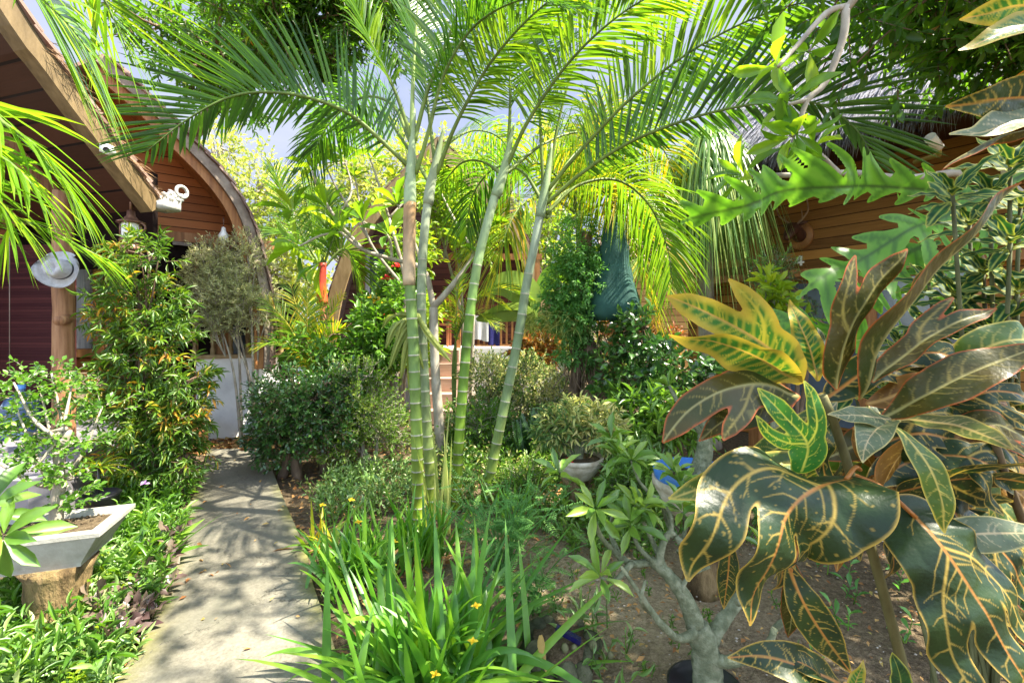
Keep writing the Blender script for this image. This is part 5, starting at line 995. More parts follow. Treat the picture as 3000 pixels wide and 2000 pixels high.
branch_tree('plumeria_tree', 'thin open plumeria with small sparse leaves against the sky beside the house', 'tree', gx(1160, 6.2), br, tp, 0.2, 0.085, 9, M_lime, M_bark)
br = [([A(2.9, 2.0, 0), A(2.95, 2.0, 1.2), P(2960, 545, 2.0), P(2700, 530, 2.0), P(2480, 505, 2.0), P(2250, 520, 2.0), P(2180, 515, 2.0)], .035, .010), ([A(2.95, 2.0, 1.2), A(3.1, 1.9, 2.6), A(2.3, 1.8, 3.15), P(2480, -30, 1.8), P(2478, 30, 1.8)], .04, .015), ([P(2478, 20, 1.8), P(2470, 110, 1.8), P(2420, 240, 1.8), P(2365, 295, 1.8), P(2340, 370, 1.8), P(2320, 400, 1.8)], .016, .008), ([P(2478, 20, 1.8), P(2420, 40, 1.8), P(2330, 140, 1.75), P(2280, 195, 1.72)], .013, .007), ([P(2470, 20, 1.8), P(2410, 100, 1.85), P(2370, 150, 1.85)], .008, .005), ([P(2460, 510, 2.0), P(2410, 460, 1.95), P(2385, 430, 1.9)], .012, .008), ([P(2365, 295, 1.8), P(2310, 305, 1.8)], .009, .006)]
tp = tipsat([(2180, 515, 2.0, -.8, -.2, .3), (2320, 400, 1.8, -.4, -.2, -.3), (2280, 195, 1.72, -.6, -.2, -.2), (2385, 430, 1.9, -.2, -.3, .8), (2310, 305, 1.8, -.5, -.3, .2), (2370, 150, 1.85, -.2, -.4, -.3), (2330, 390, 1.8, .3, -.4, -.6)])
branch_tree('plumeria_tree', 'bare pale plumeria branches with few bright leaves reaching in from the right edge', 'tree', A(2.9, 2.0, 0), br, tp, 0.16, 0.048, 7, M_plum, M_bark)

# --- left side shrubs
d = 3.9
shrub('willow_leaf_shrub', 'tall slim narrow-leaved shrub with orange young leaves beside the path', 'shrub', gx(392, d), [E(440, 770, d, 100, 70, .26), E(410, 890, d, 110, 90, .28), E(440, 1010, d, 115, 100, .3), E(390, 1140, d, 110, 100, .32), E(470, 1230, d, 115, 100, .32), E(420, 1340, d, 115, 80, .3), E(530, 1330, d, 60, 90, .25), E(310, 920, d, 40, 50, .15), E(550, 1120, d, 45, 80, .2)],
      900, 0.13, 12, 0.08, 0.016, M_willow, T_LONG, M_dbark, 1, (0.02, 0.012), 0.9, 0.25, -0.85, 1.9, 1.0, 0.2, 10, k=4)
d = 5.6
shrub('fluffy_shrub', 'fluffy grey-green fine-leaved shrub in front of the white porch wall', 'shrub', gx(705, d), [E(640, 790, d, 80, 70), E(730, 760, d, 60, 60), E(690, 860, d, 110, 70), E(600, 850, d, 60, 60), E(760, 880, d, 50, 90), E(640, 930, d, 80, 50)],
      1700, 0.15, 14, 0.048, 0.014, M_fluff, T_SM, M_bark, 4, (0.02, 0.008), 0.8, 0.6, -0.8, 1.8, 0.9, 0.0, 12, k=4)
d = 4.55
shrub('round_bush', 'dense dark green rounded bush at the right edge of the path', 'bush', gx(885, d), [E(870, 1180, d, 120, 110, .4), E(930, 1220, d, 120, 110, .4), E(820, 1270, d, 70, 90, .3), E(950, 1120, d, 90, 60, .3)],
      1500, 0.13, 10, 0.05, 0.024, M_dkgl, T_SM, M_dbark, 3, (0.05, 0.015), 0.9, 0.3, -0.5, 2.6, 0.9, 0.05, 14, k=4)
d = 4.75
shrub('round_bush', 'light fine-leaved bush right of the dark round bush, before the ringed palms', 'bush', gx(1060, d), [E(1060, 1200, d, 110, 110, .4), E(1110, 1270, d, 90, 90, .35), E(1010, 1290, d, 90, 80, .35), E(1050, 1120, d, 80, 60, .3)],
      1300, 0.12, 11, 0.038, 0.017, M_bushL, T_SM, M_bark, 4, (0.03, 0.01), 0.9, 0.35, -0.5, 2.2, 0.9, 0.05, 14, k=5)
d = 5.6
shrub('bushy_shrub', 'mid-green bushy shrub with lobed leaves above the round bush', 'shrub', gx(1030, d), [E(1000, 980, d, 110, 70, .45), E(1060, 1050, d, 100, 70, .45), E(930, 1010, d, 80, 50, .35), E(1120, 990, d, 60, 70, .3), E(1160, 920, d, 40, 70, .25)],
      700, 0.2, 9, 0.11, 0.04, M_mid, T_MED, M_dbark, 3, (0.03, 0.012), 0.9, 0.3, -0.8, 2.0, 1.0, 0.3, 12, k=3)
d = 2.35
# bonsai in the white trough
wp = thing('planter', 'rectangular white concrete planter on a sawn stump, holding a bonsai', 'planter', P(130, 1600, 2.2))
M_trough = noisemat('weathered_white_concrete', [(0.3, (0.13, 0.125, 0.08)), (0.45, (0.27, 0.26, 0.22)), (0.6, (0.36, 0.35, 0.31)), (0.75, (0.43, 0.42, 0.38))], 5, 0.8, 0.3, 50)
zt = 0.50; zb = 0.335
cen = (P(0, 1590, 2.12) + P(370, 1475, 2.55)) / 2; yv = nrm(A(.945, .326, 0)); xv = nrm(A(-.326, .945, 0))
hw, hd = 0.45, 0.19; ctr = A(-2.47, 2.22, 0)
def ringq(a_, b_, z): return [ctr + yv * sx_ * a_ + xv * sy_ * b_ + A(0, 0, z) for sx_, sy_ in ((-1, -1), (1, -1), (1, 1), (-1, 1))]
rings = [ringq(hw * .8, hd * .8, zb), ringq(hw * .81, hd * .81, zb + .02), ringq(hw * .97, hd * .97, zt - 0.02), ringq(hw, hd, zt - 0.02), ringq(hw, hd, zt), ringq(hw - .05, hd - .05, zt), ringq(hw - .06, hd - .06, zt - .04)]
V = np.array(rings).reshape(-1, 3); Q = [(i * 4 + k, i * 4 + (k + 1) % 4, i * 4 + 4 + (k + 1) % 4, i * 4 + 4 + k) for i in range(6) for k in range(4)] + [(3, 2, 1, 0)]
mb = MB(); mb.add(V, Q); mb.build('trough', M_trough, wp, smooth=False)
mb = MB(); mb.add(ringq(hw - .055, hd - .055, zt - .025), [(0, 1, 2, 3)]); 
n = 120; q = ctr + yv * R.uniform(-.34, .34, (n, 1)) + xv * R.uniform(-.15, .15, (n, 1)) + A(0, 0, zt - .022); s_ = R.uniform(.004, .014, (n, 1)); mb.inst(oc, q, A(1, 0, 0) * s_, A(0, 1, 0) * s_, A(0, 0, 1) * s_); mb.build('soil', M_soil, wp)
M_stump = noisemat('stump_wood', [(0.28, (0.03, 0.018, 0.008)), (0.42, (0.10, 0.065, 0.028)), (0.58, (0.24, 0.165, 0.075)), (0.75, (0.10, 0.085, 0.025))], 7, 0.85, 0.9, 14, (1.5, 1.5, 0.5), bdist=0.04)
def stump(name, label, c, r, h, flare=1.15, group=None, wob=0.12):
    mb = MB(); k = np.linspace(0, 1, 9); mb.tube(np.stack([c[0] + 0 * k, c[1] + 0 * k, c[2] - .03 + (h + .03) * k], -1), r * np.interp(k, [0, .2, .5, .85, 1], [flare, 1.0, .9, .98, 1.1]), 22, wob=wob); o = mb.build(name, M_stump); tag(o, label, 'stump', group); return o
stump('tree_stump', 'mossy yellow-brown stump carrying the white planter', A(-2.23, 2.24, 0), 0.13, zb)
tb = ctr + yv * (-0.02) + xv * 0.02 + A(0, 0, zt - .03)
bp = [(P(160, 1560, 2.33), 0), (P(165, 1450, 2.34), 0), (P(180, 1330, 2.35), 0), (P(205, 1250, 2.35), 0)]
bt = thing('bonsai_tree', 'bonsai with layered pads of small round leaves growing in the white planter', 'bonsai', P(160, 1565, 2.33))
mb = MB(); b0 = P(160, 1570, 2.33)
mb.tube(smooth_line([b0, P(170, 1440, 2.34), P(178, 1330, 2.35), P(200, 1260, 2.36)], 18), np.interp(np.linspace(0, 1, 18), [0, .12, 1], [.05, .032, .018]), 12, wob=0.15)
pads = [(150, 1090, 2.5, 90, 22), (40, 1120, 2.3, 70, 30), (120, 1150, 2.4, 80, 22), (50, 1200, 2.3, 90, 30), (210, 1130, 2.45, 60, 22), (180, 1220, 2.45, 100, 30), (110, 1260, 2.35, 90, 24), (60, 1300, 2.3, 80, 26), (300, 1190, 2.5, 60, 24), (140, 1330, 2.28, 60, 24), (0, 1360, 2.2, 60, 24), (90, 1380, 2.25, 60, 26), (215, 1400, 2.3, 40, 22), (20, 1240, 2.35, 60, 24), (215, 1465, 2.35, 40, 22), (250, 1290, 2.4, 50, 20)]
bl_ = MB()
for sx, sy, dd, rx, rz in pads:
    c = P(sx, sy, dd); j0 = P(170 + R.uniform(-8, 25), 1500 - R.uniform(40, 250), 2.34)
    mb.tube(smooth_line([j0, (j0 + c) / 2 + A(0, 0, -0.03) + R.normal(size=3) * .02, c], 8), np.linspace(.012, .004, 8), 6)
    p, o, ix = blob_pts([(c, A(rx * dd / F, rx * dd / F, rz * dd / F))], 20, -9, 1.8); twigs(bl_, p, o * A(1, 1, .4) + A(0, 0, .35), 0.06, 7, 0.030, 0.02, T_MED, 0, 1, 1.0, 0.0, .002, upv=1.2)
mb.build('trunk', M_bark, bt); bl_.build('foliage', [M_mid, M_bark], bt)
# desert rose leaves at the left edge
br = [([A(-2.2, 1.55, 0), A(-2.15, 1.6, 0.35), P(-60, 1580, 1.62)], .035, .018), ([P(-60, 1580, 1.62), P(0, 1575, 1.6)], .014, .01)]
branch_tree('desert_rose', 'desert rose with glossy paddle leaves at the left edge before the planter', 'plant', A(-2.2, 1.55, 0), br, tipsat([(10, 1572, 1.6, .5, -.6, .3), (-40, 1500, 1.62, .3, -.4, .7)]), 0.16, 0.05, 15, M_desert, M_gbark, open_=(0.3, 1.9))
# potted dark cordyline-like plant on porch edge
po = thing('grass_plant', 'tuft of yellow and orange strap leaves in a dark pot at the porch edge', 'plant', P(290, 1480, 3.35) * A(1, 1, 0))
c = P(290, 1370, 3.3); n = 34; az = R.uniform(0, 6.28, n); ti = R.uniform(.5, 1.4, n); dd = np.stack([np.sin(ti) * np.cos(az), np.sin(ti) * np.sin(az), np.cos(ti)], -1)
mb = MB(); mb.ribbons(np.tile(c, (n, 1)), dd, np.cross(dd, A(0, 0, 1)), R.uniform(.16, .28, n), .018, .45, 5); mb.build('leaves', M_frondY, po)
mb = MB(); q = A(c[0], c[1], 0); mb.lathe(q, [(.0, .0), (.09, 0), (.12, .25), (.13, .27), (.115, .28), (.1, .25), (0, .25)], 20); mb.tube([q + A(0, 0, .24), c], .01, 6); mb.build('pot', M_black, po)
# long jagged leaf fern and its neighbours by the planter
def straps(name, label, cat, c, n, L, W, tilt, g, mat, group=None, segs=6, azr=(0, 6.28), fold=.25, tip=.9, jit=.05, part='leaves'):
    t = thing(name, label, cat, c, group); az = R.uniform(*azr, n); ti = R.uniform(*tilt, n)
    dd = np.stack([np.sin(ti) * np.cos(az), np.sin(ti) * np.sin(az), np.cos(ti)], -1); b0 = np.asarray(c) + R.normal(size=(n, 3)) * A(jit, jit, 0)
    mb = MB(); mb.ribbons(b0, dd, np.stack([-np.sin(az), np.cos(az), 0 * az], -1) + R.normal(size=(n, 3)) * .25, R.uniform(L[0], L[1], n), R.uniform(W[0], W[1], n), R.uniform(g[0], g[1], n), segs, fold=fold, tip=tip); mb.build(part, mat, t); return t
straps('strap_leaf_plant', 'plant with long broad wavy-edged green leaves beside the white planter', 'plant', P(400, 1640, 2.75) * A(1, 1, 0), 12, (.35, .6), (.05, .08), (.4, 1.1), (.1, .4), M_mid, azr=(-.6, 2.2))
straps('iris_clump', 'big foreground clump of arching iris-like blades with yellow flowers', 'plant', A(-0.33, 1.86, 0), 230, (.45, .92), (.03, .048), (.06, 1.25), (.08, .6), M_iris, segs=8, jit=.13)
straps('iris_clump', 'upright iris-like clump with yellow flowers at the path edge, left of the palm bases', 'plant', P(1060, 1690, 2.7) * A(1, 1, 0), 125, (.35, .62), (.022, .034), (.05, .75), (.1, .6), M_iris, segs=7, jit=.1)
straps('iris_clump', 'strap-leaved clump at the foot of the two left palm stems', 'plant', P(1230, 1640, 2.9) * A(1, 1, 0), 80, (.35, .6), (.022, .032), (.05, .6), (.05, .5), M_iris, segs=7, jit=.1)
straps('iris_clump', 'thin-bladed upright clump between the right palm stem and the stone bowl', 'plant', P(1500, 1560, 3.3) * A(1, 1, 0), 30, (.3, .6), (.018, .028), (.05, .6), (.05, .4), M_iris, segs=6, jit=.1)
straps('iris_clump', 'yellow-tinged blades beside the path in front of the round bush', 'plant', P(960, 1600, 3.05) * A(1, 1, 0), 26, (.25, .42), (.018, .028), (.1, .9), (.1, .7), M_frondY, segs=6, jit=.08)
for o in [o for o in bpy.data.objects if o.name.startswith('iris_clump')]:
    n = 11; c = np.array(o.location); az = R.uniform(0, 6.28, n); ti = R.uniform(.5, 1.4, n); dd = np.stack([np.sin(ti) * np.cos(az), np.sin(ti) * np.sin(az), np.cos(ti)], -1)
    mb = MB(); mb.ribbons(c + R.normal(size=(n, 3)) * A(.08, .08, 0), dd, np.stack([-np.sin(az), np.cos(az), 0 * az], -1) + R.normal(size=(n, 3)) * .5, R.uniform(.2, .45, n), .022, R.uniform(.3, .9, n), 6, fold=.6); mb.build('dry_leaves', M_lit, o)
# yellow flowers on thin stalks
ic = [o for o in bpy.data.objects if o.name.startswith('iris_clump')]
def flower(parent, c, s_=.028, mat=None):
    mb = MB(); n = 6; ph = np.arange(n) * 2 * pi / n + R.random(); el = np.where(np.arange(n) % 2 == 0, 1.35, .65); dd = np.stack([np.sin(el) * np.cos(ph), np.sin(el) * np.sin(ph) * .6 - .3, np.cos(el)], -1)
    mb.leaves(np.tile(c, (n, 1)), dd, np.tile(A(0, -.4, 1), (n, 1)), np.where(np.arange(n) % 2 == 0, s_ * 1.25, s_), s_ * .7, T_MED, None, 0); mb.build('flower', mat or M_flow, parent)
for oi, sx, sy, dd, bx in ((0, 1395, 1775, 1.65, -.28), (0, 1385, 1878, 1.6, -.3), (0, 1275, 1975, 1.55, -.33), (1, 1155, 1588, 2.5, None), (1, 1150, 1655, 2.45, None), (1, 1050, 1530, 2.7, None), (4, 945, 1480, 3.0, None), (4, 1030, 1465, 3.0, None)):
    c = P(sx, sy, dd); flower(ic[oi], c, (.016 if dd < 2 else .02)); b0 = np.array(ic[oi].location); mb = MB(); mb.tube(smooth_line([b0, (b0 + c) / 2 + A(0, 0, .08), c], 8), .0035, 5); mb.build('flower_stalk', M_iris, ic[oi])
# feathery blue-green plant
def feathery(name, label, base, cen, n, LL, spread, mat=M_blue, leafl=.016, group=None):
    t = thing(name, label, 'plant', base, group); mb = MB(); sb = MB()
    for k in range(n):
        e = cen + R.normal(size=3) * spread; st = base + R.normal(size=3) * A(.03, .03, 0); mid_ = (st * .4 + e * .6) * A(1, 1, 1) + A(0, 0, .06); c = smooth_line([st, mid_, e], 7); sb.tube(c, np.linspace(.004, .002, 7), 5)
        for q in range(4):
            f0 = c[R.integers(3, 7)]; dd = nrm(R.normal(size=3) * A(1, 1, .4) + A(0, 0, .25)); L_ = LL * R.uniform(.6, 1.1); sb.tube([f0, f0 + dd * L_], [.0015, .0008], 4, cap=False)
            m = 11; tt = np.repeat(np.linspace(.12, 1, m), 2); sg_ = np.tile([1, -1], m); sd_ = nrm(np.cross(dd, A(0, 0, 1))); pos = f0 + dd * (tt * L_)[:, None]
            mb.leaves(pos, dd * .45 + sd_ * sg_[:, None] + R.normal(size=(2 * m, 3)) * .08, np.tile(A(0, 0, 1), (2 * m, 1)), leafl * 1.5 * np.sin(pi * (tt * .8 + .15)) + leafl * .3, leafl * .5, T_SM, np.full(2 * m, R.random()))
    mb.build('leaflets', mat, t); sb.build('stalks', mat, t); return t
feathery('feathery_plant', 'feathery blue-green plant with fine paired leaflets right of the palm bases', P(1470, 1700, 2.67) * A(1, 1, 0), P(1480, 1500, 2.75), 46, .17, A(.20, .14, .13))
feathery('feathery_plant', 'small low tuft of feathery leaflets at the sandy edge', P(1560, 1790, 2.4) * A(1, 1, 0), P(1560, 1690, 2.4), 16, .13, A(.12, .1, .08))
# spiky fountain of pale pinnate leaf between the stems
straps('spiky_seedling', 'pale spiky palm seedling between the second and third stems', 'plant', P(1285, 1560, 3.3) * A(1, 1, 0), 9, (.5, .95), (.02, .03), (.02, .25), (.02, .1), M_pale, segs=5)

# --- bedding plants along the beds: individuals of a few kinds
def bedplant(kind, label, pos, h, n, LL, LW, mat, tpl, group, cat='plant', spread=1.0, nst=5, droop=.1):
    t = thing(kind, label, cat, pos, group); mb = MB(); k = nst
    az = R.uniform(0, 6.28, k); ti = R.uniform(.05, .75, k); dd = np.stack([np.sin(ti) * np.cos(az), np.sin(ti) * np.sin(az), np.cos(ti)], -1)
    b0 = pos + R.normal(size=(k, 3)) * A(.02, .02, 0); twigs(mb, b0, dd, h * R.uniform(.7, 1.15, k), n, LL, LW, tpl, 0, 1, spread, droop, .004, upv=.8); mb.build('leaves', [mat, M_mid], t); return t
def scatter(kind, label, group, poly, count, h, n, LL, LW, mat, tpl, mind=.1, **kw):
    poly = [np.asarray(p)[:2] for p in poly]; out = []; tries = 0
    xs = [p[0] for p in poly]; ys = [p[1] for p in poly]
    while len(out) < count and tries < 6000:
        tries += 1; x, y = R.uniform(min(xs), max(xs)), R.uniform(min(ys), max(ys)); ins = False
        for i in range(len(poly)):
            (x1, y1), (x2, y2) = poly[i], poly[i - 1]
            if (y1 > y) != (y2 > y) and x < (x2 - x1) * (y - y1) / (y2 - y1 + 1e-12) + x1: ins = not ins
        if not ins or path_side(np.array([x]), np.array([y]))[0] or any((x - a_) ** 2 + (y - b_) ** 2 < mind ** 2 for a_, b_ in out): continue
        out.append((x, y)); s_ = R.uniform(.75, 1.25); bedplant(kind, label, A(x, y, 0), h * s_, n, LL * R.uniform(.85, 1.15), LW, mat, tpl, group, **kw)
Lb = [G(-100, 1960), G(60, 1720), G(380, 1560), G(520, 1530), G(490, 1700), G(440, 1850), G(330, 2060), G(-100, 2100)]
scatter('silver_leaf_plant', 'low silvery-green bedding plant crowding the left bed between planter and path', 'silvery bedding plants in the left bed', Lb, 85, .15, 12, .06, .016, M_silver, T_LONG, .06)
scatter('narrow_leaf_plant', 'narrow-leaved green bedding plant crowding the left bed between planter and path', 'green bedding plants in the left bed', Lb, 45, .2, 9, .085, .016, M_mid, T_LONG, .08)
scatter('round_leaf_plant', 'small round-leaved lime plant among the silvery ones in the left bed', 'lime plants in the left bed', Lb, 40, .13, 9, .035, .022, M_lime, T_MED, .08)
scatter('purple_plant', 'low plant with dark purplish oval leaves at the left path edge', 'purple-leaved plants in the left bed', [G(420, 1780), G(480, 1630), G(540, 1640), G(470, 1840), G(300, 1950), G(280, 1800)], 16, .15, 6, .07, .036, M_purp, T_MED, .08)
scatter('bedding_plant', 'small green leafy plant under the narrow-leaved shrub', 'small plants under the left shrub', [G(260, 1540), G(330, 1440), G(560, 1440), G(520, 1540)], 22, .22, 9, .07, .022, M_mid, T_LONG, .1)
Cb = [G(1000, 1400), G(1240, 1380), G(1240, 1480), G(1040, 1560), G(900, 1500)]
scatter('ground_cover_plant', 'low mixed leafy plant under the light bush left of the palm stems', 'low plants under the light bush', Cb, 60, .22, 9, .05, .018, M_silver, T_SM, .09)
Mb = [G(1280, 1300), G(1660, 1290), G(1640, 1420), G(1540, 1520), G(1290, 1500)]
scatter('variegated_plant', 'cream-variegated low plant in the bed behind the right palm stems', 'variegated plants in the central bed', Mb, 80, .26, 9, .055, .02, M_var, T_SM, .1)
scatter('bedding_plant', 'low green plant in the bed behind the right palm stems', 'green plants in the central bed', Mb, 60, .28, 9, .06, .022, M_mid, T_SM, .12)
Rb = [G(1690, 1560), G(1900, 1400), G(2200, 1400), G(2500, 1500), G(2300, 1640), G(1950, 1650)]
scatter('fine_leaf_plant', 'dark fine-leaved low plant around the planter stumps on the right', 'low plants around the right stumps', Rb, 50, .24, 10, .045, .014, M_blue, T_SM, .13)
scatter('seedling', 'pale narrow-leaved seedling sprouting from the bare soil', 'seedlings on the bare soil', [G(1620, 1900), G(1700, 1780), G(1850, 1930), G(1800, 2050), G(1650, 2050)], 9, .13, 5, .07, .014, M_silver, T_LONG, .1, nst=2)
scatter('seedling', 'small round-leaved seedling on the shaded soil below the croton', 'seedlings below the croton', [G(2400, 1650), G(2600, 1620), G(2700, 1900), G(2480, 1900)], 7, .10, 5, .075, .024, M_blue, T_OB, .15, nst=2)
scatter('bedding_plant', 'dark low plant in the shade at the lower right corner', 'dark plants at the lower right', [G(2780, 1800), G(3000, 1720), G(3100, 2000), G(2850, 2000)], 16, .14, 8, .05, .018, M_dkgl, T_MED, .09)

Cr = [G(1560, 1520), G(1700, 1500), G(1960, 1530), G(1900, 1640), G(1700, 1640)]
scatter('fern_plant', 'fresh green low plant around the split stump of the tan bowl', 'low plants by the tan bowl', Cr, 36, .22, 9, .06, .02, M_desert, T_MED, .09)
shrub('leafy_shrub', 'pale fine-leaved low shrub between the right palm stem and the tan bowl', 'shrub', gx(1560, 3.9), [E(1550, 1400, 3.9, 60, 50, .2), E(1490, 1440, 3.9, 50, 40, .2)], 240, .1, 10, .045, .015, M_bushL, T_SM, M_bark, 3, (.012, .006), .9, .5, -.7, 2.0, .9, 0, 8, k=5)
shrub('leafy_shrub', 'lime long-leaved low shrub right of the tan bowl stump', 'shrub', gx(1860, 3.4), [E(1830, 1430, 3.4, 60, 55, .2), E(1900, 1400, 3.4, 50, 60, .2)], 170, .1, 9, .08, .02, M_desert, T_LONG, M_gbark, 3, (.012, .006), .9, .5, -.7, 2.0, .9, 0, 8, k=5)
shrub('leafy_shrub', 'mottled low shrub at the base of the gnarled trunk', 'shrub', gx(1790, 4.8), [E(1780, 1270, 4.8, 60, 40, .25), E(1700, 1290, 4.8, 60, 40, .25)], 260, .12, 10, .06, .02, M_var, T_SM, M_bark, 3, (.012, .006), .9, .5, -.7, 2.0, .9, 0, 8, k=5)
scatter('weed', 'tiny weed on the bare soil among the desert rose branches', 'weeds on the bare soil', [G(1600, 1700), G(1900, 1650), G(2350, 1700), G(2500, 2000), G(1600, 2000)], 26, .07, 6, .03, .011, M_mid, T_SM, .12, nst=3)
# --- middle of the garden
d = 6.0
shrub('clipped_hedge', 'pale yellow-flecked clipped hedge in front of the distant porch', 'hedge', gx(1500, d), [E(1430, 1110, d, 80, 70, .4), E(1540, 1120, d, 90, 75, .4), E(1620, 1180, d, 60, 70, .35), E(1460, 1200, d, 100, 60, .4)],
      1300, .14, 10, .05, .024, M_var, T_SM, M_bark, 4, (.02, .01), .9, .4, -.9, 2.4, .9, 0, 10, k=4)
d = 5.2
shrub('leafy_shrub', 'small-leaved green shrub low between the third and fourth palm stems', 'shrub', gx(1420, d), [E(1400, 1240, d, 90, 70, .35), E(1480, 1290, d, 90, 60, .35), E(1370, 1330, d, 80, 60, .35)], 900, .14, 10, .05, .022, M_mid, T_SM, M_bark, 3, (.02, .01), .9, .4, -.9, 2.2, .9, 0, 10, k=4)
# zz plant: upright stems with paired leaves
zz = thing('upright_fern', 'dark upright plant of stiff feathered stems in the central bed', 'plant', gx(1560, 4.9)); mb = MB()
for k in range(26):
    b0 = gx(1560, 4.9) + R.normal(size=3) * A(.1, .08, 0); dd = nrm(A(R.normal() * .35, R.normal() * .3, 1)); L_ = R.uniform(.4, .68); m = 18; tt = np.repeat(np.linspace(.2, 1, m), 2); sg_ = np.tile([1, -1], m); sd_ = nrm(np.cross(dd, rdir(1)[0]))
    mb.tube([b0, b0 + dd * L_], [.008, .003], 5); mb.leaves(b0 + dd * (tt * L_)[:, None], dd * .7 + sd_ * sg_[:, None], np.tile(A(0, -1, .5), (2 * m, 1)), .085 * np.sin(pi * (.2 + .75 * tt)), .03, T_MED, np.full(2 * m, R.random() * .5))
mb.build('fronds', M_dkgl, zz)
d = 4.6
shrub('glossy_shrub', 'dark glossy broad-leaved shrub right of the gnarled trunk', 'shrub', gx(1900, d), [E(1880, 1010, d, 80, 70, .4), E(1960, 1060, d, 110, 70, .45), E(1840, 1110, d, 80, 60, .35), E(2060, 1120, d, 90, 70, .4), E(1900, 960, d, 70, 30, .3)],
      420, .18, 8, .095, .05, M_dkgl, T_MED, M_dbark, 3, (.025, .01), .9, .4, -.8, 2.0, 1.1, .2, 10, k=3)
d = 4.1
shrub('soft_shrub', 'soft light-green shrub of long pointed leaves before the gnarled trunk', 'shrub', gx(1890, d), [E(1870, 1230, d, 80, 60, .3), E(1960, 1250, d, 100, 60, .35), E(1830, 1310, d, 60, 50, .25)], 150, .14, 9, .14, .032, M_desert, T_LONG, M_gbark, 3, (.02, .01), .7, .8, -.9, 2.0, 1.1, .05, 8, k=3)
d = 6.6
shrub('red_leaf_plant', 'orange-red narrow-leaved plant in front of the distant porch railing', 'plant', gx(1590, d), [E(1590, 1010, d, 55, 50, .3), E(1560, 1050, d, 50, 40, .3)], 120, .14, 10, .15, .02, M_red, T_LONG, M_bark, 2, (.02, .01), .8, .6, -.9, 2.0, 1.0, .1, 6)
d = 8.2
shrub('red_leaf_plant', 'dark red leafy plant seen under the folded green parasol', 'plant', gx(1830, d), [E(1820, 970, d, 70, 50, .4), E(1930, 1000, d, 60, 40, .4)], 160, .16, 9, .13, .03, M_red, T_LONG, M_bark, 2, (.02, .01), .8, .5, -.9, 2.0, 1.0, .1, 6)
shrub('lime_shrub', 'bright lime shrub glowing behind the gnarled trunk', 'shrub', gx(1810, 6.8), [E(1790, 1060, 6.8, 70, 50, .35), E(1850, 1110, 6.8, 60, 50, .35)], 260, .15, 9, .07, .03, M_lime, T_SM, M_bark, 2, (.02, .01), .8, .5, -.9)
shrub('yellow_plant', 'rosette-leaved bright yellow plant behind the yellow croton leaf', 'plant', gx(2270, 3.4), [E(2265, 880, 3.4, 35, 25, .12), E(2245, 840, 3.4, 12, 25, .08), E(2290, 930, 3.4, 35, 25, .12)], 26, .08, 7, .12, .04, M_lime, T_OB, M_gbark, 1, (.02, .012), .7, .7, -9, 2, 1.0, .1, 6)
shrub('dark_conifer', 'dark needle-leaved bush beneath the white figure on the boards', 'bush', gx(2330, 4.6), [E(2260, 810, 4.6, 50, 60, .25), E(2350, 860, 4.6, 80, 60, .3), E(2400, 940, 4.6, 70, 60, .3)], 420, .14, 16, .05, .007, M_dkgl, T_SM, M_dbark, 1, (.03, .012), .8, .4, -.9, 2, .7, 0, 8)
d = 6.9
shrub('broad_leaf_shrub', 'lime broad-leaved shrub screening the distant house left of its steps', 'shrub', gx(1190, d), [E(1205, 930, d, 60, 60, .4), E(1210, 740, d, 50, 60, .3), E(1200, 1020, d, 70, 60, .4)], 420, .2, 8, .13, .05, M_lime, T_MED, M_bark, 3, (.03, .012), .9, .3, -.8, 2.0, 1.0, .3, 10)
shrub('tall_shrub', 'tall yellow-green shrub rising before the gable of the distant house', 'shrub', gx(1380, 7.6), [E(1340, 640, 7.6, 80, 70, .4), E(1400, 700, 7.6, 60, 60, .4), E(1260, 570, 7.6, 80, 70, .4)], 330, .22, 8, .13, .05, M_lime, T_MED, M_bark, 2, (.04, .012), .9, .3, -.75, 2.0, 1.0, .3, 10)
# banana plant behind the stems
bn = thing('banana_plant', 'banana plant with two broad pale leaves between the third and fourth stems', 'plant', gx(1560, 6.6)); 
def bigleaf(parent, pts, W, mat, side, name='leaf', fold=.3, n=14, segw=6, tear=0.0):
    c = smooth_line(pts, n + 1); tg = nrm(np.gradient(c, axis=0)); sdv = nrm(np.asarray(side) - tg * (tg @ np.asarray(side))[:, None]); nn = np.cross(sdv, tg); t = np.linspace(0, 1, n + 1); pr = np.sin(pi * np.clip(.06 + .92 * t, 0, 1)) ** .6
    xs = np.linspace(-1, 1, 2 * segw + 1); V = c[:, None] + sdv[:, None] * (xs[None] * pr[:, None] * W / 2)[..., None] + nn[:, None] * ((np.abs(xs)[None] * fold + .05 * np.sin(t[:, None] * 25) * np.abs(xs)[None]) * pr[:, None] * W / 2)[..., None]
    m = 2 * segw + 1; i = np.arange(n)[:, None]; j = np.arange(m - 1)[None]; mb = MB(); mb.add(V.reshape(-1, 3), np.stack([i * m + j, i * m + j + 1, (i + 1) * m + j + 1, (i + 1) * m + j], -1).reshape(-1, 4), rnd=R.random()); mb.tube(c - nn * .006, np.linspace(.02, .004, n + 1), 6); return mb.build(name, mat, parent)
mb = MB(); mb.tube(smooth_line([gx(1560, 6.6), P(1560, 1050, 6.6), P(1560, 950, 6.6)], 8), [.08, .07, .07, .06, .06, .05, .05, .04], 12); mb.build('stem', M_lime, bn)
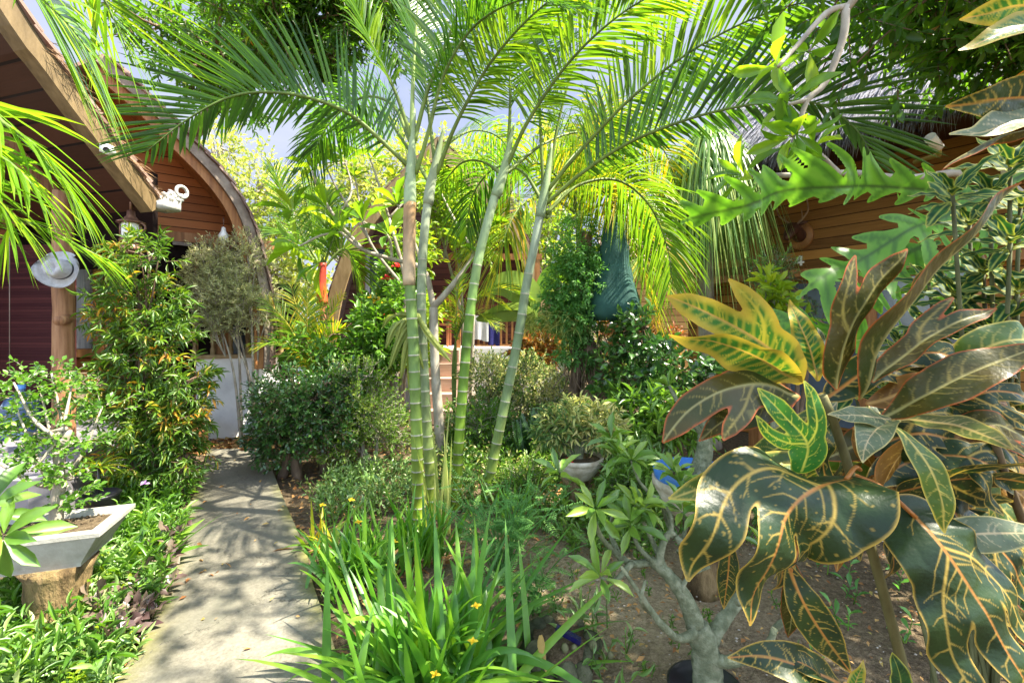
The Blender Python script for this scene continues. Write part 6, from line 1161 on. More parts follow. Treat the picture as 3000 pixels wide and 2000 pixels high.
bigleaf(bn, [P(1560, 960, 6.6), P(1540, 860, 6.5), P(1480, 830, 6.4), P(1420, 850, 6.3)], .45, M_banana, A(0, -.3, 1)); bigleaf(bn, [P(1560, 960, 6.6), P(1530, 915, 6.4), P(1470, 912, 6.3), P(1395, 935, 6.2)], .3, M_banana, A(0, -.6, 1)); bigleaf(bn, [P(1560, 960, 6.6), P(1590, 860, 6.7), P(1640, 800, 6.8), P(1700, 830, 6.9)], .4, M_mid, A(0, -.5, 1))
# staghorn fern hanging on the second stem
sg = thing('staghorn_fern', 'pale hanging staghorn fern clinging to the palm stem behind the papery one', 'fern', P(1215, 930, 3.55)); c = P(1225, 925, 3.56)
for k, (ex, ey) in enumerate(((1160, 1010), (1140, 1080), (1175, 1110), (1200, 1150), (1120, 960), (1240, 1080), (1130, 1020), (1320, 1060))):
    e = P(ex, ey, 3.5 + R.uniform(-.08, .1)); bigleaf(sg, [c, (c + e) / 2 + A(R.uniform(-.05, 0), -.06, .05), e], R.uniform(.04, .07), M_pale, A(1, .2, .2), 'leaf', .1, 8, 2)
# gnarled tree with climbers
gt = thing('gnarled_tree', 'old gnarled trunk wrapped in dense green climbers right of the palms', 'tree', gx(1770, 5.2)); mb = MB()
mb.tube(smooth_line([gx(1790, 5.2) - A(0, 0, .05), P(1770, 1200, 5.2), P(1740, 1060, 5.2), P(1700, 960, 5.2), P(1710, 820, 5.2), P(1720, 680, 5.2)], 26), np.interp(np.linspace(0, 1, 26), [0, .1, .3, .5, 1], [.2, .14, .13, .1, .06]), 16, wob=.35)
mb.tube(smooth_line([gx(1690, 5.1), P(1680, 1200, 5.15), P(1690, 1080, 5.15), P(1700, 980, 5.2)], 14), np.linspace(.07, .05, 14), 10, wob=.4)
for k in range(40):
    b0 = P(1700 + R.uniform(-40, 60), 1000 + R.uniform(-60, 60), 5.1); e = b0 + A(R.normal() * .12, R.normal() * .1, -R.uniform(.2, .8)); mb.tube(smooth_line([b0, (b0 + e) / 2 + R.normal(size=3) * .04, e], 6), .006, 5, cap=False)
mb.build('trunk', M_dbark, gt)
p, o, ix = blob_pts([E(1700, 720, 5.1, 85, 75, .35), E(1705, 830, 5.1, 90, 90, .35), E(1690, 930, 5.1, 80, 60, .3), E(1640, 900, 5.1, 60, 50, .25), E(1680, 1040, 5.1, 50, 50, .2)], 1500, -.9, 2.4)
mb = MB(); twigs(mb, p, o * .8 + A(0, 0, -.1) + R.normal(size=o.shape) * .4, .12, 10, .055, .022, T_SM, 0, 1, 1.0, .25, .003); mb.build('climber_leaves', [M_blue, M_mid], gt)
n = 500; b0 = P(1615, 940, 5.0) + R.uniform(-1, 1, size=(n, 3)) * A(.26, .12, .1); dd = R.normal(size=(n, 3)) * A(.5, .5, .15) + A(0, 0, .1)
mb = MB(); mb.ribbons(b0, dd, R.normal(size=(n, 3)), R.uniform(.12, .3, n), .006, .6, 4); mb.build('air_plant_strands', M_pale, gt)
# folded green parasol
pa = thing('parasol', 'folded dark green parasol standing beside the climber-covered trunk', 'parasol', gx(1790, 4.95)); M_cloth = noisemat('green_canvas', [(.3, (.012, .05, .042)), (.7, (.028, .09, .075))], 6, .8, .4, 20)
c = P(1798, 925, 4.95); mb = MB(); a_ = np.arange(28) * 2 * pi / 28; prof = [(.03, 1.15), (.10, 1.0), (.15, .8), (.17, .6), (.22, .4), (.29, .2), (.30, .08), (.24, .0), (.02, .05)]
V = []; 
for r_, z_ in prof: V.append(np.stack([c[0] + r_ * np.cos(a_) * (1 + .05 * np.sin(a_ * 5 + z_ * 3)), c[1] + r_ * np.sin(a_) * (1 + .05 * np.sin(a_ * 5 + z_ * 3)), 0 * a_ + c[2] - .05 + z_], -1))
V = np.array(V); i = np.arange(len(prof) - 1)[:, None]; j = np.arange(28)[None]; mb.add(V.reshape(-1, 3), np.stack([i * 28 + j, i * 28 + (j + 1) % 28, (i + 1) * 28 + (j + 1) % 28, (i + 1) * 28 + j], -1).reshape(-1, 4)); mb.build('canopy', M_cloth, pa)
mb = MB(); mb.tube([A(c[0], c[1], 0), A(c[0], c[1], c[2] + 1.5)], .022, 10); mb.build('pole', M_frame, pa)
# ponytail palm with trailing leaves
pt = thing('ponytail_palm', 'ponytail palm with a thick mop of trailing narrow leaves before the boarded wall', 'palm', gx(2065, 5.6))
mb = MB(); mb.tube(smooth_line([gx(2065, 5.6), P(2072, 1000, 5.6), P(2068, 800, 5.6), P(2075, 600, 5.6), P(2080, 440, 5.6)], 16), np.interp(np.linspace(0, 1, 16), [0, .15, 1], [.2, .11, .07]), 14, wob=.08); mb.build('trunk', M_bark, pt)
for cx_, cy_, n, Lr in ((2075, 420, 900, (.7, 1.5)), (2125, 460, 600, (.6, 1.3)), (2030, 480, 560, (.6, 1.3))):
    c = P(cx_, cy_, 5.5); az = R.uniform(0, 6.28, n); ti = np.abs(R.normal(size=n)) * .55 + .1; dd = np.stack([np.sin(ti) * np.cos(az), np.sin(ti) * np.sin(az), np.cos(ti)], -1); L_ = R.uniform(*Lr, n)
    mb = MB(); b0 = np.tile(c, (n, 1)) + R.normal(size=(n, 3)) * .05
    dd2 = nrm(dd * A(.5, .5, .45)); mb.ribbons(b0, dd2, np.stack([-np.sin(az), np.cos(az), 0 * az], -1), L_ * .8, .02, 1.9 + R.uniform(0, .7, n), 10, fold=.2, tip=.7); mb.build('leaf_mop', LM('trailing_leaf%d' % cx_, [(0, (.07, .18, .05)), (.5, (.15, .3, .07)), (1, (.34, .46, .17))], (1.7, 1.8, .8), .35, .35, .6), pt)

# --- bowls on stumps
M_stone = noisemat('weathered_stone', [(.28, (.22, .18, .11)), (.5, (.42, .37, .27)), (.72, (.62, .58, .48))], 9, .9, .5, 40)
def bowl_pot(name, label, c, r, h, zt_, mat, mat2=None):
    t = thing(name, label, 'plant pot', A(c[0], c[1], zt_ - h)); q = A(c[0], c[1], zt_ - h); mb = MB()
    mb.lathe(q, [(0, 0), (r * .55, 0), (r * .62, .015), (r * .82, h * .45), (r * .95, h * .72), (r * .94, h * .76), (r * 1.0, h * .8), (r * 1.0, h), (r * .9, h), (r * .87, h * .86), (0, h * .86)], 34, wob=.012); mb.build('bowl', mat, t); mb = MB(); mb.lathe(q, [(0, h * .9), (r * .5, h * .91), (r * .885, h * .88)], 26, wob=.05); mb.build('soil', M_soil, t)
    return t, q
c1 = P(1692, 1340, 3.62); bt1, q1 = bowl_pot('plant_pot', 'shallow tan stone bowl on a split stump, holding a bushy variegated plant', c1, .205, .17, 1.5 - (1335 - HOR) / F * 3.62, M_stone)
stump('tree_stump', 'split orange-brown stump under the tan stone bowl', A(q1[0] - .02, q1[1], 0), .10, q1[2], 1.2)
shrub('desert_rose', 'bushy cream-variegated desert rose in the tan stone bowl', 'plant', A(q1[0], q1[1], q1[2] + .14), [E(1680, 1240, 3.62, 90, 55, .22), E(1750, 1250, 3.62, 60, 50, .2), E(1620, 1270, 3.6, 50, 40, .15)], 190, .1, 9, .075, .018, M_var, T_LONG, M_gbark, 1, (.035, .015), .9, .5, -9, 2, 1.0, .1, 8)
mb = MB(); rosette(mb, A(q1[0] - .08, q1[1] - .13, q1[2] + .16), A(0, -.2, 1), 12, .05, .014, T_LONG); o = mb.build('bromeliad', M_redfl); tag(o, 'tiny red bromeliad at the rim of the tan stone bowl', 'plant')
c2 = P(2030, 1380, 2.62); zt2 = 1.5 - (1375 - HOR) / F * 2.62
bt2, q2 = bowl_pot('plant_pot', 'grey stone bowl with a wide bright blue inner rim, right of the tan bowl', c2, .225, .2, zt2 - .05, M_stone)
mb = MB(); qq = A(q2[0], q2[1], zt2 - .05); mb.lathe(qq, [(.17, -.03), (.205, -.035), (.222, .055), (.214, .06), (.2, .02), (.16, .01)], 34); mb.build('blue_liner', plain('blue_paint', (.04, .17, .5), .45), bt2)
stump('tree_stump', 'dark weathered stump under the blue-rimmed bowl', A(q2[0] + .05, q2[1], 0), .1, q2[2], 1.1)
br = [([A(q2[0] + .03, q2[1], zt2 - .06), P(2065, 1310, 2.62), P(2060, 1230, 2.62), P(2050, 1180, 2.6)], .06, .022), ([P(2060, 1290, 2.62), P(2110, 1200, 2.6), P(2160, 1130, 2.6)], .03, .012), ([P(2060, 1270, 2.62), P(2000, 1200, 2.65), P(1960, 1130, 2.7)], .025, .01)]
branch_tree('desert_rose', 'swollen-trunked desert rose in the blue-rimmed bowl', 'plant', A(q2[0], q2[1], zt2 - .05), br, tipsat([(2050, 1180, 2.6, 0, 0, 1), (2160, 1130, 2.6, .3, 0, 1), (1960, 1130, 2.7, -.3, 0, 1), (1975, 1385, 2.45, -.3, -.3, .8), (1995, 1420, 2.4, .2, -.3, .9)]), .13, .035, 11, M_desert, M_gbark)
# big foreground desert rose
dr = [([A(.80, 1.85, -.03), P(2065, 1900, 1.85), P(2040, 1830, 1.85)], .085, .06), ([P(2040, 1830, 1.85), P(2000, 1740, 1.86), P(1945, 1670, 1.88), P(1905, 1640, 1.9)], .05, .026), ([P(1905, 1645, 1.9), P(1850, 1650, 1.9), P(1800, 1615, 1.88), P(1760, 1570, 1.85), P(1740, 1520, 1.82)], .022, .010),
      ([P(1930, 1660, 1.88), P(1940, 1600, 1.9), P(1965, 1560, 1.92), P(1995, 1590, 1.95)], .022, .012), ([P(1965, 1575, 1.92), P(1960, 1500, 1.95), P(1880, 1420, 2.0), P(1850, 1350, 2.0)], .014, .007), ([P(2040, 1850, 1.83), P(1990, 1870, 1.75), P(1940, 1830, 1.7), P(1910, 1790, 1.7), P(1820, 1660, 1.7)], .024, .008),
      ([P(2070, 1890, 1.85), P(2110, 1830, 1.9), P(2160, 1760, 1.95), P(2185, 1730, 2.0)], .045, .028), ([P(2080, 1930, 1.83), P(2150, 1935, 1.8), P(2240, 1900, 1.8), P(2270, 1840, 1.8)], .035, .015), ([P(2030, 1800, 1.85), P(2000, 1745, 1.84), P(2015, 1690, 1.85), P(2080, 1660, 1.85)], .018, .006), ([P(1990, 1600, 1.95), P(2010, 1540, 2.0), P(2000, 1500, 2.0)], .014, .01)]
dr = [(p_, a_ * .78, b_ * .78) for p_, a_, b_ in dr]; dtips = []
for x0, y0, x1, y1, x2, y2, dd in ((1960, 1690, 1900, 1560, 1860, 1480, 1.95), (1990, 1620, 2040, 1560, 2060, 1490, 1.95), (1850, 1650, 1800, 1700, 1760, 1690, 1.8), (2160, 1765, 2230, 1700, 2240, 1620, 2.0), (1935, 1665, 1870, 1600, 1850, 1540, 1.9), (1905, 1790, 1880, 1760, 1890, 1700, 1.7), (2270, 1840, 2310, 1800, 2330, 1740, 1.85), (1995, 1590, 1960, 1540, 1930, 1450, 2.0), (1820, 1640, 1790, 1560, 1800, 1480, 1.95)):
    dr.append(([P(x0, y0, 1.88), P(x1, y1, dd), P(x2, y2, dd)], .014, .006)); dtips.append((P(x2, y2, dd), A(R.normal() * .3, -.4, .7)))
branch_tree('desert_rose', 'large foreground desert rose with thick bare grey-green forking branches', 'plant', A(.80, 1.85, 0), dr, tipsat([(1745, 1490, 1.82, -.1, -.6, .5), (1850, 1350, 2.0, 0, -.2, 1), (1815, 1330, 2.05, -.1, -.2, 1), (1885, 1490, 1.95, .2, -.3, .6), (2000, 1500, 2.0, 0, -.3, 1), (1640, 1390, 2.1, -.2, -.3, .9), (1790, 1290, 2.1, 0, -.2, 1)]) + dtips[:5], .13, .036, 11, M_desert, M_gbark, r=(.05, .01), open_=(.5, 1.75), wob=.22)
# black nursery pot, dark planter with shells, stones
t = thing('plant_pot', 'black plastic nursery pot at the foot of the large desert rose', 'plant pot', A(.78, 1.78, 0)); mb = MB(); mb.lathe(A(.78, 1.83, 0), [(.12, 0), (.145, .04), (.15, .045), (.14, .048), (.13, .03), (0, .03)], 30); mb.build('pot', M_black, t)
q = P(1640, 1830, 2.0); zq = q[2]; t = thing('rock_planter', 'dark rock planter with blue glass shard and pale shells beside the iris blades', 'planter', A(q[0], q[1], 0))
M_rock = noisemat('mossy_rock', [(.28, (.025, .03, .015)), (.5, (.065, .07, .035)), (.72, (.14, .14, .085))], 8, .95, .8, 25, bdist=.03)
mb = MB()
for k in range(20):
    an = k * .571; cc = A(q[0] + .14 * cos(an) + R.normal() * .02, q[1] + .11 * sin(an), R.uniform(.02, .11)); r_ = R.uniform(.03, .055); mb.lathe(cc, [(r_ * sin(x), -r_ * 1.3 * cos(x)) for x in np.linspace(.05, pi - .05, 8)], 10, wob=.4)
mb.build('rocks', M_rock, t); mb = MB(); mb.lathe(A(q[0], q[1], .0), [(.11, 0), (.12, .13), (0, .14)], 16, wob=.1); mb.build('soil', M_soil, t)
mb = MB(); mb.beam(A(q[0] - .02, q[1] - .05, .2), A(q[0] + .08, q[1] - .06, .15), .03, .02); mb.build('glass_shard', plain('cobalt_glass', (.01, .01, .07), .12, .8), t, smooth=False)
M_shell = noisemat('pale_shell', [(.3, (.07, .07, .03)), (.7, (.16, .16, .08))], 12, .8, .3, 50)
for dx, dz in ((-.05, .17), (0.01, .15), (.05, .15), (.13, .16), (.2, .12)):
    mb = MB(); r_ = R.uniform(.012, .018); mb.lathe(A(q[0] + dx, q[1] - .1, dz), [(r_ * sin(x), -r_ * 1.3 * cos(x)) for x in np.linspace(.05, pi - .05, 7)], 9, wob=.3); mb.build('shell', M_shell, t)
mb = MB(); c = P(1585, 1860, 1.86); mb.ribbons(np.array([c]), A([0.1, -.1, -1]).reshape(1, 3), A([1, .3, 0]).reshape(1, 3), .15, .035, 0, 7, fold=.8, curl=A([.05, 0, 0]).reshape(1, 3)); o = mb.build('dry_leaf', M_lit); tag(o, 'curled orange-brown dead leaf hanging on the rock planter', 'leaf')
# small violet flower by the left shrub
o = thing('violet_flower', 'single small violet flower at the foot of the narrow-leaved shrub', 'flower', P(425, 1480, 3.3) * A(1, 1, 0)); flower(o, P(425, 1417, 3.3), .03, M_viol); mb = MB(); mb.tube([P(425, 1480, 3.3) * A(1, 1, 0), P(425, 1420, 3.3)], .003, 5); mb.build('flower_stalk', M_mid, o)
# red and orange blooms among the plumerias
o = thing('hibiscus_bush', 'leafy bush with a few red and yellow blooms behind the plumeria', 'bush', gx(1130, 6.8))
p, oo, ix = blob_pts([E(1175, 820, 6.8, 45, 80, .35), E(1130, 925, 6.8, 60, 45, .35)], 300, -.9, 2.0); mb = MB(); twigs(mb, p, oo + A(0, 0, .3), .2, 8, .1, .05, T_MED, 0, 1); mb.build('foliage', [M_mid, M_bark], o); mb = MB(); mb.tube([gx(1130, 6.8), P(1130, 850, 6.8)], [.05, .03], 8); mb.build('stem', M_bark, o)
for sx, sy, mt in ((1165, 783, M_redfl), (1135, 820, M_redfl), (1095, 875, M_flow), (1105, 890, M_flow), (1125, 925, M_redfl)): flower(o, P(sx, sy, 6.3), .09, mt)
# scooter parked behind the porch wall
sc_ = thing('scooter', 'grey-blue scooter with white panel and red tail light parked past the porch wall', 'scooter', gx(835, 8.3)); y0 = 8.3; x0_ = gx(835, 8.3)[0]
M_bikep = plain('slate_blue_plastic', (.12, .14, .22), .3); M_wht = plain('white_paint', (.72, .72, .74), .3); M_tyre = plain('rubber', (.02, .02, .02), .8, .2)
for dy in (-.1, 1.15):
    mb = MB(); th = np.linspace(0, 2 * pi, 30); mb.tube(np.stack([0 * th + x0_, y0 + dy + .22 * np.cos(th), .27 + .22 * np.sin(th)], -1), .055, 8); w_ = mb.build('wheel', M_tyre, sc_); mb = MB(); mb.tube([A(x0_ - .04, y0 + dy, .27), A(x0_ + .04, y0 + dy, .27)], .14, 16); mb.build('rim', M_grey, w_)
mb = MB(); mb.tube(smooth_line([A(x0_, y0 - .2, .72), A(x0_, y0 + .1, .66), A(x0_, y0 + .5, .5), A(x0_, y0 + .8, .4), A(x0_, y0 + 1.1, .75), A(x0_, y0 + 1.1, .98)], 20), [.06, .1, .14, .16, .17, .17, .17, .16, .15, .14, .13, .13, .13, .14, .15, .15, .14, .13, .1, .06], 12); mb.build('body', M_bikep, sc_)
mb = MB(); mb.tube(smooth_line([A(x0_, y0 - .2, .82), A(x0_, y0 + .2, .82), A(x0_, y0 + .6, .76)], 10), np.interp(np.linspace(0, 1, 10), [0, .3, 1], [.05, .12, .1]), 12); mb.build('seat', M_black, sc_)
mb = MB(); mb.box(A(x0_ + .12, y0 - .12, .72), (.07, .02, .2)); mb.build('rear_panel', M_wht, sc_, smooth=False); mb = MB(); mb.lathe(A(x0_ + .2, y0 - .16, .6), [(.0, -.05), (.05, -.03), (.05, .03), (0, .05)], 12); mb.build('tail_light', plain('red_lens', (.6, .02, .02), .2), sc_)
mb = MB(); mb.tube(smooth_line([A(x0_ - .32, y0 + .95, 1.1), A(x0_ - .1, y0 + 1.05, 1.05), A(x0_ + .1, y0 + 1.05, 1.05), A(x0_ + .32, y0 + .95, 1.1)], 10), .018, 8); mb.build('handlebar', M_black, sc_)
# ------------------------------------------------------------------ big lobed leaves (croton, oak-leaf fern)
def lobed_grid(lobes, h, minor=True, k=0.02, vw=0.012, seed=1):
    """lobes: (vein points 2D, half-width profile points). Returns verts 2D, quads, vein 0..1, distance from the edge"""
    C = []; veins = []
    for pts, wprof in lobes:
        c = smooth_line(np.hstack([np.array(pts, float), np.zeros((len(pts), 1))]), 46)[:, :2]; t = np.linspace(0, 1, 46)
        w_ = np.interp(t, np.linspace(0, 1, len(wprof)), wprof); C.append((c, w_)); cf = smooth_line(np.hstack([np.array(pts, float), np.zeros((len(pts), 1))]), 220)[:, :2]; veins.append((c, cf, vw * (1.15 - .75 * np.linspace(0, 1, 220))))
    def sdf(p):
        out = None
        for c, w_ in C:
            d = (np.linalg.norm(p[:, None] - c[None], axis=2) - w_[None]).min(1)
            out = d if out is None else np.where(np.abs(out - d) < k, np.minimum(out, d) - (k - np.abs(out - d)) ** 2 / (4 * k), np.minimum(out, d))
        return out
    allp = np.vstack([c for c, _ in C]); wm = max(w_.max() for _, w_ in C); lo = allp.min(0) - wm - h; hi = allp.max(0) + wm + h
    xs = np.arange(lo[0], hi[0] + h, h); ys = np.arange(lo[1], hi[1] + h, h); X, Y = np.meshgrid(xs, ys); p = np.stack([X.ravel(), Y.ravel()], -1); s = sdf(p)
    nx = len(xs); i = np.arange(len(ys) - 1)[:, None]; j = np.arange(nx - 1)[None]; Q = np.stack([i * nx + j, i * nx + j + 1, (i + 1) * nx + j + 1, (i + 1) * nx + j], -1).reshape(-1, 4)
    Q = Q[(s[Q] < 0).any(1)]; use = np.unique(Q); mp_ = -np.ones(len(p), int); mp_[use] = np.arange(len(use)); Q = mp_[Q]; p = p[use]
    for it in range(3):
        s = sdf(p); o = s > 0
        if not o.any(): break
        e = h * .3; g = np.stack([(sdf(p[o] + A(e, 0)) - sdf(p[o] - A(e, 0))), (sdf(p[o] + A(0, e)) - sdf(p[o] - A(0, e)))], -1) / (2 * e); g = g / np.maximum((g ** 2).sum(1, keepdims=True), .25); p[o] -= s[o, None] * g
    s = sdf(p); rg = np.random.default_rng(seed); V = np.zeros(len(p)); mid = np.zeros(len(p))
    def seg(a_, b_, wid):
        ab = b_ - a_; t = np.clip(((p - a_) @ ab) / (ab @ ab + 1e-12), 0, 1); d = np.linalg.norm(p - a_ - t[:, None] * ab, axis=1); return np.clip(1.3 - d / (wid * (1 - .6 * t)), 0, 1)
    for li, (c, cf, vw_) in enumerate(veins):
        D2 = np.linalg.norm(p[:, None] - cf[None], axis=2); q = np.clip(1.35 - (D2 / np.maximum(vw_, 1e-4)[None]).min(1), 0, 1); V = np.maximum(V, q)
        if li == 0: mid = q
        if minor:
            L = np.linalg.norm(np.diff(c, axis=0), axis=1).sum(); w_ = C[li][1]; t = .08 if li == 0 else .25
            while t < .97:
                k0 = int(t * 45); tg = c[min(k0 + 1, 45)] - c[max(k0 - 1, 0)]; tg = tg / (np.linalg.norm(tg) + 1e-9)
                for sg_ in (-1, 1):
                    if rg.random() < .12: continue
                    k1 = min(45, max(0, k0 + rg.integers(-2, 3))); an = rg.uniform(.8, 1.1) * sg_; dv = lambda q: A(tg[0] * cos(q) - tg[1] * sin(q), tg[0] * sin(q) + tg[1] * cos(q))
                    Lv = w_[k1] * rg.uniform(.75, 1.05); m_ = c[k1] + dv(an) * Lv * .55; V = np.maximum(V, .85 * seg(c[k1], m_, vw * .8)); V = np.maximum(V, .7 * seg(m_, m_ + dv(an * .6) * Lv * .6, vw * .5))
                    if rg.random() < .5: V = np.maximum(V, .5 * seg(m_, m_ + dv(an * 1.35) * Lv * .35, vw * .4))
                t += rg.uniform(.075, .12) / max(L, .4)
    return p, Q, V, mid, -s
PAL = {  # blade, blade 2, veins, midrib, edge, edge width
    'dark': ((.010, .027, .009), (.024, .05, .011), (.40, .28, .055), (.40, .16, .035), (.40, .27, .05), .008),
    'green': ((.02, .11, .018), (.05, .2, .025), (.5, .52, .07), (.5, .5, .08), (.5, .5, .06), .012),
    'olive': ((.05, .10, .02), (.09, .15, .025), (.42, .36, .08), (.5, .4, .1), (.52, .42, .08), .011),
    'yellow': ((.25, .25, .03), (.03, .12, .018), (.34, .30, .04), (.42, .25, .08), (.40, .27, .04), .05),
    'red': ((.028, .040, .006), (.060, .048, .008), (.22, .18, .045), (.27, .25, .10), (.34, .08, .015), .008),
    'brown': ((.15, .07, .012), (.20, .10, .016), (.42, .24, .05), (.5, .3, .1), (.3, .12, .02), .012),
    'grey': ((.08, .115, .06), (.12, .155, .085), (.42, .36, .2), (.45, .36, .2), (.5, .42, .16), .011),
    'fern': ((.08, .22, .018), (.13, .30, .022), (.05, .14, .012), (.035, .08, .012), (.14, .30, .03), .004),
    'rim': ((.010, .045, .016), (.02, .08, .018), (.05, .11, .025), (.25, .28, .06), (.36, .36, .06), .022)}
M_crot = leafmat('croton_leaf', None, (1.5, 1.5, .8), [0.24][0], .42, .35, usecol=True, bump=.35)
M_oval = leafmat('oval_croton_leaf', None, (1.4, 1.4, .8), .22, .62, .2, usecol=True)
M_fern = leafmat('oak_fern_leaf', None, (2.0, 2.0, .8), .45, .4, .5, usecol=True)
def leafcol(p, V, mid, e, pal, seed=0):
    b0, b1, v, m_, ed, ew = PAL[pal]; b0, b1, v, m_, ed = map(np.array, (b0, b1, v, m_, ed)); rg = np.random.default_rng(seed); f = rg.uniform(8, 16, 4); ph = rg.uniform(0, 6, 4)
    nz = .5 + .28 * np.sin(p[:, 0] * f[0] + ph[0] + 2 * np.sin(p[:, 1] * f[1])) + .28 * np.sin(p[:, 1] * f[2] + ph[2] + 2 * np.sin(p[:, 0] * f[3] + ph[3])); nz = np.clip(nz, 0, 1)
    if pal == 'yellow':      # green herring-bone beside the veins, yellow towards the margins
        stripe = .5 + .5 * np.sin(p[:, 1] * 95 - np.abs(p[:, 0]) * 60 + 2 * nz); g = np.clip((e - .022) / .03, 0, 1) * np.clip(stripe * 1.6 + .2, 0, 1) * (1 - V); c = b0 + (b1 - b0) * g[:, None]
    else: c = b0 + (b1 - b0) * nz[:, None]
    c = c * (1 - V[:, None]) + v * V[:, None]; c = c * (1 - mid[:, None]) + m_ * mid[:, None]
    q = np.clip(1.25 - e / ew, 0, 1)[:, None] if pal != 'yellow' else np.clip(1 - e / ew, 0, 1)[:, None] * .8; c = c * (1 - q) + ed * q
    sp = (np.sin(p[:, 0] * 71 + seed) * np.sin(p[:, 1] * 67 + seed * 2) > .93)[:, None] & (rg.random() < .8); c = np.where(sp, c * .5 + v * .5, c); return c
def big_leaf(parent, pts, side, lobes, pal, fold=.12, droop=.12, wave=.02, h=.011, mat=None, seed=0, minor=True, vw=.012, name='leaf', petiole=None, width=1.0):
    pts = np.array(pts); c = smooth_line(pts, 60); L = np.linalg.norm(np.diff(c, axis=0), axis=1).sum(); cum = np.concatenate([[0], np.cumsum(np.linalg.norm(np.diff(c, axis=0), axis=1))]) / L
    lb = [([(x * width, y) for x, y in pp], [w_ * (.5 + .5 * width) for w_ in wp_]) for pp, wp_ in lobes]
    p, Q, V, mid, e = lobed_grid(lb, h, minor, vw=vw, seed=seed + 1); col = leafcol(p, V, mid, e, pal, seed)
    tg = nrm(np.gradient(c, axis=0)); sdv = np.asarray(side, float); S = nrm(sdv - tg * (tg @ sdv)[:, None]); Nn = np.cross(S, tg)
    y = np.clip(p[:, 1], -.12, 1.15); yc = np.clip(y, 0, 1); itp = lambda arr: np.stack([np.interp(yc, cum, arr[:, k]) for k in range(3)], -1)
    pos = itp(c) + itp(tg) * ((y - yc) * L)[:, None]; s_ = itp(S); n_ = itp(Nn); x = p[:, 0]
    z = fold * np.abs(x) - droop * x ** 2 * 4 + wave * np.sin(y * 19 + seed) * np.clip(1 - e / .12, 0, 1) - .25 * vw * np.clip(mid, 0, 1)
    pos = pos + s_ * (x * L)[:, None] + n_ * (z * L)[:, None]
    mb = MB(); mb.add(pos, Q, None, 0, .5, col)
    if petiole is not None: mb.tube(smooth_line([petiole, (petiole + pts[0]) / 2 + A(0, 0, .01), c[2]], 8), .0035, 6, col=PAL[pal][3])
    return mb.build(name, mat or M_crot, parent)
# shapes in leaf units: x across, y along
S3 = [([(0, 0), (0, .5), (0, 1)], [.03, .15, .19, .13, .10, .095, .10, .095, .06, .012]), ([(0, .30), (.16, .42), (.30, .62), (.36, .80)], [.10, .10, .085, .08, .07, .05, .012]), ([(0, .30), (-.14, .42), (-.22, .62), (-.20, .82)], [.10, .10, .085, .075, .06, .045, .012])]
S3W = [([(0, 0), (0, .5), (0, 1)], [.12, .25, .29, .26, .14, .12, .13, .12, .085, .012]), ([(0, .24), (.20, .40), (.33, .62), (.36, .92)], [.15, .15, .125, .112, .105, .08, .012]), ([(0, .20), (-.2, .34), (-.29, .56), (-.27, .86)], [.16, .17, .14, .11, .09, .07, .012])]
S2 = [([(0, 0), (0, .5), (0, 1)], [.02, .10, .14, .13, .10, .09, .09, .07, .012]), ([(0, .36), (.13, .50), (.22, .74)], [.08, .08, .07, .06, .045, .01])]
S2b = [([(0, 0), (0, .5), (0, 1)], [.02, .09, .12, .11, .09, .085, .08, .06, .012]), ([(0, .40), (-.12, .52), (-.22, .78)], [.08, .075, .065, .055, .04, .01])]
S1 = [([(0, 0), (.01, .5), (0, 1)], [.02, .055, .085, .10, .10, .09, .06, .01])]
S1W = [([(0, 0), (.01, .5), (0, 1)], [.03, .10, .15, .165, .155, .12, .07, .01])]
cr = thing('croton', 'large foreground croton with big lobed dark leaves veined in orange and yellow', 'plant', A(.93, .88, 0))
mb = MB(); mb.tube(smooth_line([A(.93, .88, -.02), A(.86, .86, .35), A(.70, .80, .85), P(2480, 1350, .76), P(2410, 1160, .74)], 26), np.linspace(.0115, .007, 26), 10, col=np.array([(.11, .075, .035)] * 16 + [(.12, .11, .045)] * 10)); mb.tube(smooth_line([A(.88, .87, .3), A(.95, .80, .9), P(2900, 1250, .75)], 14), np.linspace(.009, .006, 14), 8, col=(.11, .075, .035)); mb.build('stem', trunkmat('croton_stem', .7, .3, 30), cr)
def Ls(*l): return [P(x, y, d_) for x, y, d_ in l]
stem = P(2420, 1200, .745)
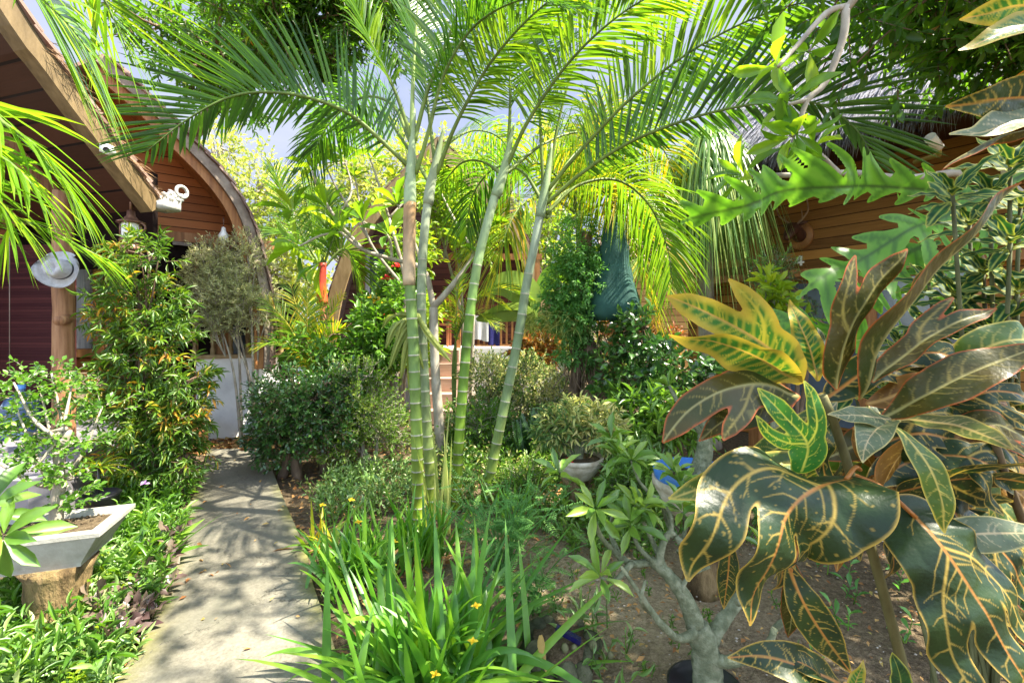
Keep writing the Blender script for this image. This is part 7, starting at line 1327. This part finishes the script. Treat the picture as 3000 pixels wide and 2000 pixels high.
CL = [  # points, side (world), shape, palette, fold, droop, wave, width
    (Ls((2490, 1400, .70), (2400, 1425, .66), (2320, 1490, .63), (2270, 1620, .61), (2185, 1810, .62)), A(-1, -.3, .0), S3W, 'dark', -.10, .25, .03, .74, P(2520, 1375, .73)),
    (Ls((2670, 1500, .72), (2760, 1600, .68), (2860, 1750, .66), (2970, 1940, .64), (3020, 2050, .64)), A(-1, -.2, -.55), S3W, 'dark', -.08, .2, .03, .68, P(2500, 1390, .76)),
    (Ls((2345, 1110, .74), (2240, 1010, .72), (2100, 930, .72), (1958, 868, .73)), A(.5, -.35, .85), S2, 'yellow', .15, .1, .012, 1.05, None),
    (Ls((2340, 1120, .74), (2200, 1040, .70), (2080, 1000, .69), (1962, 985, .70)), A(.2, -.75, .6), S1W, 'yellow', .35, .05, .02, .8, None),
    (Ls((2395, 1110, .75), (2370, 1020, .755), (2340, 950, .76), (2312, 880, .77)), A(1, -.2, -.2), S1W, 'yellow', .2, .1, .02, .85, None),
    (Ls((2420, 1110, .76), (2410, 1030, .78), (2395, 960, .8)), A(1, .2, 0), S1W, 'grey', .3, .1, .02, .9, None),
    (Ls((2452, 1135, .74), (2475, 1010, .72), (2545, 870, .71), (2660, 733, .72)), A(-1, -.2, -.4), S2, 'red', .25, .0, .012, .9, None),
    (Ls((2525, 1165, .74), (2585, 1010, .71), (2700, 850, .69), (2840, 700, .68), (2985, 540, .68)), A(-.9, -.35, -.55), S2b, 'red', .3, .0, .012, .75, None),
    (Ls((2560, 1115, .75), (2650, 1040, .74), (2770, 960, .73), (2915, 905, .73)), A(-.3, -.6, -.8), S2b, 'red', .4, .0, .015, .7, None),
    (Ls((2595, 1220, .74), (2720, 1150, .70), (2860, 1080, .68), (3060, 1010, .66)), A(-.25, -.65, -.85), S1W, 'red', .2, .05, .01, .95, None),
    (Ls((2335, 1160, .74), (2240, 1125, .71), (2130, 1140, .69), (2020, 1200, .68), (1945, 1292, .685)), A(.3, -.55, -.9), S2, 'red', .2, .1, .012, .95, None),
    (Ls((2330, 1170, .75), (2230, 1190, .73), (2120, 1230, .72), (2050, 1290, .72)), A(.35, -.3, -.9), S1W, 'red', .2, .1, .012, .8, None),
    (Ls((2350, 1380, .70), (2365, 1300, .685), (2300, 1220, .68), (2222, 1138, .69)), A(.85, -.2, .6), S3, 'green', .1, .1, .012, .95, None),
    (Ls((2600, 1235, .72), (2560, 1260, .68), (2535, 1300, .665), (2528, 1352, .66)), A(1, -.2, .1), S1W, 'grey', -.2, .2, .012, 1.5, None),
    (Ls((2610, 1228, .73), (2520, 1215, .70), (2425, 1215, .69)), A(0, -.8, -.6), S1W, 'grey', .1, .2, .012, .8, None),
    (Ls((2600, 1232, .72), (2680, 1310, .68), (2745, 1430, .665), (2770, 1560, .67)), A(1, -.2, -.35), S1, 'olive', .12, .15, .012, 1.15, None),
    (Ls((2600, 1232, .73), (2720, 1235, .72), (2840, 1260, .72), (2965, 1312, .73)), A(.1, -.7, .7), S1, 'grey', .2, .1, .012, .9, None),
    (Ls((2400, 1345, .76), (2270, 1360, .74), (2120, 1405, .72), (1963, 1458, .72)), A(.2, -.5, -.85), S1, 'olive', -.15, .2, .01, .9, None),
    (Ls((2310, 1660, .70), (2350, 1760, .69), (2410, 1860, .69), (2490, 1965, .70)), A(1, -.2, .3), S1W, 'dark', .1, .2, .01, .75, P(2420, 1420, .76)),
    (Ls((2330, 1660, .73), (2325, 1740, .73), (2310, 1866, .74)), A(1, -.15, 0), S1W, 'red', .1, .2, .01, 1.0, None),
    (Ls((2140, 1590, .72), (2130, 1690, .72), (2120, 1780, .73)), A(1, -.2, 0), S1W, 'dark', .1, .2, .01, .8, None),
    (Ls((2460, 2000, .72), (2350, 1950, .70), (2240, 1920, .70), (2135, 1925, .71)), A(.1, -.6, -.8), S1W, 'dark', -.2, .2, .01, .75, None),
    (Ls((2440, 2020, .71), (2370, 1950, .70), (2255, 1908, .71)), A(.4, -.6, -.7), S1W, 'dark', -.2, .2, .01, .8, None),
    (Ls((2640, 2060, .72), (2635, 1980, .71), (2612, 1908, .71)), A(1, -.2, 0), S1W, 'rim', .2, .1, .02, 1.0, None),
    (Ls((2470, 2080, .72), (2500, 2010, .71), (2530, 1935, .71)), A(1, -.2, .2), S1W, 'yellow', .2, .1, .02, .9, None),
    (Ls((2640, 1440, .80), (2760, 1410, .77), (2900, 1400, .75), (3070, 1420, .74)), A(.0, -.6, .9), S3, 'dark', -.1, .2, .012, .9, None),
    (Ls((2560, 1400, .79), (2530, 1490, .78), (2480, 1580, .77), (2450, 1670, .77)), A(1, -.1, .5), S1W, 'brown', .1, .1, .012, 1.05, None),
    (Ls((2540, 1420, .80), (2620, 1370, .80), (2720, 1330, .80), (2830, 1330, .80)), A(0, -.5, -.9), S1W, 'dark', -.1, .2, .01, .9, None),
    (Ls((2560, 1370, .82), (2520, 1310, .82), (2500, 1250, .82)), A(1, -.2, 0), S1W, 'brown', .1, .1, .01, .9, None),
    (Ls((2380, 1200, .78), (2330, 1270, .78), (2240, 1330, .78), (2150, 1370, .78)), A(.3, -.3, -.9), S1W, 'olive', .1, .1, .012, .9, None),
    (Ls((2720, 1590, .72), (2860, 1560, .71), (3080, 1560, .70)), A(.0, -.6, -.9), S1W, 'grey', -.1, .2, .01, .9, None),
    (Ls((2450, 1180, .76), (2400, 1240, .75), (2375, 1300, .75)), A(1, -.1, .2), S1W, 'grey', .2, .1, .01, .8, None),
]
for q in range(34):      # the crowd of darker leaves behind
    x0, y0 = (R.uniform(2400, 2700), R.uniform(1150, 1450)) if q < 22 else (R.uniform(2620, 2800), R.uniform(1000, 1350)); an = (R.uniform(-.5, 2.2) if q % 3 else R.uniform(2.2, 3.4)) if q < 22 else R.uniform(-.7, .9); L_ = R.uniform(260, 420); dd = R.uniform(.84, 1.0)
    x1, y1 = x0 + cos(an) * L_, y0 + sin(an) * L_
    if x1 < 2250: continue
    CL.append((Ls((x0, y0, dd), ((x0 + x1) / 2, (y0 + y1) / 2 - 40, dd - .05), (x1, y1 + 30, dd - .03)), A(-sin(an), R.uniform(-.7, -.2), -cos(an)), (S2, S2b, S3, S1W)[q % 4], ('dark', 'red', 'dark', 'olive', 'dark', 'brown')[q % 6], .15, .15, .03, R.uniform(.75, 1.0), None))
for x0, y0, x1, y1, dd, pal_ in ((2720, 1330, 2990, 1460, .80, 'dark'), (2740, 1380, 3030, 1620, .84, 'olive'), (2700, 1400, 2900, 1760, .86, 'dark'), (2760, 1250, 3060, 1330, .82, 'red'), (2780, 1500, 3040, 1800, .88, 'dark'), (2740, 1200, 3050, 1180, .84, 'dark'), (2700, 1500, 2780, 1830, .9, 'red'), (2820, 1420, 3080, 1540, .9, 'brown'), (2650, 1350, 2600, 1700, .86, 'dark'), (2800, 1620, 3020, 1900, .9, 'red')):
    an = math.atan2(y1 - y0, x1 - x0); CL.append((Ls((x0, y0, dd), ((x0 + x1) / 2 + 20, (y0 + y1) / 2 - 45, dd - .05), (x1, y1, dd - .04)), A(-sin(an), -.35, -cos(an)), S2 if pal_ != 'dark' else S3, pal_, .1, .15, .03, .9, None))
for k, (pts, side, shp, pal, fo, dr_, wv, wd_, pet) in enumerate(CL):
    big_leaf(cr, pts, side, shp, pal, fo, dr_, wv, h=.006 if k in (0, 1) else .009, seed=k * 3 + 1, width=wd_, petiole=pet if pet is not None else None, vw=.0078 if k < 2 else .0095)
# second croton whose leaves enter at the upper right
cr2 = thing('croton', 'second croton with only a few long leaves entering at the upper right edge', 'plant', A(1.25, .62, 0))
mb = MB(); mb.tube(smooth_line([A(1.25, .62, -.02), A(1.2, .62, 1.0), P(3180, 400, .68), P(3130, 80, .64)], 20), np.linspace(.015, .008, 20), 9, col=(.2, .14, .07)); mb.build('stem', MATS['croton_stem'], cr2)
for k, (pts, side, shp, pal, fo, wd_) in enumerate([
    (Ls((3130, 40, .62), (3000, 20, .62), (2900, 40, .63), (2812, 58, .64)), A(.1, -.5, .9), S1W, 'yellow', .2, 1.1), (Ls((3130, 80, .62), (3010, 70, .61), (2910, 110, .61), (2810, 148, .62)), A(.1, -.6, -.8), S1W, 'yellow', -.2, .8),
    (Ls((3150, 290, .64), (3000, 290, .63), (2880, 300, .62), (2776, 312, .63)), A(.05, -.5, .9), S1W, 'dark', .2, 1.0), (Ls((3150, 350, .64), (3000, 350, .62), (2880, 385, .61), (2775, 400, .62)), A(.1, -.7, -.7), S1W, 'grey', -.2, .75),
    (Ls((3150, 370, .66), (3000, 380, .66), (2860, 430, .67), (2760, 498, .68)), A(.3, -.9, .3), S1, 'red', .5, .7), (Ls((3130, 200, .66), (3020, 215, .66), (2950, 250, .67)), A(.1, -.6, .8), S1W, 'red', .2, .9)]):
    big_leaf(cr2, pts, side, shp, pal, fo, .1, .012, h=.0125, seed=90 + k, width=wd_)
# yellow-rimmed oval croton on the right
cr3 = thing('croton', 'bushy croton with small oval dark leaves rimmed in yellow, behind the large one', 'plant', A(1.3, 1.25, 0)); tip = [(2900, 560, 1.05, .1), (2960, 700, 1.0, .12), (2840, 650, 1.15, .11), (2790, 560, 1.0, .11), (2880, 790, 1.1, .12), (2980, 850, 1.05, .13), (2800, 860, 1.15, .12), (2900, 960, 1.1, .13), (2720, 960, 1.2, .11), (2800, 1050, 1.15, .12), (2960, 1040, 1.1, .13), (2680, 1080, 1.2, .11), (2870, 1140, 1.15, .12), (2760, 1180, 1.15, .12), (2980, 1200, 1.1, .12), (2640, 1000, 1.25, .1), (2590, 1130, 1.2, .1), (2990, 600, 1.1, .12), (2700, 1280, 1.2, .1), (2900, 1290, 1.15, .12), (2500, 1140, 1.25, .1), (2720, 820, 1.25, .1), (2960, 480, 1.05, .12)]
sb = MB(); tpls = []
for k, (shp, w_) in enumerate(((S1W, 1.0), (S1W, .85), (S1W, 1.15))):
    p, Q, V, mid, e = lobed_grid([([(x * w_, y) for x, y in pp], wp_) for pp, wp_ in shp], .035, False, vw=.022, seed=k); col = leafcol(p, V, mid, e, 'rim', k); z = .25 * np.abs(p[:, 0]) - .25 * p[:, 1] ** 2 + .03 * np.sin(p[:, 1] * 18 + k) * np.clip(1 - e / .1, 0, 1); tpls.append(((np.stack([p[:, 0], p[:, 1], z], -1), Q, []), col))
mbs = MB()
for sx, sy, dd, LL in tip:
    c = P(sx, sy, dd); b0 = A(1.3, 1.25, .1) + R.normal(size=3) * .05; sb.tube(smooth_line([b0, (b0 * .5 + c * .5) + A(.05, .03, .0), c], 10), np.linspace(.007, .004, 10), 7, col=(.10, .11, .05))
    n = 11; ax = nrm(A(-.35, -.45, .75)); x = nrm(np.cross(ax, A(0, 1, 0))); y = np.cross(ax, x); ph = np.arange(n) * 2.4; el = np.linspace(.35, 1.7, n); d_ = np.cos(el)[:, None] * ax + np.sin(el)[:, None] * (np.cos(ph)[:, None] * x + np.sin(ph)[:, None] * y)
    for q in range(3):
        s_ = np.arange(n) % 3 == q; m = s_.sum(); yv_ = nrm(d_[s_]); up_v = np.tile(ax, (m, 1)); xv_ = nrm(np.cross(yv_, up_v)); zv_ = np.cross(xv_, yv_); Lk = (LL * R.uniform(.6, .95, m))[:, None]; mbs.inst(tpls[q][0], c + yv_ * .01 - ax * .03 * (el[s_] / 1.7)[:, None], xv_ * Lk, yv_ * Lk, zv_ * Lk, None, 0, tpls[q][1])
mbs.build('leaves', M_oval, cr3); sb.build('stem', MATS['croton_stem'], cr3)
# oak-leaf fern: long bright fronds cut into lobes
def fern_lobes(n, wl, wr, ang=1.0, wid=.035, body=.03, t0=.1):
    lb = [([(0, 0), (0, .5), (0, 1)], [body * .6, body, body, body * .8, .008])]
    for k in range(n):
        t = t0 + (1 - t0) * k / n; pr = sin(pi * (.18 + .72 * (t - t0) / (1 - t0))) ** .7; 
        for sg_, wdt in ((1, wl), (-1, wr)):
            if wdt <= 0: continue
            W_ = wdt * pr * R.uniform(.85, 1.1); a_ = ang + R.normal() * .06; lb.append(([(0, t), (sg_ * W_ * .5 * sin(a_), t + W_ * .5 * cos(a_)), (sg_ * W_ * sin(a_), t + W_ * cos(a_) * 1.05)], [wid * 1.25, wid * 1.05, wid, wid * .75, .006]))
    return lb
of = thing('oak_leaf_fern', 'oak-leaf fern with long bright green lobed fronds arching before the boarded wall', 'fern', P(2790, 640, 1.75))
fr = [(Ls((2790, 560, 1.75), (2600, 548, 1.7), (2400, 548, 1.65), (2200, 590, 1.62), (2010, 655, 1.6)), A(.1, -.35, .9), fern_lobes(12, .17, .075, .8, .0165, .012), .05), (Ls((3020, 500, 1.7), (2850, 590, 1.62), (2650, 690, 1.58), (2480, 780, 1.56), (2340, 870, 1.56)), A(-.4, -.4, -.9), fern_lobes(10, .24, .10, .95, .021, .022), .08),
      (Ls((2760, 700, 1.8), (2640, 760, 1.75), (2520, 880, 1.72), (2420, 960, 1.72), (2250, 950, 1.72)), A(-.6, -.4, -.7), fern_lobes(9, .20, .15, .95, .023, .022), .08), (Ls((2850, 760, 1.75), (2750, 800, 1.7), (2660, 880, 1.68), (2620, 980, 1.68)), A(-.6, -.3, -.7), fern_lobes(8, .26, .18, .95, .027, .025), .08), (Ls((3020, 640, 1.8), (2900, 700, 1.75), (2800, 800, 1.75), (2740, 900, 1.75)), A(-.7, -.3, -.6), fern_lobes(8, .24, .18, .95, .026, .025), .08)]
for k, (pts, side, lb, wv) in enumerate(fr): big_leaf(of, pts, side, lb, 'fern', .06, .1, .03, h=.009, mat=M_fern, seed=200 + k, minor=True, vw=.007, name='frond')
mb = MB(); mb.tube(smooth_line([P(2790, 560, 1.75), P(2850, 640, 1.78), P(2870, 760, 1.85), A(2.6, 1.95, 1.2), A(2.9, 2.0, 1.05)], 14), .014, 8); mb.build('rhizome', M_dbark, of)
